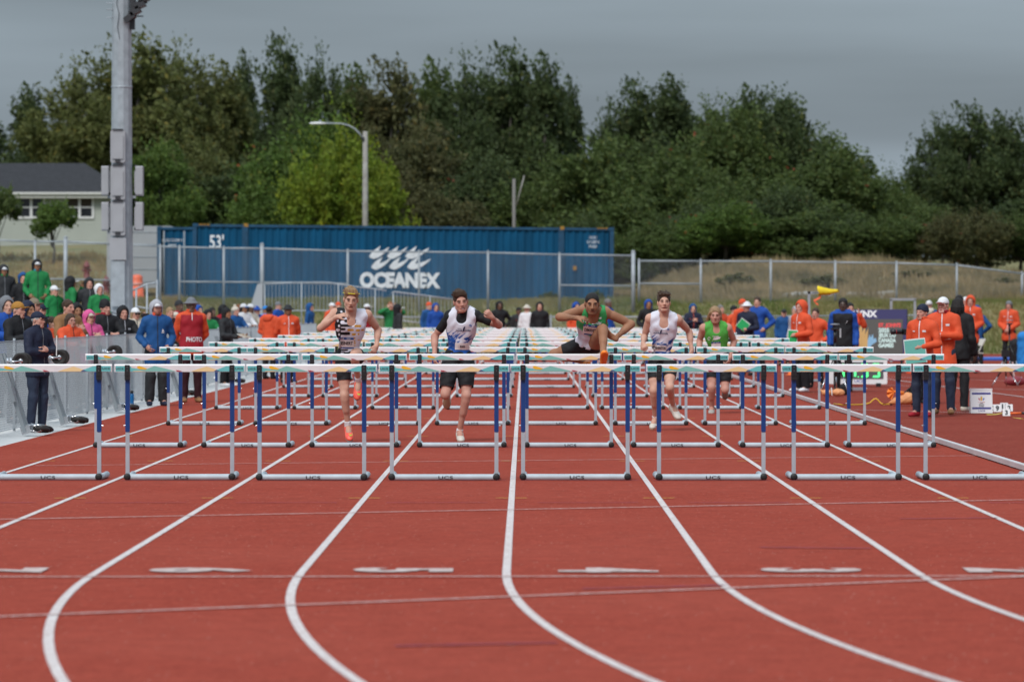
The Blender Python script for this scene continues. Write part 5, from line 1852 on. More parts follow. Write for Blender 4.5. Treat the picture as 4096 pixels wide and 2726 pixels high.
    # socks and shoes
    for A in 'AB':
        an, kn = J['an' + A], J['kn' + A]
        if socks:
            p0 = lerp(an, kn, socks)
            vv, ff = run([C(p0, an, .037, .038, .02)], 0.003, .008, cuts=[(p0, nrm(kn - an))])
            grid_obj('sock', root, vv, ff, fab('white'))
        shoe(root, an, J['to' + A], np.asarray(feet_up[A], float), shoes[0], shoes[1], knit=shoes[2] if len(shoes) > 2 else None)
    return dict(root=root, J=J, fr=fr, tree=tree_j, w=root_w, jersey=jo, d=d, T=T, hs=hs, hR=headR)

def put_on(Rn, px, py, v2, f2, name, m, parent=None, scale=1.0, off=.004, rotz=0.0, tree=None):
    """flat piece (metres, centred) fixed to the jersey where the photo shows it"""
    a_ = P(px, py, Rn['d'] - .1) - Rn['w']
    c_, s_ = math.cos(rotz), math.sin(rotz)
    ux, uz = np.array([c_, 0, s_]), np.array([-s_, 0, c_])
    o_ = a_.copy(); o_[1] = -.1
    pts = decal(tree or Rn['tree'], v2, f2, o_, ux, uz, (0, 1, 0), off)
    mb = MB(); mb.add(pts, f2)
    return mb.build(name, m, parent or Rn['jersey'])
def put_text(Rn, px, py, body, h, w, m, rotz=0.0, bold=0.02, off=.0065, shear=0.0, name='lettering'):
    v, f = text_geo(body, bold, 1.0)
    v = v * h
    v = v * np.array([w / (v[:, 0].max() - v[:, 0].min()), 1])
    v = v + np.array([0, -h / 2])
    v[:, 0] += shear * v[:, 1]
    return put_on(Rn, px, py, [tuple(q) for q in v], f, name, m, None, 1, off, rotz)
def put_bib(Rn, px, py, w, h, name, rotz=0.0, top=True, htop=.22):
    put_on(Rn, px, py, *rect_grid(w, h, 8, 6), 'bib', mat('bib_paper', (0.74, 0.70, 0.70), 0.7, var=.03, vscale=8), rotz=rotz, off=.0045)
    if top:
        put_on(Rn, px + math.sin(rotz) * 0, py, *rect_grid(w, h * htop, 8, 2, 0, h * (.5 - htop / 2)), 'bib_band', mat('bib_blue', (0.02, 0.09, 0.32), 0.6), rotz=rotz, off=.0055)
        put_on(Rn, px, py, *rect_grid(w * .9, h * .12, 8, 2, 0.01, -h * .48), 'bib_band', MATS['bib_blue'], rotz=rotz, off=.0055)
        put_on(Rn, px - w * .20 * F / Rn['d'], py - h * .39 * F / Rn['d'], *rect_grid(w * .08, h * .10, 2, 2), 'bib_mark', M_WINK, rotz=rotz, off=.007)
        put_on(Rn, px + w * .16 * F / Rn['d'], py - h * .39 * F / Rn['d'], *rect_grid(w * .26, h * .05, 4, 1), 'bib_mark', M_WINK, rotz=rotz, off=.007)
        put_on(Rn, px - w * .32 * F / Rn['d'], py - h * .39 * F / Rn['d'], *rect_grid(w * .05, h * .11, 2, 2), 'bib_mark', mat('flame_mark', (0.75, 0.40, 0.2), 0.6), rotz=rotz, off=.007)
    if name: put_text(Rn, px, py + h * .04 * F / Rn['d'], name, h * .30, min(w * .90, h * .30 * .60 * len(name)), M_INK, rotz, .03, .0068)

def blend(c, w, col):
    w = np.clip(w, 0, 1)[:, None]
    return c * (1 - w) + np.asarray(col) * w
WHITE_J = (0.66, 0.67, 0.76); GREEN_J = (0.035, 0.30, 0.09)
def pill(x, y, x0, x1, y0, y1, e=4.0):
    r_ = (y1 - y0) / 2; cy = (y0 + y1) / 2
    qx = np.maximum(np.maximum(x0 + r_ - x, x - x1 + r_), 0)
    return np.clip((r_ - np.hypot(qx, y - cy)) / e + .5, 0, 1)
def paint_1(px, py, fr_):
    x, y = (px - 1250) * 4.48, (py - 1130) * 4.48
    c = np.tile(np.array(WHITE_J), (len(x), 1))
    blk = (0.006, 0.006, 0.008)
    edge = np.where(y < 640, 585, np.where(y < 960, 510, 505))
    c = blend(c, (edge - x) / 5 + .5, blk)
    for q in ((480, 700, 662, 708), (480, 712, 746, 790), (480, 594, 810, 853), (480, 677, 884, 938), (460, 640, 1195, 1222), (460, 585, 1232, 1255)): c = blend(c, pill(x, y, *q), blk)
    for q in ((498, 540, 500, 540), (432, 470, 648, 708), (500, 578, 680, 736), (455, 496, 750, 800), (420, 492, 820, 874), (458, 492, 905, 952), (416, 474, 983, 1028), (404, 466, 1057, 1098), (438, 482, 1132, 1182)): c = blend(c, pill(x, y, *q), WHITE_J)
    for q in ((750, 875, 757, 798), (623, 740, 829, 867), (776, 852, 836, 874), (870, 925, 834, 862), (702, 779, 906, 945), (808, 842, 905, 942), (738, 770, 980, 1008), (738, 768, 1033, 1060), (740, 775, 1068, 1098), (806, 850, 1018, 1036), (738, 775, 1118, 1136)): c = blend(c, pill(x, y, *q), (0.62, 0.33, 0.03))
    return np.where(fr_[:, None], c, np.where((x < 660)[:, None], np.array(blk), np.array(WHITE_J)))
BLUE_J = (0.012, 0.085, 0.36)
def streaks(x, y, lo, dirx, n, seed, c, y0):
    rng = np.random.RandomState(seed)
    for i in range(n):
        x0 = rng.uniform(lo[0], lo[1]); yy = rng.uniform(*y0)
        L = rng.uniform(60, 190); wd = rng.uniform(5, 26)
        ux, uy = math.cos(R(38)), -math.sin(R(38))
        t = ((x - x0) * ux + (y - yy) * uy) / L
        s_ = np.abs(-(x - x0) * uy + (y - yy) * ux)
        c = blend(c, np.where((t > 0) & (t < 1), (wd * (1 - t) - s_) / 4 + .5, 0), BLUE_J)
    return c
def paint_2(px, py, fr_):
    x, y = (px - 1720) * 4.48, (py - 1130) * 4.48
    c = np.tile(np.array(WHITE_J), (len(x), 1))
    edge = 860 + 0.9 * np.maximum(x - 280, 0) + 18 * np.sin(x * .06) + 10 * np.sin(x * .13 + y * .05)
    c = blend(c, (y - edge) / 14 * (x < 460), BLUE_J)
    c = blend(c, (y - 1085 - .12 * np.abs(x - 520) + 14 * np.sin(x * .05)) / 14, BLUE_J)
    c = streaks(x, y, (280, 520), 1, 13, 4, c, (900, 1080))
    c = streaks(x, y, (560, 760), 1, 8, 5, c, (1000, 1110))
    for i in range(4): c = blend(c, np.clip((3 - np.abs(y - (960 + 75 * i) - .25 * (x - 280) - 12 * np.sin(x * .09 + i))) / 3, 0, 1) * (x < 440) * .8, WHITE_J)
    return np.where(fr_[:, None], c, np.array(WHITE_J))
def paint_4(px, py, fr_):
    x, y = (px - 2540) * 4.612, (py - 1140) * 4.612
    c = np.tile(np.array(WHITE_J), (len(x), 1))
    c = streaks(x, y, (300, 345), 1, 5, 8, c, (960, 1070))
    c = streaks(x, y, (430, 640), 1, 13, 9, c, (1040, 1250))
    c = blend(c, (y - 1230 + 14 * np.sin(x * .05)) / 14, BLUE_J)
    c = blend(c, (y - 1130 - 1.1 * np.maximum(760 - x, 0) + 20 * np.sin(x * .1)) / 14, BLUE_J)
    return np.where(fr_[:, None], c, np.array(WHITE_J))
def paint_3(px, py, fr_):
    x, y = (px - 2180) * 4.61, (py - 1140) * 4.61
    c = np.tile(np.array(GREEN_J), (len(x), 1))
    e = 742 + .75 * (x - 640)
    c = blend(c, (y - e) / 60 + .2, (0.09, 0.40, 0.17))
    c = blend(c, (y - e - 45) / 45, WHITE_J)
    c = blend(c, (x - 1190) / 4 * (y > 640), (0.02, 0.16, 0.06))
    c = blend(c, pill(x, y, 1216, 1226, 600, 900), (0.75, 0.60, 0.08))
    return np.where(fr_[:, None], c, np.array(GREEN_J))
def paint_5(px, py, fr_):
    x, y = (px - 2540) * 4.612, (py - 1140) * 4.612
    c = np.tile(np.array([0.075, 0.36, 0.055]), (len(x), 1))
    return blend(c, (y - 1135) / 6, (0.60, 0.54, 0.58))

RED_SHOE = (mat('shoe_red', (0.80, 0.05, 0.035), 0.45, color2=(0.85, 0.16, 0.10), vscale=30), mat('sole_pale', (0.30, 0.33, 0.30), 0.5), mat('lace_red', (0.5, 0.03, 0.03), 0.7))
WHITE_SHOE = (mat('shoe_cream', (0.52, 0.47, 0.40), 0.55, color2=(0.62, 0.58, 0.52), vscale=20), mat('sole_cream', (0.40, 0.30, 0.20), 0.6), M_WINK)
ORANGE_SHOE = (mat('shoe_orange', (0.85, 0.20, 0.015), 0.45, color2=(0.9, 0.28, 0.03), vscale=25), mat('sole_orange', (0.82, 0.17, 0.015), 0.35), mat('lace_orange', (0.9, 0.33, 0.03), 0.6))
GREY_SHOE = (mat('shoe_grey', (0.30, 0.29, 0.26), 0.6, color2=(0.45, 0.43, 0.40), vscale=25), mat('sole_grey', (0.25, 0.22, 0.18), 0.6), M_INK)

z3 = lambda x, y: (1200 + x / 1.96, 1050 + y / 1.96)
# 1: black and white jersey, lane 6
r1 = runner('blond runner in black and white patterned jersey with yellow headband, taking off', 49.3, dict(
    pel=(*z3(388, 725), .02), neck=(*z3(398, 412), -.16), head=(1403.5, 1198, -.24), shA=(*z3(272, 398), -.16), shB=(*z3(528, 408), -.10),
    elA=(*z3(160, 512), -.30), wrA=(*z3(290, 425), -.42), elB=(*z3(612, 525), .06), wrB=(*z3(600, 650), -.04),
    hipA=(*z3(338, 742), .04), hipB=(*z3(452, 738), .0), knA=(*z3(350, 1040), -.06), anA=(*z3(376, 1282), .06), toA=(*z3(392, 1390), -.08),
    knB=(1417, 1422, -.40), anB=(1434, 1524, -.14), toB=(1427, 1606, -.22)),
    rotm(4, 12, 4), 1.07, 'fair', 'sweep', 'hair_blond',
    dict(A=((.9, -.15, .30), (-.2, -.6, .75), 38, 1), B=((-.35, -.3, -.85), (.55, -.8, .1), 55, 1)),
    dict(A=(0, -.45, .9), B=(.0, -.95, .25)), dict(depth=.085, nw=.060, hem=-.04, slant=-.25), dict(len=dict(A=.62, B=.62)), RED_SHOE, paint_1, mouth=.003, socks=.18, m=.97)
put_bib(r1, 1385.5, 1370, .178, .125, 'BEINERT', -.02)
put_text(r1, 1423.5, 1266, 'Y', .030, .032, M_INK, off=.006, bold=.05)
for i, t_ in enumerate(("ST. JOHN'S", '2025', 'JEUX DU', 'CANADA', 'GAMES')):
    put_text(r1, 1422, 1278.5 + i * 2.8, t_, .0068, .040 if i == 0 else .026, M_INK, off=.006)
for A, sx in (('A', 1), ('B', 1)):
    an, to = r1['J']['an' + A], r1['J']['to' + A]
    c_ = lerp(an, to, .62)
    MB().add([tuple(c_ + np.array(q)) for q in ((-.005, -.062, .018), (.012, -.060, -.012), (.034, -.052, -.010), (.044, -.04, .022), (.026, -.056, .0))], [(0, 1, 4), (1, 2, 4), (2, 3, 4)]).build('shoe_flash', mat('volt_green', (0.55, 0.80, 0.10), 0.5), r1['root'])
hb_ = []
for i in range(25):
    t = R(-100 + 200 * i / 24)
    hb_.append(tuple(r1['T'](.093 * math.sin(t), .010 - .100 * math.cos(t), .072 + .014 * math.cos(t))))
MB().path(hb_, .0042, 6).build('headband', mat('headband_yellow', (0.78, 0.72, 0.02), 0.6), r1['root'], True)
# 2: white and blue jersey over black t-shirt, lane 5
z4 = lambda x, y: (1720 + x / 4.48, 1130 + y / 4.48)
r2 = runner('grimacing runner in white and blue jersey over a black t-shirt', 49.5, dict(
    pel=(1833, 1428, .06), neck=(*z4(588, 520), -.10), head=(*z4(553, 345), -.17), shA=(*z4(345, 605), -.08), shB=(*z4(822, 590), -.12),
    elA=(*z4(85, 965), .02), wrA=(1738.5, 1420, -.12), elB=(*z4(1235, 760), -.16), wrB=(*z4(1110, 620), -.34),
    hipA=(1803, 1448, .05), hipB=(1864, 1448, .05), knA=(1781, 1577, -.12), anA=(1786, 1560, .32), toA=(1788, 1635, .42),
    knB=(1865, 1582, -.10), anB=(1838, 1726, .05), toB=(1845, 1762, -.12)),
    rotm(8, 6, -8), 1.06, 'pink', 'sweep', 'hair_brown',
    dict(A=((.05, -.3, -.95), (-.9, -.3, .1), 40, -1), B=((-.55, -.45, .62), (.2, -.95, -.1), 82, -1)),
    dict(A=(0, .95, .2), B=(0, -.2, .98)), dict(depth=.100, nw=.066, hem=-.03), dict(len=dict(A=.80, B=.74), inf=.020), WHITE_SHOE, paint_2, mouth=.006, socks=.09, tee=True, m=1.0, flush=.5)
put_bib(r2, *z4(585, 1140), .185, .082, 'RIIS', -.02, False)
put_text(r2, *z4(600, 852), 'nova scotia', .020, .175, mat('team_navy', (0.01, 0.02, 0.08), 0.6), -.0, .03, shear=.2)
put_text(r2, *z4(525, 822), 'TEAM', .008, .05, MATS['team_navy'], 0, .02)
put_text(r2, *z4(728, 768), 'HN', .026, .030, mat('team_blue', (0.01, 0.10, 0.40), 0.6), -.3, .03)
put_on(r2, *z4(604, 840), [(-.015, -.03), (.0, -.02), (.022, .03), (.012, .036), (-.004, .02)], [(0, 1, 2, 3, 4)], 'feather_emblem', MATS['team_navy'], off=.0075)
# teeth show in the grimace
MB().box(tuple(r2['T'](0, -.084, -.0685)), (.026, .006, .008)).build('teeth', M_WINK, r2['root'])
# 3: green jersey, clearing the hurdle in lane 4
z5 = lambda x, y: (2180 + x / 4.61, 1140 + y / 4.61)
def tattoos(v, col, J, w, fr):
    def ink(p, q, rad, seed, amt=.65):
        nonlocal col
        t = np.clip(((v - p) @ (q - p)) / ((q - p) @ (q - p)), 0, 1)
        d_ = np.linalg.norm(v - p - np.outer(t, q - p), axis=1)
        n = np.sin(v[:, 0] * 210 + seed) * np.sin(v[:, 2] * 230 + seed * 2 + 3 * np.sin(v[:, 0] * 90)) + .5 * np.sin(v[:, 2] * 400 + v[:, 0] * 310)
        wgt = np.clip((rad - d_) / .012, 0, 1) * (n > .28) * amt
        col = col * (1 - wgt[:, None]) + col * np.array([.22, .25, .28]) * wgt[:, None]
    ink(lerp(J['shA'], J['elA'], .12), lerp(J['shA'], J['elA'], .30), .06, 1.0)
    ink(lerp(J['elA'], J['wrA'], .35), lerp(J['elA'], J['wrA'], .85), .05, 2.0)
    ink(lerp(J['elB'], J['wrB'], .30), lerp(J['elB'], J['wrB'], .75), .045, 3.0)
    ink(lerp(J['knB'], J['anB'], .05), lerp(J['knB'], J['anB'], .40), .055, 4.0)
    return col
r3 = runner('tattooed runner in green and white jersey clearing the hurdle in lane four', 47.75, dict(
    pel=(*z5(800, 1085), .02), neck=(*z5(905, 500), -.32), head=(*z5(868, 348), -.42), shA=(*z5(735, 445), -.30), shB=(*z5(1115, 500), -.30),
    elA=(*z5(262, 585), -.42), wrA=(*z5(590, 605), -.56), elB=(*z5(1590, 715), -.22), wrB=(*z5(1290, 985), -.34),
    hipA=(*z5(690, 1110), .05), hipB=(*z5(930, 1085), -.02), knA=(*z5(165, 1275), .12), anA=(*z5(690, 1395), .34), toA=(*z5(775, 1440), .22),
    knB=(*z5(1065, 815), -.42), anB=(*z5(1078, 1335), -.68), toB=(*z5(1100, 1222), -.86)),
    rotm(2, 10, 1), 1.05, 'tan', 'buzz', 'hair_dark',
    dict(A=((.95, -.2, .0), (-.1, -.5, .85), 42, 1), B=((-.75, -.1, .55), (-.3, -.8, -.5), 18, -1)),
    dict(A=(-.3, -.3, .9), B=(0, .62, .78)), dict(depth=.075, nw=.070, hem=.05, loose=.008), dict(len=dict(A=.66, B=.60), waist=.10), ORANGE_SHOE, paint_3, mouth=.004, beard=.35, mous=.6, brow=(.12, .11, .11),
    skin_paint=tattoos, m=1.04, flush=0, socks=.10)
put_bib(r3, *z5(838, 822), .175, .115, 'DIMANDE', -.12)
put_text(r3, *z5(775, 668), 'TEAM', .024, .11, M_WINK, -.12, .0)
put_text(r3, *z5(978, 700), 'ASK', .030, .085, M_WINK, -.12, .04)
put_on(r3, *z5(885, 690), [(-.02, -.015), (.0, -.022), (.02, -.004), (.006, .002), (.016, .022), (-.002, .012), (-.016, .014), (-.004, .0)], [(0, 1, 2, 3, 7), (7, 3, 4, 5, 6)], 'athlete_emblem', M_WINK, off=.007)
put_text(r3, *z5(1005, 605), 'NB', .018, .036, M_WINK, 0, .05, shear=.3)
for sx in (-1, 1):
    MB().lathe([(.001, -.004), (.004, 0), (.001, .004)], tuple(r3['T'](sx * .079, .008, -.034)), n=8).build('ear_stud', M_CHROME, r3['root'])
# 4: white and blue jersey, curly hair, lane 3
z6 = lambda x, y: (2540 + x / 4.612, 1140 + y / 4.612)
r4 = runner('curly haired runner in white and blue jersey with open mouth', 54.0, dict(
    pel=(2648, 1436, .05), neck=(*z6(535, 560), -.12), head=(*z6(534, 325), -.17), shA=(*z6(268, 615), -.10), shB=(*z6(795, 632), -.10),
    elA=(*z6(172, 950), .04), wrA=(*z6(152, 1075), -.22), elB=(*z6(998, 855), .10), wrB=(*z6(1045, 1190), .02),
    hipA=(2619, 1455, .05), hipB=(2679, 1455, .02), knA=(2615, 1563, -.12), anA=(2621, 1672, .10), toA=(2607, 1711, -.04),
    knB=(2679, 1549, -.28), anB=(2692, 1622, .02), toB=(2716, 1672, -.10)),
    rotm(3, -4, 0), 1.04, 'fair', 'curly', 'hair_brown',
    dict(A=((.15, -.75, -.55), (-.5, -.2, .8), 80, 1), B=((.05, -.2, -.95), (.8, -.4, .1), 45, 1)),
    dict(A=(0, -.35, .95), B=(.2, -.75, .6)), dict(depth=.130, nw=.062, hem=-.10), dict(len=dict(A=.58, B=.58)), WHITE_SHOE, paint_4, mouth=.010, socks=.10, m=.97, flush=.4)
put_bib(r4, *z6(445, 1150), .19, .115, 'BONNINGTON', -.06)
put_text(r4, *z6(475, 882), 'nova scotia', .020, .185, MATS['team_navy'], -.06, .03, shear=.2)
put_text(r4, *z6(400, 852), 'TEAM', .008, .05, MATS['team_navy'], 0, .02)
put_text(r4, *z6(607, 815), 'HN', .026, .030, MATS['team_blue'], -.3, .03)
put_on(r4, *z6(470, 870), [(-.015, -.03), (.0, -.02), (.022, .03), (.012, .036), (-.004, .02)], [(0, 1, 2, 3, 4)], 'feather_emblem', MATS['team_navy'], off=.0075)
# 5: bright green jersey, lane 2
r5 = runner('long haired runner in bright green jersey behind the others', 63.1, dict(
    pel=(2876, 1432, .05), neck=(*z6(1492, 722), -.10), head=(*z6(1482, 565), -.16), shA=(*z6(1265, 790), -.08), shB=(*z6(1715, 790), -.08),
    elA=(*z6(1195, 1010), .06), wrA=(2796, 1418, -.06), elB=(*z6(1828, 1025), .08), wrB=(2921, 1428, -.08),
    hipA=(2849, 1448, .04), hipB=(2902, 1448, .04), knA=(2847, 1548, -.10), anA=(2847, 1632, .10), toA=(2845, 1651, -.08),
    knB=(2900, 1557, -.10), anB=(2900, 1540, .32), toB=(2900, 1600, .42)),
    rotm(-4, 4, 0), 1.04, 'pink', 'long', 'hair_blond',
    dict(A=((.1, -.3, -.95), (-.9, -.3, .1), 50, -1), B=((-.3, -.3, -.9), (.8, -.4, .1), 45, 1)),
    dict(A=(0, -.2, .98), B=(0, .95, .2)), dict(depth=.100, nw=.056, hem=-.06), dict(len=dict(A=.66, B=.74)), GREY_SHOE, paint_5, beard=.25, brow=(.55, .40, .3), m=1.08, vox=.0095)
put_on(r5, *z6(1475, 985), [(-.055, -.045), (-.040, -.035), (-.022, .012), (.0, .022), (.05, .030), (.085, .026), (.070, -.002), (.02, -.018), (-.03, -.02)], [(0, 1, 8), (8, 1, 2, 3), (8, 3, 4, 7), (7, 4, 5, 6)], 'script_emblem', M_WINK, off=.007)
put_on(r5, *z6(1365, 985), [(.022 * math.cos(R(q * 30)), .026 * math.sin(R(q * 30))) for q in range(11)] + [(.014 * math.cos(R(q * 30)), .017 * math.sin(R(q * 30))) for q in range(11)], [(q, q + 1, 12 + q, 11 + q) for q in range(10)], 'script_emblem', M_WINK, off=.007)
put_text(r5, *z6(1478, 945), 'TEAM', .018, .09, M_WINK, .05, .03, shear=.3)
put_bib(r5, *z6(1495, 1110), .14, .11, '', 0.06)
# ------------------------------------------------------------------ standing people (spectators, officials)
HC = vec(0, -.015, 1.622)
def pose_joints(pose):
    J = dict(pel=vec(0, 0, .955), neck=vec(0, .005, 1.475), head=HC.copy())
    for s_, A in ((-1, 'A'), (1, 'B')):
        J['sh' + A] = vec(s_ * .185, 0, 1.415); J['hip' + A] = vec(s_ * .092, 0, .925)
        J['kn' + A] = vec(s_ * .105, -.015, .50); J['an' + A] = vec(s_ * .115, .03, .088); J['to' + A] = vec(s_ * .14, -.155, .022)
        el, wr, hd, hn, curl = vec(s_ * .245, .03, 1.125), vec(s_ * .245, -.07, .885), vec(0, -.15, -1), vec(s_, .2, 0), 28
        p = pose
        if p in ('pockets',):
            el, wr, hd, hn = vec(s_ * .285, .05, 1.15), vec(s_ * .20, -.12, 1.005), vec(-s_ * .5, -.3, -.5), vec(s_, -.6, .2)
        elif p == 'crossed':
            el, wr, hd, hn = vec(s_ * .255, -.07, 1.165), vec(-s_ * .02, -.205 - .03 * s_, 1.165 + .025 * s_), vec(-s_, -.05, .12), vec(0, -1, .2)
        elif p == 'fence':
            el, wr, hd, hn = vec(s_ * .265, -.16, 1.20), vec(s_ * .085, -.37, 1.20), vec(-s_ * .8, -.4, -.05), vec(0, -.3, 1)
        elif p == 'clasp':
            el, wr, hd, hn = vec(s_ * .265, -.10, 1.17), vec(s_ * .06, -.33, 1.26), vec(-s_ * .6, -.3, .5), vec(s_ * .5, -.8, .2)
        elif p == 'front':
            el, wr, hd, hn = vec(s_ * .26, .01, 1.14), vec(s_ * .06, -.20, .99), vec(-s_ * .7, -.2, -.4), vec(0, -1, .1)
        elif p == 'behind':
            el, wr, hd, hn = vec(s_ * .255, .09, 1.14), vec(s_ * .08, .19, .95), vec(-s_ * .8, .2, -.2), vec(0, 1, .1)
        elif p == 'hips':
            el, wr, hd, hn = vec(s_ * .37, .06, 1.19), vec(s_ * .20, -.06, 1.03), vec(-s_ * .5, -.5, -.5), vec(s_, -.2, .4)
        elif p == 'phone' and A == 'B':
            el, wr, hd, hn = vec(.27, -.20, 1.26), vec(.13, -.30, 1.52), vec(-.2, -.1, .95), vec(.9, -.2, .1)
        elif p == 'clip' and A == 'B':
            el, wr, hd, hn = vec(.245, -.10, 1.15), vec(.13, -.36, 1.13), vec(-.3, -.9, .0), vec(.3, -.1, -1)
        elif p == 'clip':
            el, wr, hd, hn = vec(-.25, -.06, 1.14), vec(-.06, -.33, 1.10), vec(.4, -.9, .1), vec(-.2, -.1, -1)
        elif p == 'book' and A == 'B':
            el, wr, hd, hn = vec(.29, -.02, 1.14), vec(.13, -.24, 1.10), vec(-.7, -.4, .0), vec(.1, -1, .3)
        elif p == 'up':
            el, wr, hd, hn = vec(s_ * .36, -.12, 1.44), vec(s_ * .14, -.2, 1.58), vec(-s_ * .5, 0, .8), vec(0, -1, .2)
        J['el' + A], J['wr' + A] = el, wr
        J['h' + A] = (hd, hn, curl)
    return J
TM = {}
def lvl_v(l): return (.0165, .0078, .0185, .009) if l == 0 else (.026, .0125, .029, .015)
def t_body(pose, l, hy):
    key = ('b', pose, l, hy)
    if key in TM: return TM[key]
    J = pose_joints(pose)
    Rm = rotm(hy)
    pr, fr = body_prims(J, 1.0)
    hp, sock, slit, lids = head_prims(HC, Rm, 1.0, 0.0, J['neck'])
    for A in 'AB':
        hd, hn, cu = J['h' + A]
        pr += hand_prims(J['wr' + A], hd, hn, cu, 1.0, 1.05, 1 if A == 'B' else -1, 'hand' + A)
    v0 = lvl_v(l)
    fl_ = Field(*grid_for(pr + hp, 0, v0[0], (HC, .13), v0[1]))
    for p in pr + hp: fl_.add(p, 0.0)
    for p in sock: fl_.sub(p, 0.0, .012)
    v, f = fl_.mesh()
    TM[key] = (v, f, J, pr, fr, Rm)
    return TM[key]
BM = {}
def body_mesh(pose, l, hy, brow, beard, mous):
    key = (pose, l, hy, brow, beard, mous)
    if key not in BM:
        v, f, J, pr, fr, Rm = t_body(pose, l, hy)
        me = mesh_from('body', v.astype(np.float32), f, True)
        b = {'dark': (.22, .18, .16), 'pale': (.65, .5, .42), 'white': (1.6, 1.9, 2.2)}[brow]
        vcol(me, face_paint(v, HC, Rm, 1.0, 0, beard, b, flush=.5, mous=mous))
        BM[key] = me
    return BM[key]
def t_jacket(pose, l, kind):
    key = ('j', pose, l, kind)
    if key in TM: return TM[key]
    J = pose_joints(pose)
    pr, fr = body_prims(J, 1.0)
    tp = [p for p in pr if p['g'] in ('torso', 'uarmA', 'uarmB', 'farmA', 'farmB')]
    for A in 'AB':
        el, wr = J['el' + A], J['wr' + A]
        for p in tp:
            if p['g'] == 'farm' + A and p['t'] == 'c' and np.allclose(p['q'], wr): p['q'] = lerp(el, wr, .93); p['r2'] = .038
    hem = {'jacket': .80, 'long': .68, 'tee': .86, 'vest': .84}[kind]
    vi = .012 if kind == 'vest' else 0.0
    ex = [E((0, .0, 1.08), (.178 + vi, .130 + vi, .25), None, .04), E((0, 0, .86 if kind != 'long' else .78), (.206 + vi, .142 + vi, .27), None, .04), C((0, .008, 1.44), (0, .0, 1.525), .076, .072, .03)]
    if kind == 'vest':
        tp = [p for p in tp if p['g'] == 'torso']
    vx = lvl_v(l)[2]
    v, f = run(tp, .017 if kind != 'vest' else .027, vx, extra=ex, cuts=[((0, 0, hem), (0, 0, -1)), ((0, -.02, 1.535), (0, .25, 1))], fold=(.0050, 26., 22., 17., len(pose) * .9))
    if kind == 'vest':
        k_ = (np.abs(v[:, 0]) < .205) & (v[:, 2] < 1.47)
        f = f[k_[f].all(1)]
    me = mesh_from('jacket', v.astype(np.float32), f, True)
    TM[key] = (me, v, f)
    return TM[key]
def t_simple(key, fn):
    if key not in TM:
        r_ = fn()
        TM[key] = mesh_from(key[0], r_[0].astype(np.float32), r_[1], True)
    return TM[key]
def t_trousers(l, wide):
    def fn():
        J = pose_joints('down')
        pr, fr = body_prims(J, 1.0)
        tp = [pr[3], pr[6]] + [p for p in pr if p['g'].startswith('thigh') or p['g'].startswith('shin')]
        w = .062 if not wide else .082
        ex = [C(J['kn' + A], J['an' + A] + vec(0, 0, -.01), w + .008, w, .03) for A in 'AB']
        return run(tp, .012 if not wide else .020, lvl_v(l)[2], extra=ex, cuts=[((0, 0, 1.0), (0, 0, 1)), ((0, 0, .07), (0, 0, -1))], fold=(.0038, 34., 24., 15., 1.1), k=.02)
    return t_simple(('trousers', l, wide), fn)
def t_shoe(l, A):
    def fn():
        J = pose_joints('down')
        an, to = J['an' + A], J['to' + A]
        up = vec(0, 0, 1); fd = nrm(to - an - up * ((to - an) @ up)); rt = np.cross(fd, up); Mx = np.stack([rt, fd, up], 1)
        b = vec(an[0], an[1], .012)
        pr = [E(b + fd * -.015 + up * .035, (.040, .052, .050), Mx, .03), E(b + fd * .075 + up * .028, (.043, .085, .040), Mx, .03), E(b + fd * .145 + up * .020, (.047, .065, .032), Mx, .03), C(an, b + up * .05, .042, .045, .03)]
        return run(pr, .004, .011 if l == 0 else .016, cuts=[((0, 0, .003), (0, 0, -1)), (an + up * .05, up)])
    return t_simple(('shoe', l, A), fn)
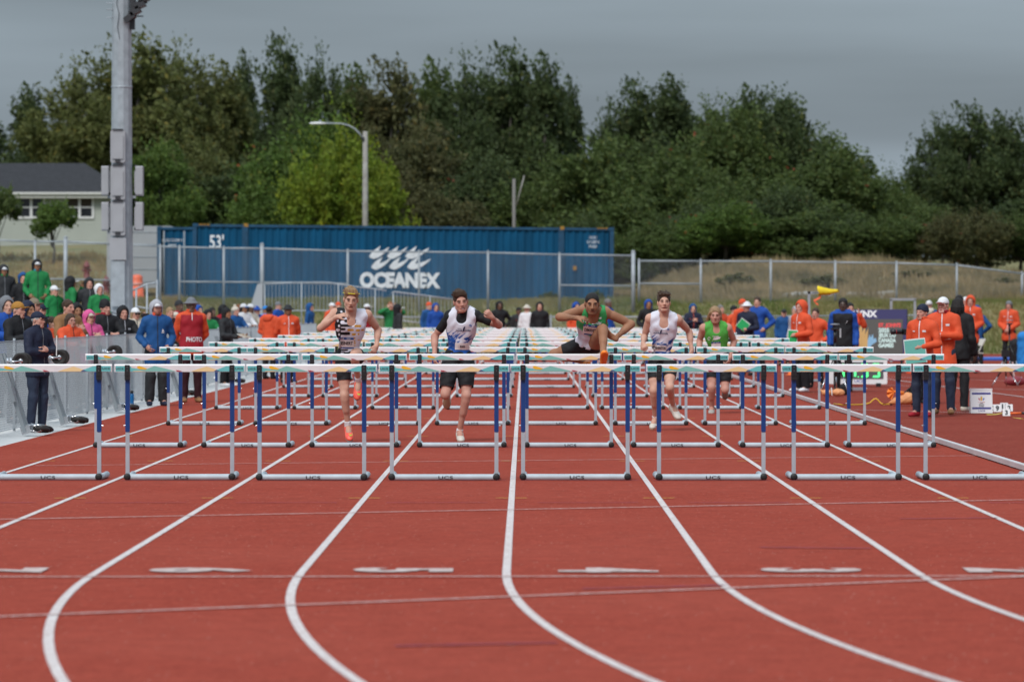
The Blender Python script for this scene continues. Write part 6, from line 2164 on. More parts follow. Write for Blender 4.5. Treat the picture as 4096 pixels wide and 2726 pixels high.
def t_head(kind, l, hy):
    Rm = rotm(hy)
    T = lambda x, y, z: HC + Rm @ np.array([x, y, z])
    vx = lvl_v(l)[3]
    def fn():
        if kind == 'cap':
            pr = [E(T(0, .016, .046), (.084, .104, .088), Rm, .02)]
            return run(pr, 0, vx, cuts=[(T(0, 0, .030), Rm @ vec(0, -.12, -1))], extra=[])
        if kind == 'brim':
            return run([E(T(0, -.125, .042), (.066, .062, .0085), Rm @ np.array(Matrix.Rotation(R(-12), 3, 'X')), .02)], 0, min(vx, .009))
        if kind == 'beanie':
            pr = [E(T(0, .020, .050), (.087, .107, .094), Rm, .02), E(T(0, .020, .030), (.092, .112, .040), Rm, .01)]
            return run(pr, 0, vx, cuts=[(T(0, -.05, .030), Rm @ vec(0, -.38, -1))])
        if kind == 'tall':
            pr = [E(T(0, .020, .060), (.088, .106, .115), Rm, .02), E(T(0, .020, .030), (.094, .113, .045), Rm, .01)]
            return run(pr, 0, vx, cuts=[(T(0, -.05, .022), Rm @ vec(0, -.34, -1))])
        if kind == 'pompom':
            return run([E(T(0, .03, .160), (.036, .036, .034), Rm, .02)], 0, vx, fold=(.006, 200., 200., 200., 1.))
        if kind == 'bucket':
            pr = [E(T(0, .018, .050), (.090, .106, .095), Rm, .01), E(T(0, .012, .038), (.150, .165, .018), Rm, .03)]
            return run(pr, 0, vx, subs=[E(T(0, .012, -.02), (.125, .140, .050), Rm, .01)])
        if kind == 'hood':
            pr = [E(T(0, .030, .022), (.116, .130, .142), Rm, .03), C(T(0, .045, -.06), T(0, .05, -.15), .100, .105, .04)]
            sb = [E(T(0, -.135, -.012), (.078, .105, .112), Rm, .015), E(T(0, -.02, -.012), (.083, .11, .112), Rm, .02)]
            return run(pr, 0, vx, subs=sb, fold=(.004, 26., 20., 24., 2.), cuts=[((0, 0, 1.44), (0, 0, -1))])
        if kind == 'hooddown':
            return run([C((-.11, .06, 1.495), (.11, .06, 1.495), .052, None, .03), E((0, .105, 1.45), (.13, .055, .085), None, .04)], 0, vx, subs=[C((0, 0, 1.4), (0, -.02, 1.62), .070, .075, .02)])
        if kind == 'collar':
            return run([C((0, .005, 1.47), (0, -.01, 1.555), .090, .088, .03)], 0, vx, subs=[C((0, -.01, 1.5), (0, -.02, 1.66), .070, .080, .02)], cuts=[((0, -.02, 1.56), (0, .3, 1))])
        hz, hsub, hcut = hair_field(HC, Rm, 1.0, kind.replace('_hat', ''))
        if kind.endswith('_hat'): hcut = list(hcut) + [(T(0, 0, .040), Rm @ vec(0, .25, 1))]
        return run(hz, 0, max(vx * .8, .006), subs=hsub, cuts=hcut)
    return t_simple((kind, l, hy), fn)
def t_zip(pose, l, kind):
    key = ('z', pose, l, kind)
    if key not in TM:
        me, v, f = t_jacket(pose, l, kind)
        tr_ = bvh(v, f)
        v2, f2 = rect_grid(.014, .66, 1, 16, 0, 1.17)
        p = decal(tr_, v2, f2, (0, 0, 0), (1, 0, 0), (0, 0, 1), (0, 1, 0), .004)
        z = mesh_from('zipper', p, f2)
        mk = MB()
        for cx_, cz_, w_, h_ in ((.085, 1.335, .055, .030), (-.095, 1.335, .040, .016)):
            v2, f2 = rect_grid(w_, h_, 3, 2, cx_, cz_)
            mk.add(decal(tr_, v2, f2, (0, 0, 0), (1, 0, 0), (0, 0, 1), (0, 1, 0), .005), f2)
        TM[key] = (z, mk.mesh('emblem'))
    return TM[key]

def omat(o, m):
    if len(o.data.materials) == 0: o.data.materials.append(m)
    o.material_slots[0].link = 'OBJECT'
    o.material_slots[0].material = m
def person(label, px, top, d=None, X=None, yaw=0, hy=0, pose='down', skin='fair', hair=('short', 'hair_brown'), hat=None, hood=None, hooddown=None, jacket='orange', kind='jacket',
           trousers='black', wide=False, shoes='black', l=0, ground=None, brow='dark', beard=0.0, mous=0.0, zipc=None, group=None, collar=None, tall=1.775, lean=0, vest=None):
    if d is None: d = X * F / (px - VX)
    x = (px - VX) * d / F
    zt_ = H - (top - HY) * d / F
    if hat and hat[0] in ('tall',): tall = 1.80
    if ground is None:
        base, s_ = 0.0, zt_ / tall
    else:
        base, s_ = ground, (zt_ - ground) / tall
    s_ = max(.80, min(1.16, s_))
    root = thing('person', label, 'person', (x, d, base), R(yaw), group)
    root.scale = (s_, s_, s_)
    if lean: root.rotation_euler = (R(lean), 0, R(yaw))
    o = link('body', body_mesh(pose, l, hy, brow, beard, mous), None, root); omat(o, SKIN[skin])
    me, jv, jf = t_jacket(pose, l, kind)
    jo = link('jacket', me, None, root); omat(jo, fab(jacket))
    if vest:
        o = link('vest', t_jacket(pose, l, 'vest')[0], None, root); omat(o, fab(vest))
    o = link('trousers', t_trousers(l, wide), None, root); omat(o, fab(trousers))
    for A in 'AB':
        o = link('shoe', t_shoe(l, A), None, root); omat(o, fab(shoes))
    if hood:
        o = link('hood', t_head('hood', l, hy), None, root); omat(o, fab(hood))
    if hat:
        kinds = {'cap': ['cap', 'brim'], 'beanie': ['beanie'], 'pom': ['beanie', 'pompom'], 'bucket': ['bucket'], 'tall': ['tall']}[hat[0]]
        par = root
        for i, k_ in enumerate(kinds):
            o = link(hat[0] if i == 0 and hat[0] in ('cap', 'beanie') else ('hat' if i == 0 else k_), t_head(k_, l, hy), None, root if i == 0 else par); omat(o, fab(hat[1] if i == 0 or len(hat) < 3 else hat[2]))
            if i == 0: par = o
    if hair:
        o = link('hair', t_head(hair[0] + ('_hat' if hat else ''), l, hy), None, root); omat(o, fab(hair[1]))
        if hat and hat[0] != 'bucket': o.scale = (1, 1, 1)
    if hooddown:
        o = link('hood', t_head('hooddown', l, 0), None, root); omat(o, fab(hooddown))
    if collar:
        o = link('collar', t_head('collar', l, 0), None, root); omat(o, fab(collar))
    if not zipc and l == 0 and not vest:
        o = link('zipper', t_zip(pose, l, kind)[0], None, jo); omat(o, fab('grey' if jacket in ('black', 'char', 'navy', 'maroon') else 'char'))
    if zipc:
        z, mk = t_zip(pose, l, kind)
        o = link('zipper', z, None, jo); omat(o, fab(zipc))
        o = link('emblem', mk, None, jo); omat(o, fab(zipc))
    root['_pose'] = pose
    return root
def to_world(root, p):
    M = Matrix.Translation(root.location) @ root.rotation_euler.to_matrix().to_4x4() @ Matrix.Scale(root.scale[0], 4)
    return np.array(M @ Vector(p))
def on_jacket(root, v2, f2, name, m, kind='jacket', l=0, ray=(0, 1, 0), o=(0, 0, 0), ux=(1, 0, 0), off=.006):
    pose = root['_pose']
    me, jv, jf = t_jacket(pose, l, kind)
    p = decal(bvh(jv, jf), v2, f2, o, ux, (0, 0, 1), ray, off)
    par = [c for c in root.children if c.name.startswith('vest' if kind == 'vest' else 'jacket')][0]
    mb = MB(); mb.add(p, f2)
    return mb.build(name, m, par)
def txt2(body, h, w, cx=0., cz=0., bold=.03):
    v, f = text_geo(body, bold, 1.0)
    v = v * h; v = v * np.array([w / (v[:, 0].max() - v[:, 0].min()), 1]) + np.array([cx, cz])
    return [tuple(q) for q in v], f
def gone(hat): return None
GF = 'spectators behind the low fence'
GA = 'people standing far off near the start'
# --- beside the fence
mn = person('white haired man in navy cap and navy jacket standing on the concrete path', 150, 1240, d=53.4, yaw=52, hy=12, pose='crossed', skin='pink', hair=('short', 'hair_white'), hat=('cap', 'navy'), jacket='navy', trousers='jeans', collar='navy', tall=1.77)
mb_ = person('bearded man in blue rain jacket with white hood standing by the fence', 626, 1192, d=68.1, yaw=14, hy=6, pose='pockets', skin='pink', hair=None, hood='lgrey', hat=('cap', 'white'), jacket='blue', kind='long', trousers='char', wide=True, shoes='navy', beard=.9, collar='orange', tall=1.80)
on_jacket(mb_, [(.07, 1.24), (.115, 1.24), (.092, 1.29)], [(0, 1, 2)], 'emblem', M_WINK, 'long')
on_jacket(mb_, *rect_grid(.045, .014, 2, 1, .092, 1.225), 'emblem', M_WINK, 'long')
mp_ = person('photographer marshal in grey bucket hat, orange jacket and red photo bib', 765, 1186, d=70.6, yaw=12, hy=0, pose='behind', skin='brown', hair=None, hat=('bucket', 'grey'), jacket='orange', trousers='maroon', shoes='brown', vest='red', beard=.6, collar='orange', brow='white', tall=1.77)
on_jacket(mp_, *txt2('PHOTO', .075, .27, .035, 1.02, .02), 'lettering', M_WINK, 'vest', off=.008)
on_jacket(mp_, *rect_grid(.012, .12, 1, 5, 0.0, 1.44), 'zipper', M_WINK, 'jacket', off=.012)
mw = person('woman in black puffer jacket and beanie holding a clipboard on the path', 905, 1226, d=85.5, yaw=62, hy=8, pose='clip', skin='tan', hair=('bob', 'hair_dark'), hat=('beanie', 'black'), jacket='char', trousers='black', shoes='white', tall=1.775)
person('orange jacketed official with short black hair turned towards the fence', 1077, 1218, d=95, yaw=150, hy=0, pose='front', skin='dark', hair=('buzz', 'hair_dark'), jacket='orange', hooddown='orange', l=1)
person('orange jacketed official in dark cap and sunglasses facing the track', 1152, 1215, d=90, yaw=12, pose='behind', skin='tan', hair=('buzz', 'hair_dark'), hat=('bucket', 'char'), jacket='orange', zipc='white', trousers='black', l=1, beard=.6, collar='orange')
# --- spectators leaning on the fence
def spec(px, top, X, label, **kw):
    return person(label, px, top, X=X, group=GF, **kw)
s1 = spec(72, 1199, -7.0, 'spectator in tan cap and black jacket with round arm badge, hands clasped', yaw=48, hy=12, pose='clasp', skin='pink', hair=('buzz', 'hair_grey'), hat=('cap', 'tan'), jacket='black', collar='black')
spec(26, 1183, -7.55, 'spectator with grey hood over a bright blue jacket', yaw=30, hair=None, hood='grey', jacket='royal', pose='fence')
spec(112, 1202, -7.42, 'smiling woman spectator in a dark hooded coat behind the tan cap', yaw=55, skin='tan', hair=('bob', 'hair_dark'), hood='navy', jacket='navy', pose='fence')
spec(136, 1186, -7.75, 'bearded spectator in camouflage patterned cap', yaw=50, skin='pink', hair=('short', 'hair_brown'), hat=('cap', 'camo'), jacket='char', beard=.7)
spec(163, 1208, -7.85, 'spectator in navy cap with yellow sunglasses resting on it', yaw=40, skin='pink', hair=('short', 'hair_brown'), hat=('cap', 'navy'), jacket='royal')
spec(272, 1193, -7.1, 'moustached spectator in brown canvas jacket with black hood down', yaw=42, hy=12, pose='clasp', skin='pink', hair=('short', 'hair_brown'), hooddown='black', jacket='brown', mous=.9, beard=.25)
sw = spec(281, 1249, -6.95, 'woman spectator with glasses, brown bob and bright orange jacket', yaw=40, pose='fence', skin='pink', hair=('bob', 'hair_brown'), jacket='orange', collar='orange')
spec(208, 1262, -7.5, 'spectator bent low in orange jacket beside the brown canvas jacket', yaw=60, pose='fence', hair=('short', 'hair_brown'), jacket='orange', hooddown='orange')
spec(306, 1210, -7.45, 'bearded spectator in black hooded coat behind the pink hood', yaw=30, skin='tan', hair=('short', 'hair_dark'), hood='black', jacket='black', beard=.8)
spec(357, 1238, -6.98, 'older woman spectator in a pink hooded jacket', yaw=32, pose='clasp', skin='fair', hair=('short', 'hair_ginger'), hood='pink', jacket='pink', hat=('cap', 'cream'))
spec(420, 1192, -7.0, 'spectator in black knit hat with red hood and black jacket', yaw=30, hy=12, pose='fence', skin='pink', hair=('buzz', 'hair_grey'), hat=('tall', 'black'), jacket='black', hooddown='red', collar='red')
spec(492, 1221, -7.0, 'young spectator in a black hooded jacket with orange cord leaning on fence', yaw=26, pose='fence', skin='pink', hair=('short', 'hair_brown'), hood='black', jacket='black', zipc='lgrey')
s2_ = spec(541, 1225, -7.05, 'spectator in white cap and sunglasses filming with a phone', yaw=28, pose='phone', skin='pink', hair=('bob', 'hair_blond'), hat=('cap', 'white'), jacket='cream', hooddown='cream')
spec(679, 1225, -7.1, 'fair haired woman spectator just right of the white hooded man', yaw=30, skin='pink', hair=('short', 'hair_blond'), jacket='maroon', l=1)
spec(716, 1197, -7.6, 'spectator in dark knit beanie behind the photo marshal', yaw=40, skin='brown', hair=None, hat=('beanie', 'char'), jacket='red', l=1)
spec(702, 1243, -7.15, 'short spectator in pale cap between the blue and red bibs', yaw=40, skin='pink', hair=('short', 'hair_grey'), hat=('cap', 'cream'), jacket='grey', l=1)
spec(793, 1219, -7.5, 'spectator in bright blue hood right behind the photo marshal', yaw=50, hair=None, hood='royal', jacket='royal', l=1)
spec(832, 1236, -7.1, 'spectator with glasses in black hood and green jacket', yaw=28, pose='fence', skin='pink', hair=('short', 'hair_brown'), hood='black', jacket='green', l=1)
spec(848, 1226, -7.5, 'dark haired spectator in black coat between green and red jackets', yaw=40, skin='brown', hair=('bob', 'hair_dark'), jacket='black', l=1)
spec(893, 1217, -7.4, 'spectator with black hood and red jacket behind the clipboard woman', yaw=50, skin='pink', hair=None, hood='black', jacket='red', l=1)
spec(941, 1222, -7.0, 'spectator in grey pompom hat and royal blue jacket', yaw=42, pose='fence', skin='pink', hair=('bob', 'hair_grey'), hat=('pom', 'cream', 'cream'), jacket='blue', l=1)
spec(956, 1214, -7.35, 'ginger haired spectator in the blue and white group', yaw=42, skin='pink', hair=('short', 'hair_ginger'), jacket='char', l=1)
spec(974, 1210, -7.1, 'spectator in white cap with blue stripe and white jacket leaning on fence', yaw=45, pose='fence', skin='tan', hair=('bob', 'hair_dark'), hat=('cap', 'white', 'sky'), jacket='white', l=1)
spec(1001, 1211, -7.05, 'spectator in white cap and cream jacket at the end of the fence group', yaw=45, pose='fence', skin='brown', hair=('bob', 'hair_dark'), hat=('cap', 'white'), jacket='cream', l=1)
spec(1026, 1221, -7.2, 'spectator in bright blue sun visor hat and blue jacket', yaw=50, pose='fence', skin='pink', hair=None, hat=('bucket', 'royal'), jacket='royal', l=1)
spec(1062, 1219, -7.1, 'spectator in pale blue jacket behind the orange officials', yaw=55, pose='fence', skin='tan', hair=('short', 'hair_brown'), hat=('cap', 'sky'), jacket='sky', l=1)
spec(1112, 1203, -7.6, 'spectator in grey cap and royal blue jacket between the orange officials', yaw=60, skin='pink', hair=('short', 'hair_grey'), hat=('cap', 'grey'), jacket='royal', l=1)
spec(1240, 1211, -6.95, 'lone spectator in blue hooded rain jacket at the far fence end', yaw=70, skin='pink', hair=None, hood='blue', jacket='blue', l=1)
# --- group on the bleachers
GB = 'supporters standing on the bleachers'
def blea(px, top, label, g, **kw): return person(label, px, top, d=92, ground=g, group=GB, **kw)
blea(15, 1057, 'supporter in black coat with white cap under a dark hood', .84, yaw=20, pose='pockets', hair=None, hood='char', hat=('cap', 'white'), jacket='char', skin='tan', beard=.5, collar='green')
blea(92, 1088, 'supporter in black hoodie lined with bright blue', .70, yaw=14, pose='pockets', hair=('short', 'hair_brown'), hood='blue', jacket='black', skin='pink')
blea(148, 1036, 'tall supporter in green rain jacket with dark hood and teal scarf', .90, yaw=16, pose='pockets', hair=None, hood='black', hat=('cap', 'white'), jacket='green', kind='long', skin='tan', beard=.6, collar='teal')
blea(216, 1137, 'supporter in green jacket with backpack strap and white cap', .40, yaw=48, hair=('short', 'hair_grey'), hat=('cap', 'white'), jacket='green', hooddown='green', skin='pink')
blea(283, 1104, 'supporter in green jacket and black hood raising a camera', .55, yaw=112, pose='phone', hair=None, hood='black', jacket='green', skin='tan', hat=('cap', 'white'))
blea(357, 1108, 'supporter in dark charcoal rain coat with hood up', .55, yaw=14, pose='pockets', hair=('short', 'hair_dark'), hood='char', jacket='char', kind='long', skin='pink')
blea(396, 1134, 'supporter in white hood over green jacket', .45, yaw=30, hair=None, hood='white', jacket='green', skin='pink')
# --- officials on the infield side
o1 = person('official in navy beanie and orange jacket holding papers beside the kerb', 3690, 1211, d=61.0, yaw=-32, hy=-12, pose='book', skin='pink', hair=('short', 'hair_blond'), hat=('beanie', 'navy'), jacket='orange', zipc='white', trousers='jeans', shoes='red', collar='orange')
o2 = person('white bearded official in white cap and orange jacket with folded arms', 3772, 1181, d=62.4, yaw=-14, hy=-12, pose='crossed', skin='pink', hair=('short', 'hair_grey'), hat=('cap', 'white'), jacket='orange', kind='long', zipc='white', trousers='jeans', shoes='brown', collar='red', beard=.8, mous=.9, brow='white')
person('man with dreadlocks in black jacket behind the white bearded official', 3832, 1184, d=64.2, yaw=150, pose='down', skin='dark', hair=('locs', 'hair_dark'), jacket='black', trousers='black', shoes='cream')
o4 = person('official in orange hooded jacket holding a green notebook by the kerb', 3205, 1199, d=79.9, yaw=-52, hy=0, pose='book', skin='pink', hair=None, hood='orange', jacket='orange', zipc='white', trousers='black', wide=True, shoes='white')
person('orange jacketed person standing right behind the hooded notebook official', 3262, 1228, d=84, yaw=-20, pose='hips', skin='pink', hair=('short', 'hair_brown'), jacket='orange', l=1)
mh_ = person('man in black and blue hooded sweatshirt standing by the display board', 3372, 1187, d=80, yaw=-6, pose='down', skin='dark', hair=('afro', 'hair_dark'), jacket='royal', vest='black', hooddown='royal', trousers='black')
on_jacket(mh_, *txt2('Quantum', .030, .17, .0, .0, .02), 'lettering', M_WINK, 'vest', o=(-.045, 0, 1.12), ux=(1, 0, 0), off=.008) if False else None
on_jacket(mh_, *rect_grid(.028, .17, 2, 6, -.045, 1.10), 'emblem', mat('print_grey', (0.35, 0.36, 0.38), 0.6), 'vest', off=.008)
on_jacket(mh_, [(.05, 1.27), (.075, 1.30), (.105, 1.345), (.07, 1.31)], [(0, 1, 2, 3)], 'emblem', M_WINK, 'vest', off=.008)
person('orange jacketed photographer half hidden behind the blue hooded sweatshirt', 3400, 1207, d=88, yaw=10, pose='phone', skin='pink', hair=('short', 'hair_dark'), jacket='orange', l=1)
person('crouching dark haired photographer behind the navy beanie official', 3697, 1254, d=70, yaw=-60, pose='phone', skin='pink', hair=('short', 'hair_dark'), jacket='black', hooddown='black', l=1, tall=1.775)
person('orange jacketed person with black hair behind the man with dreadlocks', 3836, 1176, d=96, yaw=-40, skin='brown', hair=('afro', 'hair_dark'), jacket='orange', collar='orange', l=1)
person('person in white cap almost hidden by an orange hood', 3862, 1183, d=110, yaw=-60, skin='pink', hair=None, hat=('cap', 'white'), jacket='orange', l=1)
person('official in orange hooded jacket with hands joined near the folding chair', 3882, 1180, d=104, yaw=-12, pose='front', skin='pink', hair=('short', 'hair_ginger'), hood='orange', jacket='orange', kind='long', zipc='white', collar='red', l=1)
person('person in blue jacket behind the official near the folding chair', 3908, 1220, d=112, yaw=170, pose='hips', skin='pink', hair=None, hood='blue', jacket='blue', kind='long', l=1)
person('person in blue jacket with fur collar and white cap seen from behind', 3716, 1198, d=118, yaw=160, skin='pink', hair=('short', 'hair_grey'), hat=('cap', 'white'), hooddown='cream', jacket='blue', l=1)
person('official in orange jacket with grey knit beanie behind the tripod', 4036, 1200, d=117, yaw=-22, pose='front', skin='pink', hair=('bob', 'hair_brown'), hat=('beanie', 'grey'), jacket='orange', kind='long', zipc='white', l=1)
o5 = person('official in navy jacket and white hat holding a green folder', 2988, 1203, d=100, yaw=-30, pose='book', skin='pink', hair=('short', 'hair_brown'), hat=('bucket', 'white'), jacket='navy', l=1)
# --- far people
def far(px, top, d, label, **kw): return person(label, px, top, d=d, group=GA, l=1, **kw)
far(1328, 1207, 128, 'far person in white cap and orange jacket near the green banked fence', yaw=40, hair=None, hat=('cap', 'white'), jacket='orange')
far(1353, 1205, 134, 'far person in bright orange knit hat', yaw=20, hair=None, hat=('beanie', 'orange'), jacket='orange')
far(1468, 1212, 130, 'far person in white cap and red jacket', yaw=70, hair=None, hat=('cap', 'white'), jacket='red', skin='dark')
far(1562, 1203, 124, 'far blond person in green jacket with arms raised', yaw=20, pose='up', hair=('short', 'hair_ginger'), jacket='green')
far(1592, 1215, 118, 'far person in charcoal jacket with black hood and white cap peak', yaw=110, hair=None, hood='black', hat=('cap', 'white'), jacket='char', collar='red')
far(1716, 1205, 136, 'far person with orange hat in blue jacket', yaw=30, hair=None, hat=('beanie', 'orange'), jacket='blue')
far(1743, 1211, 132, 'far person in bright blue hooded jacket beside the orange hat', yaw=20, hair=None, hood='royal', jacket='royal')
far(1998, 1203, 130, 'far person in black hooded jacket with hands on hips', yaw=14, pose='hips', hair=None, hood='black', jacket='black', skin='brown')
far(2075, 1226, 130, 'far person in black beanie wearing a red lanyard', yaw=10, hair=None, hat=('beanie', 'black'), jacket='char', zipc='red', skin='brown')
far(2108, 1216, 128, 'far person in wide white hat and white jacket', yaw=150, hair=None, hat=('bucket', 'cream'), jacket='white')
far(2159, 1206, 126, 'far person in black jacket with red face covering', yaw=0, hair=None, hood='black', jacket='black', collar='red')
far(2305, 1207, 128, 'far person in blue hood and orange jacket behind the green runner', yaw=30, hair=None, hood='royal', jacket='orange')
far(2432, 1192, 126, 'far grey haired person in blue jacket behind the green runner', yaw=60, hair=('short', 'hair_grey'), jacket='royal', skin='brown')
far(2594, 1197, 122, 'far person in black jacket with bright blue hood', yaw=10, pose='pockets', hair=None, hood='royal', jacket='black', skin='tan')
far(2772, 1214, 120, 'far person in navy jacket and blue hood with orange mittens', yaw=8, pose='clasp', hair=None, hood='blue', jacket='navy', zipc='orange')
far(2882, 1216, 110, 'far grey haired person in orange jacket behind the bright green runner', yaw=40, hair=('short', 'hair_grey'), jacket='orange')
far(2936, 1219, 108, 'far person in black beanie and orange jacket', yaw=50, hair=None, hat=('beanie', 'black'), jacket='orange')
far(2970, 1192, 106, 'far official in orange knit hat with white band and orange jacket', yaw=30, hair=None, hat=('beanie', 'orange'), jacket='orange', zipc='white')
far(3030, 1183, 104, 'far brown haired person in bright blue jacket beside the white hat', yaw=-20, pose='hips', hair=('short', 'hair_brown'), hooddown='navy', jacket='royal')
far(3136, 1233, 118, 'far person in dark cap and deep blue jacket', yaw=0, hair=None, hat=('cap', 'char'), jacket='blue', collar='red')
far(3182, 1224, 114, 'far person in pale grey hooded jacket', yaw=-50, hair=None, hood='lgrey', jacket='lgrey')
# ------------------------------------------------------------------ bleachers and railings
bl = thing('bleachers', 'aluminium bleacher steps under the green jacketed supporters', 'bleachers', (-9.1, 80, 0))
for i, (x0_, z) in enumerate(((0, .40), (-.72, .55), (-1.44, .70), (-2.16, .87))):
    for q in range(3):
        MB().box((x0_ - .12 - q * .235, 11, z - .02), (.225, 22, .04)).build('foot_plank', M_ALU, bl)
    if i:
        MB().box((x0_ + .10, 11, z - .10), (.03, 22, .12)).build('riser', M_ALU, bl)
    for y in range(0, 23, 4):
        MB().tube((x0_ - .35, y, 0), (x0_ - .35, y, z - .05), .025, 6).build('leg', M_GALV, bl)
for z in (1.55, 2.05):
    MB().tube((-3.0, 0, z + .45), (-3.0, 22, z + .05), .026, 8).build('guard_rail', M_GALV, bl, True)
for y in range(0, 23, 4):
    MB().tube((-3.0, y, .4), (-3.0, y, 2.45 - y * .016), .024, 8).build('rail_post', M_GALV, bl, True)
for z in (.95, 1.42):
    MB().tube((-.35, 12, z + .2), (-.35, 21, z - .08), .022, 8).build('guard_rail', M_GALV, bl, True)
for y in (12, 15, 18, 21):
    MB().tube((-.35, y, .35), (-.35, y, 1.62 - (y - 12) * .031), .02, 8).build('rail_post', M_GALV, bl, True)
hr_ = thing('hand_railing', 'curved white pipe hand railing just right of the floodlight pole', 'railing', (P(540, 0, 104)[0], 104, 0))
def hl(px, py, d=104): 
    a_ = P(px, py, d); return (a_[0] - hr_.location.x, 0, a_[2])
MB().path([hl(520, 1165), hl(560, 1148), hl(590, 1136), hl(615, 1132), hl(626, 1132)], .024, 8).build('top_rail', M_GALV, hr_, True)
MB().path([hl(540, 1224), hl(580, 1232), hl(626, 1238)], .022, 8).build('lower_rail', M_GALV, hr_, True)
for px, t_ in ((545, 1155), (588, 1137), (628, 1118)):
    a_ = hl(px, t_); MB().tube((a_[0], 0, 0), a_, .026, 8).build('post', M_GALV, hr_, True)
def picket_rail(label, pts, d, drop):
    """pts: (px, top py); a sloping guard rail with pickets"""
    W_ = [P(a, b, d) for a, b in pts]
    root = thing('picket_railing', label, 'railing', (W_[0][0], d, 0))
    o_ = np.array([W_[0][0], d, 0])
    W_ = [w - o_ for w in W_]
    MB().path([tuple(w) for w in W_], .024, 8).build('top_rail', M_GALV, root, True)
    MB().path([tuple(w - vec(0, 0, drop)) for w in W_], .02, 8).build('bottom_rail', M_GALV, root, True)
    xs = np.arange(W_[0][0] + .06, W_[-1][0] - .03, .125)
    zs = np.interp(xs, [w[0] for w in W_], [w[2] for w in W_])
    for i, (x, z) in enumerate(zip(xs, zs)):
        if i % 10 == 0:
            MB().tube((x, 0, z - drop - .9), (x, 0, z), .026, 8).build('post', M_GALV, root, True)
        else:
            MB().tube((x, 0, z - drop), (x, 0, z), .0095, 6).build('picket', M_GALV, root)
    return root
picket_rail('galvanised picket railing rising over the ramp in front of the container', [(1052, 1136), (1180, 1130), (1312, 1129), (1420, 1146), (1530, 1158), (1546, 1163)], 141, .95)
picket_rail('second galvanised picket railing sloping down below the white lettering', [(1566, 1172), (1575, 1166), (1690, 1180), (1822, 1198)], 141, .95)
sp_ = thing('ramp_side_plate', 'sloping pale grey side plate at the foot of the picket railing', 'panel', (P(1040, 0, 139)[0], 139, 0))
q_ = [P(a, b, 139) - np.array([sp_.location.x, 139, 0]) for a, b in ((1000, 1232), (1030, 1134), (1050, 1134), (1050, 1420), (985, 1420))]
mbp = MB(); n_ = len(q_)
mbp.add([tuple(q) for q in q_] + [(q[0], .05, q[2]) for q in q_], [tuple(range(n_)), tuple(range(n_, 2 * n_))[::-1]] + [((i + 1) % n_, i, n_ + i, n_ + (i + 1) % n_) for i in range(n_)])
mbp.build('plate', mat('plate_grey', (0.40, 0.42, 0.44), 0.5, 0.2), sp_)
# ------------------------------------------------------------------ hurdle cart frames leaning on the fence
M_CART = mat('cart_grey', (0.24, 0.27, 0.29), 0.5, 0.1, var=.08, vscale=5)
M_TYRE = mat('caster_tyre', (0.018, 0.016, 0.015), 0.7, var=.3, vscale=20)
def caster(parent, c, fdir, side, r_=.105):
    """c axle centre, fdir from the mounting plate to the axle"""
    w = MB()
    rot = Matrix(((side[0], 0, 0), (side[1], 0, 0), (side[2], 0, 0)))
    s_ = Vector(side).normalized(); a_ = s_.orthogonal().normalized(); b_ = s_.cross(a_)
    M3 = Matrix((a_, b_, s_)).transposed()
    w.lathe([(.02, -.014), (r_ * .62, -.016), (r_ * .68, -.024), (r_ * .94, -.024), (r_, -.016), (r_, .016), (r_ * .94, .024), (r_ * .68, .024), (r_ * .62, .016), (.02, .014)], c, 'Z', 20, M3)
    wh = w.build('caster_wheel', M_TYRE, parent, True)
    MB().lathe([(.012, -.03), (.030, -.018), (.030, .018), (.012, .03)], c, 'Z', 10, M3).build('hub', M_CHROME, wh)
    c = Vector(c); f_ = Vector(fdir).normalized()
    for sg in (-1, 1):
        p = c - f_ * .15 + s_ * (.034 * sg)
        MB().tube(tuple(p), tuple(c + s_ * (.034 * sg)), .016, 6).build('caster_fork', M_CHROME, parent, True)
    MB().lathe([(.05, -.012), (.05, .012), (.03, .02)], tuple(c - f_ * .16), 'Z', 12, Matrix((f_.orthogonal().normalized(), f_.cross(f_.orthogonal().normalized()), f_)).transposed()).build('caster_plate', M_CHROME, parent)
def cart(y, lab, top=True):
    root = thing('cart_frame', lab, 'cart', (FX + .05, y, 0))
    for q in (0, .32):
        # leaning bar: foot away from the fence, head against it
        a_, b_ = Vector((.36, q, .05)), Vector((.05, q + .02, 1.02))
        dv = (b_ - a_)
        rot = dv.to_track_quat('Z', 'Y').to_matrix()
        MB().box(tuple((a_ + b_) / 2), (.075, .045, dv.length), rot).build('leaning_bar', M_CART, root)
        MB().box(tuple(a_ + Vector((.01, 0, .03))), (.05, .12, .10), rot).build('foot_plate', M_CHROME, root)
        caster(root, (.56, q + .03, .085), (1, 0, -.1), (0.12, 0.25, 1.0))
        if top: caster(root, (.30, q + .03, .93), (1, .15, .05), (-.1, 1, .05))
    MB().box((.19, .16, .56), (.03, .36, .09), Matrix.Rotation(R(-17), 3, 'Y')).build('cross_plate', M_CART, root)
    MB().box((.20, -.02, .52), (.05, .14, .20), Matrix.Rotation(R(-17), 3, 'Y')).build('name_plate', M_CART, root)
    return root
cart(51.6, 'grey hurdle cart frame on casters leaning on the fence, first along it')
cart(55.9, 'grey hurdle cart frame leaning on the fence behind the navy jacketed man')
cart(63.3, 'grey hurdle cart frame leaning on the fence beside the blue bottle')
cart(74.5, 'grey cart frame with casters on the fence behind the photo marshal')
cart(87.5, 'grey cart frame with casters on the fence behind the clipboard woman')
bt_ = G(527, 1620)
bot = thing('water_bottle', 'blue water bottle with dark lid standing by the fence', 'bottle', (bt_[0], bt_[1], 0))
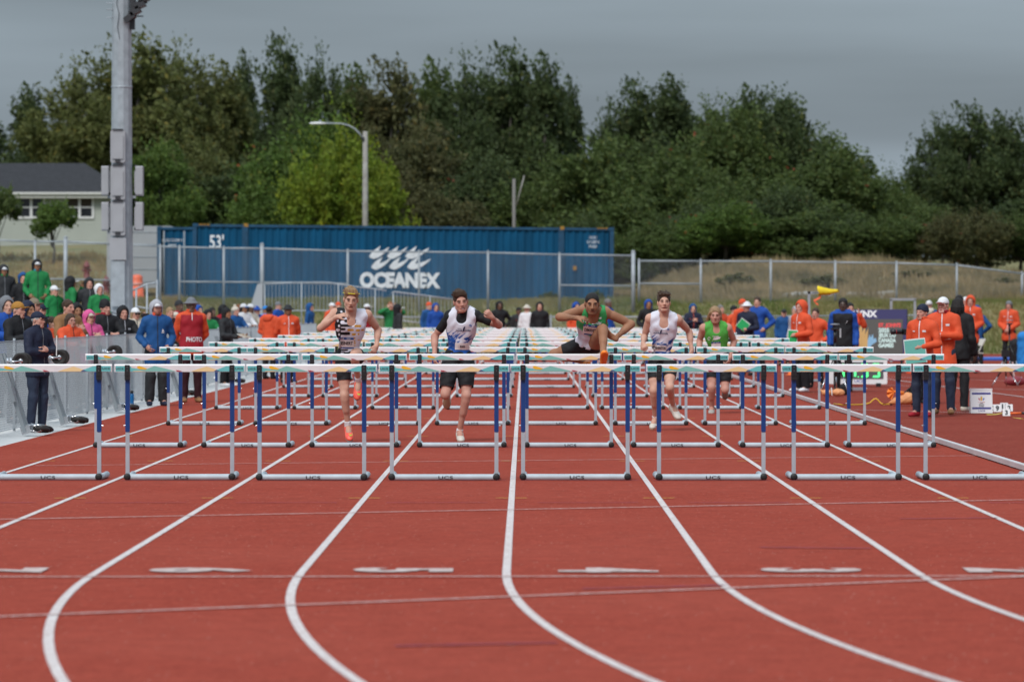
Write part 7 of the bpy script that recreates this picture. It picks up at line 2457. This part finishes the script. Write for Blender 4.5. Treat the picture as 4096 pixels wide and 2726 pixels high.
MB().lathe([(.034, 0), (.036, .01), (.036, .17), (.030, .19), (.018, .195)], n=14).build('bottle_body', mat('bottle_blue', (0.01, 0.16, 0.42), 0.25), bot, True)
MB().lathe([(.026, .19), (.028, .20), (.028, .235), (.018, .245)], n=14).build('lid', M_BLACKP, bot, True)
# ------------------------------------------------------------------ papers, clipboards, phones in hands
def sheet_in_hand(name, label, cat, root, c, w, h, m, tilt=(0, 0, 0), back=None, lab=None):
    p = to_world(root, c)
    t_ = thing(name, label, cat, p)
    t_.rotation_euler = (R(tilt[0]), R(tilt[1]), root.rotation_euler.z + R(tilt[2]))
    MB().box((0, 0, 0), (w, .008, h)).build('cover', m, t_)
    if back:
        MB().box((0, .008, .006), (w + .022, .007, h + .022)).build('papers', back, t_)
    return t_
M_PAPER = mat('paper', (0.72, 0.72, 0.70), 0.8)
M_TEALB = mat('book_teal', (0.12, 0.42, 0.36), 0.5); M_GRNB = mat('book_green', (0.01, 0.36, 0.10), 0.5)
sheet_in_hand('paper_sheets', 'white folded papers held against the navy jacket', 'papers', mn, (.13, -.26, 1.25), .05, .26, M_PAPER, (0, 8, 40))
sheet_in_hand('clipboard', 'clear clipboard held by the woman in the black puffer jacket', 'clipboard', mw, (.02, -.47, 1.13), .26, .18, mat('clip_tan', (0.42, 0.34, 0.26), 0.6), (-65, 0, 0), M_PAPER)
sheet_in_hand('folder', 'teal and white folder held by the navy beanie official', 'folder', o1, (.02, -.29, 1.02), .30, .34, M_TEALB, (0, -6, 14), M_PAPER)
sheet_in_hand('notebook', 'green notebook held by the hooded orange official', 'notebook', o4, (.05, -.27, 1.06), .17, .24, M_GRNB, (0, 4, 40), M_PAPER)
sheet_in_hand('folder', 'green folder held by the official in the white hat', 'folder', o5, (.03, -.27, 1.20), .24, .22, M_GRNB, (0, 38, 18), M_PAPER)
sheet_in_hand('notebook', 'small green notebook at the hip of the blue rain jacket', 'notebook', mb_, (.20, -.13, .86), .05, .13, M_GRNB, (0, 0, 0), M_PAPER)
ph = to_world(s2_, (.06, -.34, 1.60))
phn = thing('phone', 'dark phone held up by the spectator in the white cap', 'phone', ph, s2_.rotation_euler.z)
MB().bbox((0, 0, 0), (.15, .009, .075), .008).build('case', M_BLACKP, phn)
MB().lathe([(.008, 0), (.007, -.003)], (-.05, -.005, .02), 'Y', 10).build('lens', M_CHROME, phn)
cmw = P(3608, 1326, 66)
cm = thing('camera', 'black camera with long lens held by the crouching photographer', 'camera', cmw, R(-78))
MB().bbox((0, .05, 0), (.14, .07, .10), .012).build('camera_body', M_BLACKP, cm)
MB().lathe([(.036, 0), (.040, -.05), (.040, -.13), (.046, -.15), (.046, -.20)], (0, .02, 0), 'Y', 16).build('lens', M_BLACKP, cm, True)
MB().lathe([(.0405, -.004), (.0405, .004)], (0, -.10, 0), 'Y', 16).build('lens_ring', mat('red_ring', (0.4, 0.02, 0.02), 0.5), cm)
# sunglasses and spectacles
for rt_, nm, lab_ in ((s2_, 'sunglasses', 'dark sunglasses worn under the white cap'), (sw, 'spectacles', 'thin framed spectacles of the woman in the orange jacket')):
    g_ = MB()
    for sx in (-1, 1):
        for q in range(10):
            a0, a1 = 2 * math.pi * q / 10, 2 * math.pi * (q + 1) / 10
            p0 = HC + vec(sx * .033 + .024 * math.cos(a0), -.108, .008 + .017 * math.sin(a0)); p1 = HC + vec(sx * .033 + .024 * math.cos(a1), -.108, .008 + .017 * math.sin(a1))
            g_.tube(tuple(p0), tuple(p1), .0022, 4)
        if nm == 'sunglasses': g_.poly([tuple(HC + vec(sx * .033 + .024 * math.cos(2 * math.pi * q / 12), -.108, .008 + .017 * math.sin(2 * math.pi * q / 12))) for q in range(12)])
        g_.tube(tuple(HC + vec(sx * .057, -.106, .012)), tuple(HC + vec(sx * .082, .01, .008)), .002, 4)
    g_.tube(tuple(HC + vec(-.009, -.112, .010)), tuple(HC + vec(.009, -.112, .010)), .002, 4)
    g_.build(nm, M_BLACKP, rt_)
# ------------------------------------------------------------------ timing clock
cd = 85.5
c0 = P(3432, 1545, cd)
ck = thing('timing_clock', 'white timing clock with green digits 11.35 standing on the red apron', 'clock', (c0[0], cd, 0), R(-4))
W_, Hc = 1.20, .54
MB().bbox((0, .11, .05 + Hc / 2), (W_, .22, Hc), .02).build('housing', M_WHITE, ck)
scr = MB().box((0.02, -.003, .33), (W_ - .20, .012, .34)).build('display', mat('display_grey', (0.10, 0.105, 0.11), 0.4), ck)
LED = mat('led_green', (0.10, 1.0, 0.28), 0.5, emit=0.6)
seg = {'1': 'bc', '3': 'abgcd', '5': 'afgcd'}
def digit(ch, cx_, cz_, w, h):
    mb = MB()
    def bar(x0, z0, x1, z1):
        n = 9
        for i in range(n):
            t = (i + .5) / n
            x, z = x0 + (x1 - x0) * t, z0 + (z1 - z0) * t
            if abs(z1 - z0) > abs(x1 - x0): mb.box((x, -.012, z), (.045, .006, .013), Matrix.Rotation(R(20), 3, 'Y'))
            else: mb.box((x, -.012, z), (.013, .006, .042), Matrix.Rotation(R(20), 3, 'Y'))
    P_ = {'a': (-w, h, w, h), 'g': (-w, 0, w, 0), 'd': (-w, -h, w, -h), 'f': (-w, h, -w, 0), 'b': (w, h, w, 0), 'c': (w, 0, w, -h), 'e': (-w, 0, -w, -h)}
    for s_ in seg[ch]:
        a0, b0, a1, b1 = P_[s_]
        sx = .82
        bar(cx_ + a0 * sx, cz_ + b0 * .86, cx_ + a1 * sx, cz_ + b1 * .86)
    return mb.build('digit', LED, scr)
for ch, x in (('1', -.36), ('1', -.12), ('3', .13), ('5', .37)):
    digit(ch, x, .33, .075, .145)
MB().box((.005, -.012, .20), (.022, .006, .022)).build('digit', LED, scr)
text_mesh('UCS', .055, .19, (0.02, -.004, .085), bold=.03).build('lettering', mat('pale_blue_ink', (0.16, 0.22, 0.48), .5), ck)
for sx in (-.42, .42):
    MB().box((sx, .11, .035), (.10, .34, .07)).build('foot', M_BLACKP, ck)
# ------------------------------------------------------------------ display board
bd = 104.0
b0 = P(3510, 1400, bd)
db = thing('display_board', 'purple framed electronic display board leaning back on the infield', 'display board', (b0[0], bd, 0), R(-6))
db.rotation_euler = (R(-9), 0, R(-6))
BW, BH = 1.46, 1.20
PUR = mat('board_purple', (0.022, 0.018, 0.105), .5)
MB().box((0, .10, .42 + BH / 2), (BW, .14, BH)).build('frame', PUR, db)
MB().box((0, .18, .42 + BH / 2), (BW + .04, .02, BH + .04)).build('rear_cover', M_BLACKP, db)
scn = MB().box((-.02, .024, .42 + BH / 2 - .10), (BW - .16, .012, BH - .30)).build('screen', mat('screen_grey', (0.075, 0.072, 0.065), .6), db)
text_mesh('LYNX', .155, .62, (-.32, .026, .42 + BH - .19), bold=.05).build('lettering', M_WINK, db)
scr_x = .30
lit = mat('screen_pale', (0.55, 0.72, 0.68), .5, emit=.06); litr = mat('screen_red', (0.75, 0.06, 0.06), .5, emit=.06)
for i, (t_, w) in enumerate((("ST. JOHN'S", .56), ('2025', .27), ('JEUX DU', .43), ('CANADA', .44), ('GAMES', .38))):
    text_mesh(t_, .095, w, (.02 + w / 2, .016, 1.17 - i * .128), bold=.05).build('lettering', litr if i == 0 else lit, scn)
fm = MB()
for q, (x, tip, w) in enumerate(((-.46, 1.30, .05), (-.38, 1.22, .05), (-.30, 1.16, .04))):
    fm.add([(x - w, .016, .52), (x + w, .016, .52), (x + w * 1.5, .016, tip - .06), (x + w * 1.8, .016, tip), (x - w * .2, .016, tip - .18)], [(0, 1, 2, 3, 4)])
fm.build('flame_emblem', mat('screen_gold', (0.50, 0.30, 0.10), .5, emit=.06), scn)
fm = MB()
fm.add([(-.26, .017, .55), (-.14, .017, .72), (-.02, .017, .80), (-.05, .017, .90), (-.10, .017, .86), (-.12, .017, 1.0), (-.17, .017, .90), (-.20, .017, .98), (-.25, .017, .82)], [(0, 1, 2, 3, 4, 5, 6, 7, 8)])
fm.build('leaf_emblem', mat('screen_blue', (0.20, 0.38, 0.55), .5, emit=.06), scn)
for sx in (-.6, .6):
    MB().tube((sx, .1, 0.02), (sx, .1, .45), .03, 8).build('leg', M_BLACKP, db)
    MB().tube((sx, .6, .1), (sx, .15, 1.0), .02, 8).build('brace', M_BLACKP, db)
# ------------------------------------------------------------------ windsock post
wd = 92.0
w0 = P(3236, 1500, wd)
ws = thing('windsock_post', 'grey square post with a yellow windsock and orange ribbons', 'windsock', (w0[0], wd, 0))
def wl(px, py): 
    a_ = P(px, py, wd); return (a_[0] - w0[0], 0, a_[2])
zt_w = wl(0, 1165)[2]
MB().box((0, 0, zt_w / 2), (.055, .055, zt_w)).build('post', M_GALV, ws)
MB().box((.12, 0, zt_w - .027), (.30, .055, .055)).build('arm', M_GALV, ws)
text_mesh('UCS', .030, .12, (.13, -.029, zt_w - .043), bold=.03).build('lettering', M_INK, ws)
MB().box((0, 0, .02), (.5, .5, .04)).build('base_plate', M_GALV, ws)
sk = MB()
rings_ = []
for i in range(13):
    t = i / 12
    c_ = np.array(wl(3272 + 82 * t, 1162 + 4 * math.sin(t * 5) * t + 5 * t))
    rr = (.105 * (1 - .74 * t) + .004 * math.sin(i * 2.1))
    rings_.append([tuple(c_ + vec(.03 * math.sin(k * 1.0), rr * math.cos(2 * math.pi * k / 12), rr * math.sin(2 * math.pi * k / 12) * (1 + .15 * math.sin(3 * k + i)))) for k in range(12)])
vv = [p for r_ in rings_ for p in r_]
sk.add(vv, [(i * 12 + k, i * 12 + (k + 1) % 12, (i + 1) * 12 + (k + 1) % 12, (i + 1) * 12 + k) for i in range(12) for k in range(12)])
sk.build('windsock', fab('yellow'), ws, True)
for pts in (((3284, 1185), (3270, 1195), (3256, 1202), (3254, 1192)), ((3258, 1203), (3264, 1212), (3273, 1218), (3272, 1214))):
    vv = []
    for a, b in pts:
        p = wl(a, b); vv += [(p[0], -.01, p[2] - .022), (p[0], .01, p[2] + .022)]
    MB().add(vv, [(0, 2, 3, 1), (2, 4, 5, 3), (4, 6, 7, 5)]).build('ribbon', mat('ribbon_orange', (0.80, 0.12, 0.04), .7), ws)
gp = thing('goal_frame', 'small grey tubular frame standing behind the display board', 'frame', (P(3612, 0, 126)[0], 126, 0))
for x in (-.36, .36): MB().box((x, 0, .95), (.07, .07, 1.9)).build('upright', M_GALV, gp)
MB().box((0, 0, 1.905), (.79, .07, .07)).build('cross_member', M_GALV, gp)
# ------------------------------------------------------------------ tripods
def tripod(label, px, py, d, h, head):
    x, y = ((px - VX) * d / F, d)
    r = thing('tripod', label, 'tripod', (x, y, 0))
    for a_ in (80, 200, 320):
        e = (math.cos(R(a_)) * .32, math.sin(R(a_)) * .32, .01)
        m_ = (e[0] * .55, e[1] * .55, h * .36)
        MB().tube((0, 0, h * .75), m_, .014, 8).build('leg', M_BLACKP, r, True)
        MB().tube(m_, e, .010, 8).build('lower_leg', M_CHROME, r, True)
    MB().tube((0, 0, h * .5), (0, 0, h), .016, 8).build('column', M_BLACKP, r, True)
    if head == 'meter':
        MB().tube((0, 0, h), (0, 0, h + .22), .028, 8).build('meter_body', M_BLACKP, r, True)
        MB().lathe([(.03, 0), (.085, .02), (.085, .035), (.03, .04)], (0, 0, h + .22), n=14).build('meter_base', M_BLACKP, r)
        MB().lathe([(.02, 0), (.085, .004), (.085, .02), (.02, .024)], (0, 0, h + .32), n=14).build('meter_top', M_GALV, r)
        for a_ in (0, 120, 240): MB().tube((.07 * math.cos(R(a_)), .07 * math.sin(R(a_)), h + .25), (.07 * math.cos(R(a_)), .07 * math.sin(R(a_)), h + .33), .004, 5).build('meter_pin', M_BLACKP, r)
    elif head == 'box':
        MB().bbox((0, 0, h + .07), (.16, .12, .14), .01).build('device', M_BLACKP, r)
    return r
tripod('tripod with a wind meter in front of the grey beanie official', 4038, 0, 100, 1.0, 'meter')
tripod('tripod with a wind meter standing before the timing clock', 3340, 0, 76.0, .98, 'meter')
tripod('low tripod with a beam sensor beside the red football shaped weight', 4022, 0, 84.5, .62, 'box')
# ------------------------------------------------------------------ sandbags, backpack, cable, weights
def lump(name, label, cat, loc, prims, m, vox=.014, fold=None, group=None):
    t_ = thing(name, label, cat, loc, 0, group)
    v, f = run(prims, 0, vox, fold=fold, cuts=[((0, 0, .002), (0, 0, -1))])
    grid_obj('bag', t_, v, f, m)
    return t_
M_SAND = mat('sandbag_orange', (0.62, 0.24, 0.09), .6, color2=(0.72, 0.33, 0.14), vscale=9, bump=.3, bscale=30)
M_TIE = mat('tie_orange', (0.82, 0.20, 0.02), .6)
g = G(3330, 1584)
sb = lump('sandbag', 'orange plastic sandbag at the foot of the wind meter tripod', 'sandbag', (g[0], g[1], 0), [E((-.10, 0, .06), (.10, .09, .065), None, .03), E((.10, 0, .068), (.125, .10, .072), None, .02), C((-.2, 0, .10), (-.25, 0, .13), .02, .028, .02)], M_SAND, fold=(.004, 60., 40., 50., 1.))
MB().path([(-.02, -.12, .02), (-.02, -.1, .1), (-.02, 0, .15), (-.02, .1, .1)], .008, 6).build('tie', M_PAPER, sb)
g = G(3590, 1622)
sb = lump('sandbag', 'orange sandbag with flared tied neck near the yellow cable', 'sandbag', (g[0], g[1], 0), [C((-.02, 0, .075), (.17, .02, .12), .06, .105, .04), C((-.05, 0, .07), (-.13, 0, .05), .05, .02, .04)], M_SAND, fold=(.004, 50., 40., 40., 2.))
fn_ = MB()
for k in range(9):
    a0 = R(-70 + 140 * k / 9); a1 = R(-70 + 140 * (k + 1) / 9)
    c_ = vec(-.05, -.02, .235)
    fn_.add([tuple(c_), tuple(c_ + vec(-.13 * math.cos(a0), .03 * math.sin(k * 2.1), .11 * math.sin(a0) - .03)), tuple(c_ + vec(-.13 * math.cos(a1), .03 * math.sin(k * 2.1 + 2.1), .11 * math.sin(a1) - .03))], [(0, 1, 2)])
fn_.build('flared_neck', M_TIE, sb)
MB().tube((-.055, -.02, .235), (.10, 0, .205), .02, 8, .035).build('bag_neck', M_TIE, sb, True)
g = G(3668, 1622)
bp_ = lump('backpack', 'black backpack lying on the apron behind the red shoes', 'backpack', (g[0], g[1] + .3, 0), [E((0, 0, .17), (.12, .10, .20), None, .03), E((-.02, -.08, .12), (.09, .06, .10), None, .03)], fab('black'), fold=(.005, 40., 30., 30., 1.))
MB().path([(-.1, -.05, .28), (-.22, -.08, .16), (-.30, -.08, .05), (-.42, -.06, .015)], .018, 6).build('strap', fab('black'), bp_)
MB().path([(.02, -.12, .34), (.05, -.16, .2), (.02, -.16, .08)], .014, 6).build('strap', fab('black'), bp_)
cb = [G(3335, 1617), G(3372, 1622), G(3400, 1621), G(3440, 1620), G(3466, 1617)]
pts = [(x, y, .012) for x, y in cb]
d_ = pts[-1][1]
for px, py in ((3480, 1610), (3495, 1596), (3505, 1593), (3513, 1600), (3523, 1612)):
    p = P(px, py, d_ + .02); pts.append((p[0], p[1], max(.012, p[2])))
pts += [(*G(3532, 1619), .012), (*G(3556, 1618), .012), (*G(3580, 1618), .012)]
ca_ = thing('cable', 'yellow electric cable looping across the red apron', 'cable', (pts[0][0], pts[0][1], 0))
MB().path([(a - pts[0][0], b - pts[0][1], c) for a, b, c in pts], .012, 6).build('cord', mat('cable_yellow', (0.72, 0.42, 0.02), .5), ca_, True)
g = G(4060, 1543)
fw_ = lump('weight_bag', 'dark red football shaped weight bag on a pale strap', 'weight bag', (g[0], g[1], 0), [C((-.10, 0, .10), (.10, 0, .10), .085, .085, .03), C((-.19, 0, .09), (.19, 0, .09), .03, .03, .10), E((0, 0, .11), (.17, .12, .10), None, .03)], mat('weight_red', (0.22, 0.025, 0.035), .55, var=.15, vscale=10))
MB().path([(-.02, -.02, .2), (-.04, -.01, .35), (-.05, 0, .5)], .018, 6).build('strap', mat('strap_pink', (0.55, 0.40, 0.38), .7), fw_)
MB().path([(.02, -.125, .03), (.08, -.12, .09), (.12, -.06, .17), (.14, .0, .19)], .005, 5).build('cord', M_GALV, fw_)
for lab_, px, py in (('orange plastic cone beside the hooded notebook official', 3163, 1500), ('flat red orange marker behind the navy beanie official', 3645, 1492)):
    g = G(px, py)
    c_ = thing('marker_cone', lab_, 'cone', (g[0], g[1], 0))
    if 'flat' in lab_:
        MB().bbox((0, 0, .05), (.26, .12, .10), .02).build('cone', mat('cone_orange', (0.85, 0.10, 0.02), .5), c_)
    else:
        MB().lathe([(.12, 0), (.12, .015), (.07, .02), (.02, .22), (.015, .225)], n=14).build('cone', mat('cone_orange2', (0.85, 0.16, 0.02), .5), c_, True)
lp = thing('white_case', 'flat white case lying under the timing clock', 'case', (*G(3420, 1562), 0))
MB().bbox((0, 0, .035), (.42, .22, .05), .015).build('case', M_WHITE, lp)
bk = thing('black_bag', 'small black equipment bag next to the orange sandbag', 'bag', (*G(3378, 1580), 0))
v, f = run([E((0, .1, .10), (.10, .08, .12), None, .02)], 0, .014, fold=(.006, 40., 30., 30., 2.), cuts=[((0, 0, .0), (0, 0, -1))]); grid_obj('bag', bk, v, f, fab('black'))
# ------------------------------------------------------------------ A-frame sign and number markers
sg = G(3927, 1652)
sgn = thing('a_frame_sign', 'white A-frame event sign with two purple bars on the apron', 'sign', (sg[0], sg[1], 0), R(3))
SW, SH = .335, .37
pn = MB().box((0, .03, SH / 2), (SW, .008, SH), Matrix.Rotation(R(-9), 3, 'X')).build('front_panel', M_WHITE, sgn)
MB().box((0, .14, SH / 2), (SW, .008, SH), Matrix.Rotation(R(9), 3, 'X')).build('rear_panel', M_WHITE, sgn)
MB().box((0, .085, SH - .012), (SW + .004, .075, .03)).build('hinge_strip', M_WHITE, sgn)
Rx = Matrix.Rotation(R(-9), 3, 'X')
def on_sign(x, z):
    p = Rx @ Vector((x, -.0055, z - SH / 2)); return (p[0], p[1] + .03, p[2] + SH / 2)
uzs = tuple(Rx @ Vector((0, 0, 1)))
PB = mat('sign_purple', (0.045, 0.045, 0.24), .5)
for z in (.30, .075): MB().add([on_sign(-.145, z - .015), on_sign(.145, z - .015), on_sign(.145, z + .015), on_sign(-.145, z + .015)], [(0, 1, 2, 3)]).build('bar', PB, pn)
text_mesh('UCS', .020, .105, on_sign(0.0, .025), (1, 0, 0), uzs, bold=.03).build('lettering', PB, pn)
for i, (t_, w) in enumerate((("ST. JOHN'S", .105), ('2025', .045), ('JEUX DU', .08), ('CANADA', .08), ('GAMES', .066))):
    text_mesh(t_, .0125, w, on_sign(0, .160 - i * .0155), (1, 0, 0), uzs, bold=.03).build('lettering', mat('sign_red', (0.5, 0.03, 0.05), .5) if i == 0 else M_INK, pn)
for pts_, m_ in ((((-.014, .19), (.014, .19), (.018, .235), (.006, .262), (-.002, .25), (-.008, .258), (-.018, .23)), mat('sign_gold', (0.65, 0.38, 0.08), .5)),
                 (((-.022, .188), (-.05, .22), (-.042, .226), (-.044, .238), (-.032, .232), (-.02, .205)), MATS['sign_red']), (((.022, .188), (.05, .22), (.042, .226), (.044, .238), (.032, .232), (.02, .205)), mat('sign_blue', (0.04, 0.14, 0.5), .5))):
    MB().add([on_sign(a, b) for a, b in pts_], [tuple(range(len(pts_)))]).build('emblem', m_, pn)
def num_marker(n, px, py, s_=.088):
    g = G(px, py)
    t_ = thing('number_marker', 'small white number marker showing the figure %s' % {'7': 'seven', '9': 'nine', '11': 'eleven', '2': 'two', '3': 'three', '10': 'ten, half behind the A-frame sign'}[n], 'marker', (g[0], g[1], 0))
    p_ = MB().box((0, .012, s_ / 2 + .001), (s_ * 1.04, .003, s_), Matrix.Rotation(R(-12), 3, 'X')).build('front_panel', M_WHITE, t_)
    MB().box((0, .040, s_ / 2 + .001), (s_ * 1.04, .003, s_), Matrix.Rotation(R(14), 3, 'X')).build('rear_panel', mat('marker_back', (0.25, 0.22, 0.22), .6), t_)
    u_ = Matrix.Rotation(R(-12), 3, 'X') @ Vector((0, 0, 1))
    text_mesh(n, s_ * .62, None, (0, .012 - .0105, s_ * .20), (1, 0, 0), tuple(u_), bold=.05).build('lettering', M_INK, p_)
num_marker('7', 3858, 1610, .095); num_marker('9', 3990, 1647, .118); num_marker('11', 4017, 1640, .118); num_marker('2', 4037, 1644, .108); num_marker('3', 4026, 1663, .106)
num_marker('10', 3968, 1646, .11)
tp_ = thing('measuring_tape', 'yellow measuring tape trailing past the number markers', 'tape', (*G(3946, 1659), 0))
o_ = G(3946, 1659)
def flat_path(pts, w):
    vv = []
    for a, b in pts:
        q = G(a, b); vv += [(q[0] - o_[0], q[1] - o_[1] - w, .004), (q[0] - o_[0], q[1] - o_[1] + w, .012)]
    return vv, [(2 * i, 2 * i + 2, 2 * i + 3, 2 * i + 1) for i in range(len(pts) - 1)]
MB().add(*flat_path([(3946, 1659), (3965, 1659), (3985, 1658), (4000, 1655), (4012, 1652)], .04)).build('tape', mat('tape_yellow', (0.62, 0.48, 0.06), .6), tp_)
MB().add(*flat_path([(4042, 1662), (4050, 1670), (4065, 1673), (4085, 1675), (4110, 1681)], .04)).build('tape', MATS['tape_yellow'], tp_)
bt2 = G(4072, 1657)
bn = thing('relay_stick', 'orange and black marking stick lying beside the number markers', 'stick', (bt2[0], bt2[1], .018))
MB().tube((-.13, 0, 0), (.05, 0, .004), .016, 10).build('orange_grip', mat('stick_orange', (0.80, 0.14, 0.02), .5), bn, True)
MB().tube((.05, 0, .004), (.13, 0, .005), .017, 10).build('black_grip', M_BLACKP, bn, True)
MB().tube((.13, 0, .005), (.30, 0, .006), .015, 10).build('orange_shaft', MATS['stick_orange'], bn, True)
# ------------------------------------------------------------------ folding chair, mats, blue cover
cg = P(3890, 0, 108)
ch_ = thing('folding_chair', 'cream metal folding chair standing open near the orange hooded official', 'chair', (cg[0], 108, 0), R(-62))
M_CH = mat('chair_cream', (0.52, 0.49, 0.43), .5)
for x in (-.20, .20):
    MB().tube((x, -.24, .0), (x, .26, .84), .014, 8).build('front_leg', M_CH, ch_, True)
    MB().tube((x * .9, .28, .0), (x * .9, -.16, .45), .014, 8).build('rear_leg', M_CH, ch_, True)
MB().bbox((0, .0, .455), (.42, .40, .03), .01).build('seat', M_CH, ch_)
MB().box((0, .225, .74), (.42, .02, .20), Matrix.Rotation(R(-30), 3, 'X')).build('backrest', M_CH, ch_)
for px0, px1, py, wd_ in ((3480, 3620, 1437, .9), (3900, 4110, 1437, .9)):
    a_, b_ = G(px0, py), G(px1, py)
    m_ = thing('blue_mat', 'flat bright blue mat lying across the apron %s' % ('behind the clock' if px0 < 3700 else 'near the folding chair'), 'mat', ((a_[0] + b_[0]) / 2, a_[1], 0))
    MB().bbox((0, 0, .03), (b_[0] - a_[0], wd_ * 4, .06), .01).build('mat', mat('mat_blue', (0.02, 0.11, 0.48), .6), m_)
bc = P(4098, 0, 112)
cv = lump('covered_equipment', 'equipment under a sky blue cover behind the tripods', 'cover', (bc[0], 112, 0), [C((0, 0, .1), (0, 0, .75), .22, .19, .05), E((0, 0, .85), (.2, .2, .16), None, .05)], fab('sky'), .025, (.012, 20., 15., 12., 1.))
bb = P(4010, 0, 116)
bx = lump('equipment_bag', 'tall black equipment bag beside the grey beanie official', 'bag', (bb[0] + .35, 116, 0), [C((0, 0, .1), (0, 0, .62), .16, .16, .05)], fab('black'), .025, (.008, 20., 15., 18., 1.))
# ------------------------------------------------------------------ lane boxes and starting blocks at the start
for n in range(1, 9):
    x = lane_x(n)
    lb_ = thing('lane_box', 'blue and yellow lane marker box behind the start in lane %s' % NUMW[n], 'lane box', (x + .1, 139.5, 0), 0, 'lane boxes behind the start')
    MB().bbox((0, 0, .16), (.34, .30, .32), .02).build('box', mat('lane_box_yellow', (0.72, 0.40, 0.02), .5) if n % 2 else mat('lane_box_blue', (0.02, 0.06, 0.28), .5), lb_)
    MB().box((0, -.155, .18), (.26, .008, .18)).build('panel', MATS.get('lane_box_blue') or mat('lane_box_blue', (0.02, 0.06, 0.28), .5), lb_)
    sb_ = thing('starting_block', 'starting block on the start line of lane %s' % NUMW[n], 'starting block', (x, 134.6, 0), 0, 'starting blocks at the start line')
    MB().box((0, .3, .03), (.06, .9, .04)).build('rail', M_ALU, sb_)
    for k, yy in ((-.1, .15), (.1, .45)):
        MB().box((k, yy, .12), (.13, .05, .18), Matrix.Rotation(R(-40), 3, 'X')).build('foot_pad', M_BLACKP, sb_)
# hydrants and barrel beyond the fence
for px, py, d, lab_ in ((425, 1105, 166, 'dark red fire hydrant in the dry grass behind the fence'), (347, 1076, 172, 'small dark red hydrant cap far in the dry grass')):
    a_ = P(px, py, d)
    hy_ = thing('fire_hydrant', lab_, 'hydrant', (a_[0], d, float(zt(a_[0], d))))
    MB().lathe([(.17, 0), (.17, .05), (.12, .07), (.12, .55), (.15, .57), (.15, .62), (.11, .66), (.09, .76), (.03, .80), (.03, .86)], n=12).build('barrel', mat('hydrant_red', (0.16, 0.02, 0.02), .5), hy_, True)
    for sx in (-1, 1): MB().tube((0, 0, .45), (sx * .2, 0, .45), .05, 8).build('nozzle', MATS['hydrant_red'], hy_, True)
a_ = P(548, 1130, 160)
br_ = thing('traffic_barrel', 'orange traffic barrel behind the floodlight pole', 'barrel', (a_[0], 160, float(zt(a_[0], 160))))
MB().lathe([(.36, 0), (.36, .06), (.27, .07), (.25, .5), (.24, .5), (.22, .9), (.20, 1.0), (.08, 1.05)], n=16).build('drum', mat('barrel_orange', (0.75, 0.13, 0.05), .5), br_, True)
for z in (.3, .62): MB().lathe([(.272 - z * .06, z), (.268 - z * .06, z + .12)], n=16).build('band', mat('barrel_band', (0.6, 0.25, 0.2), .5), br_, True)
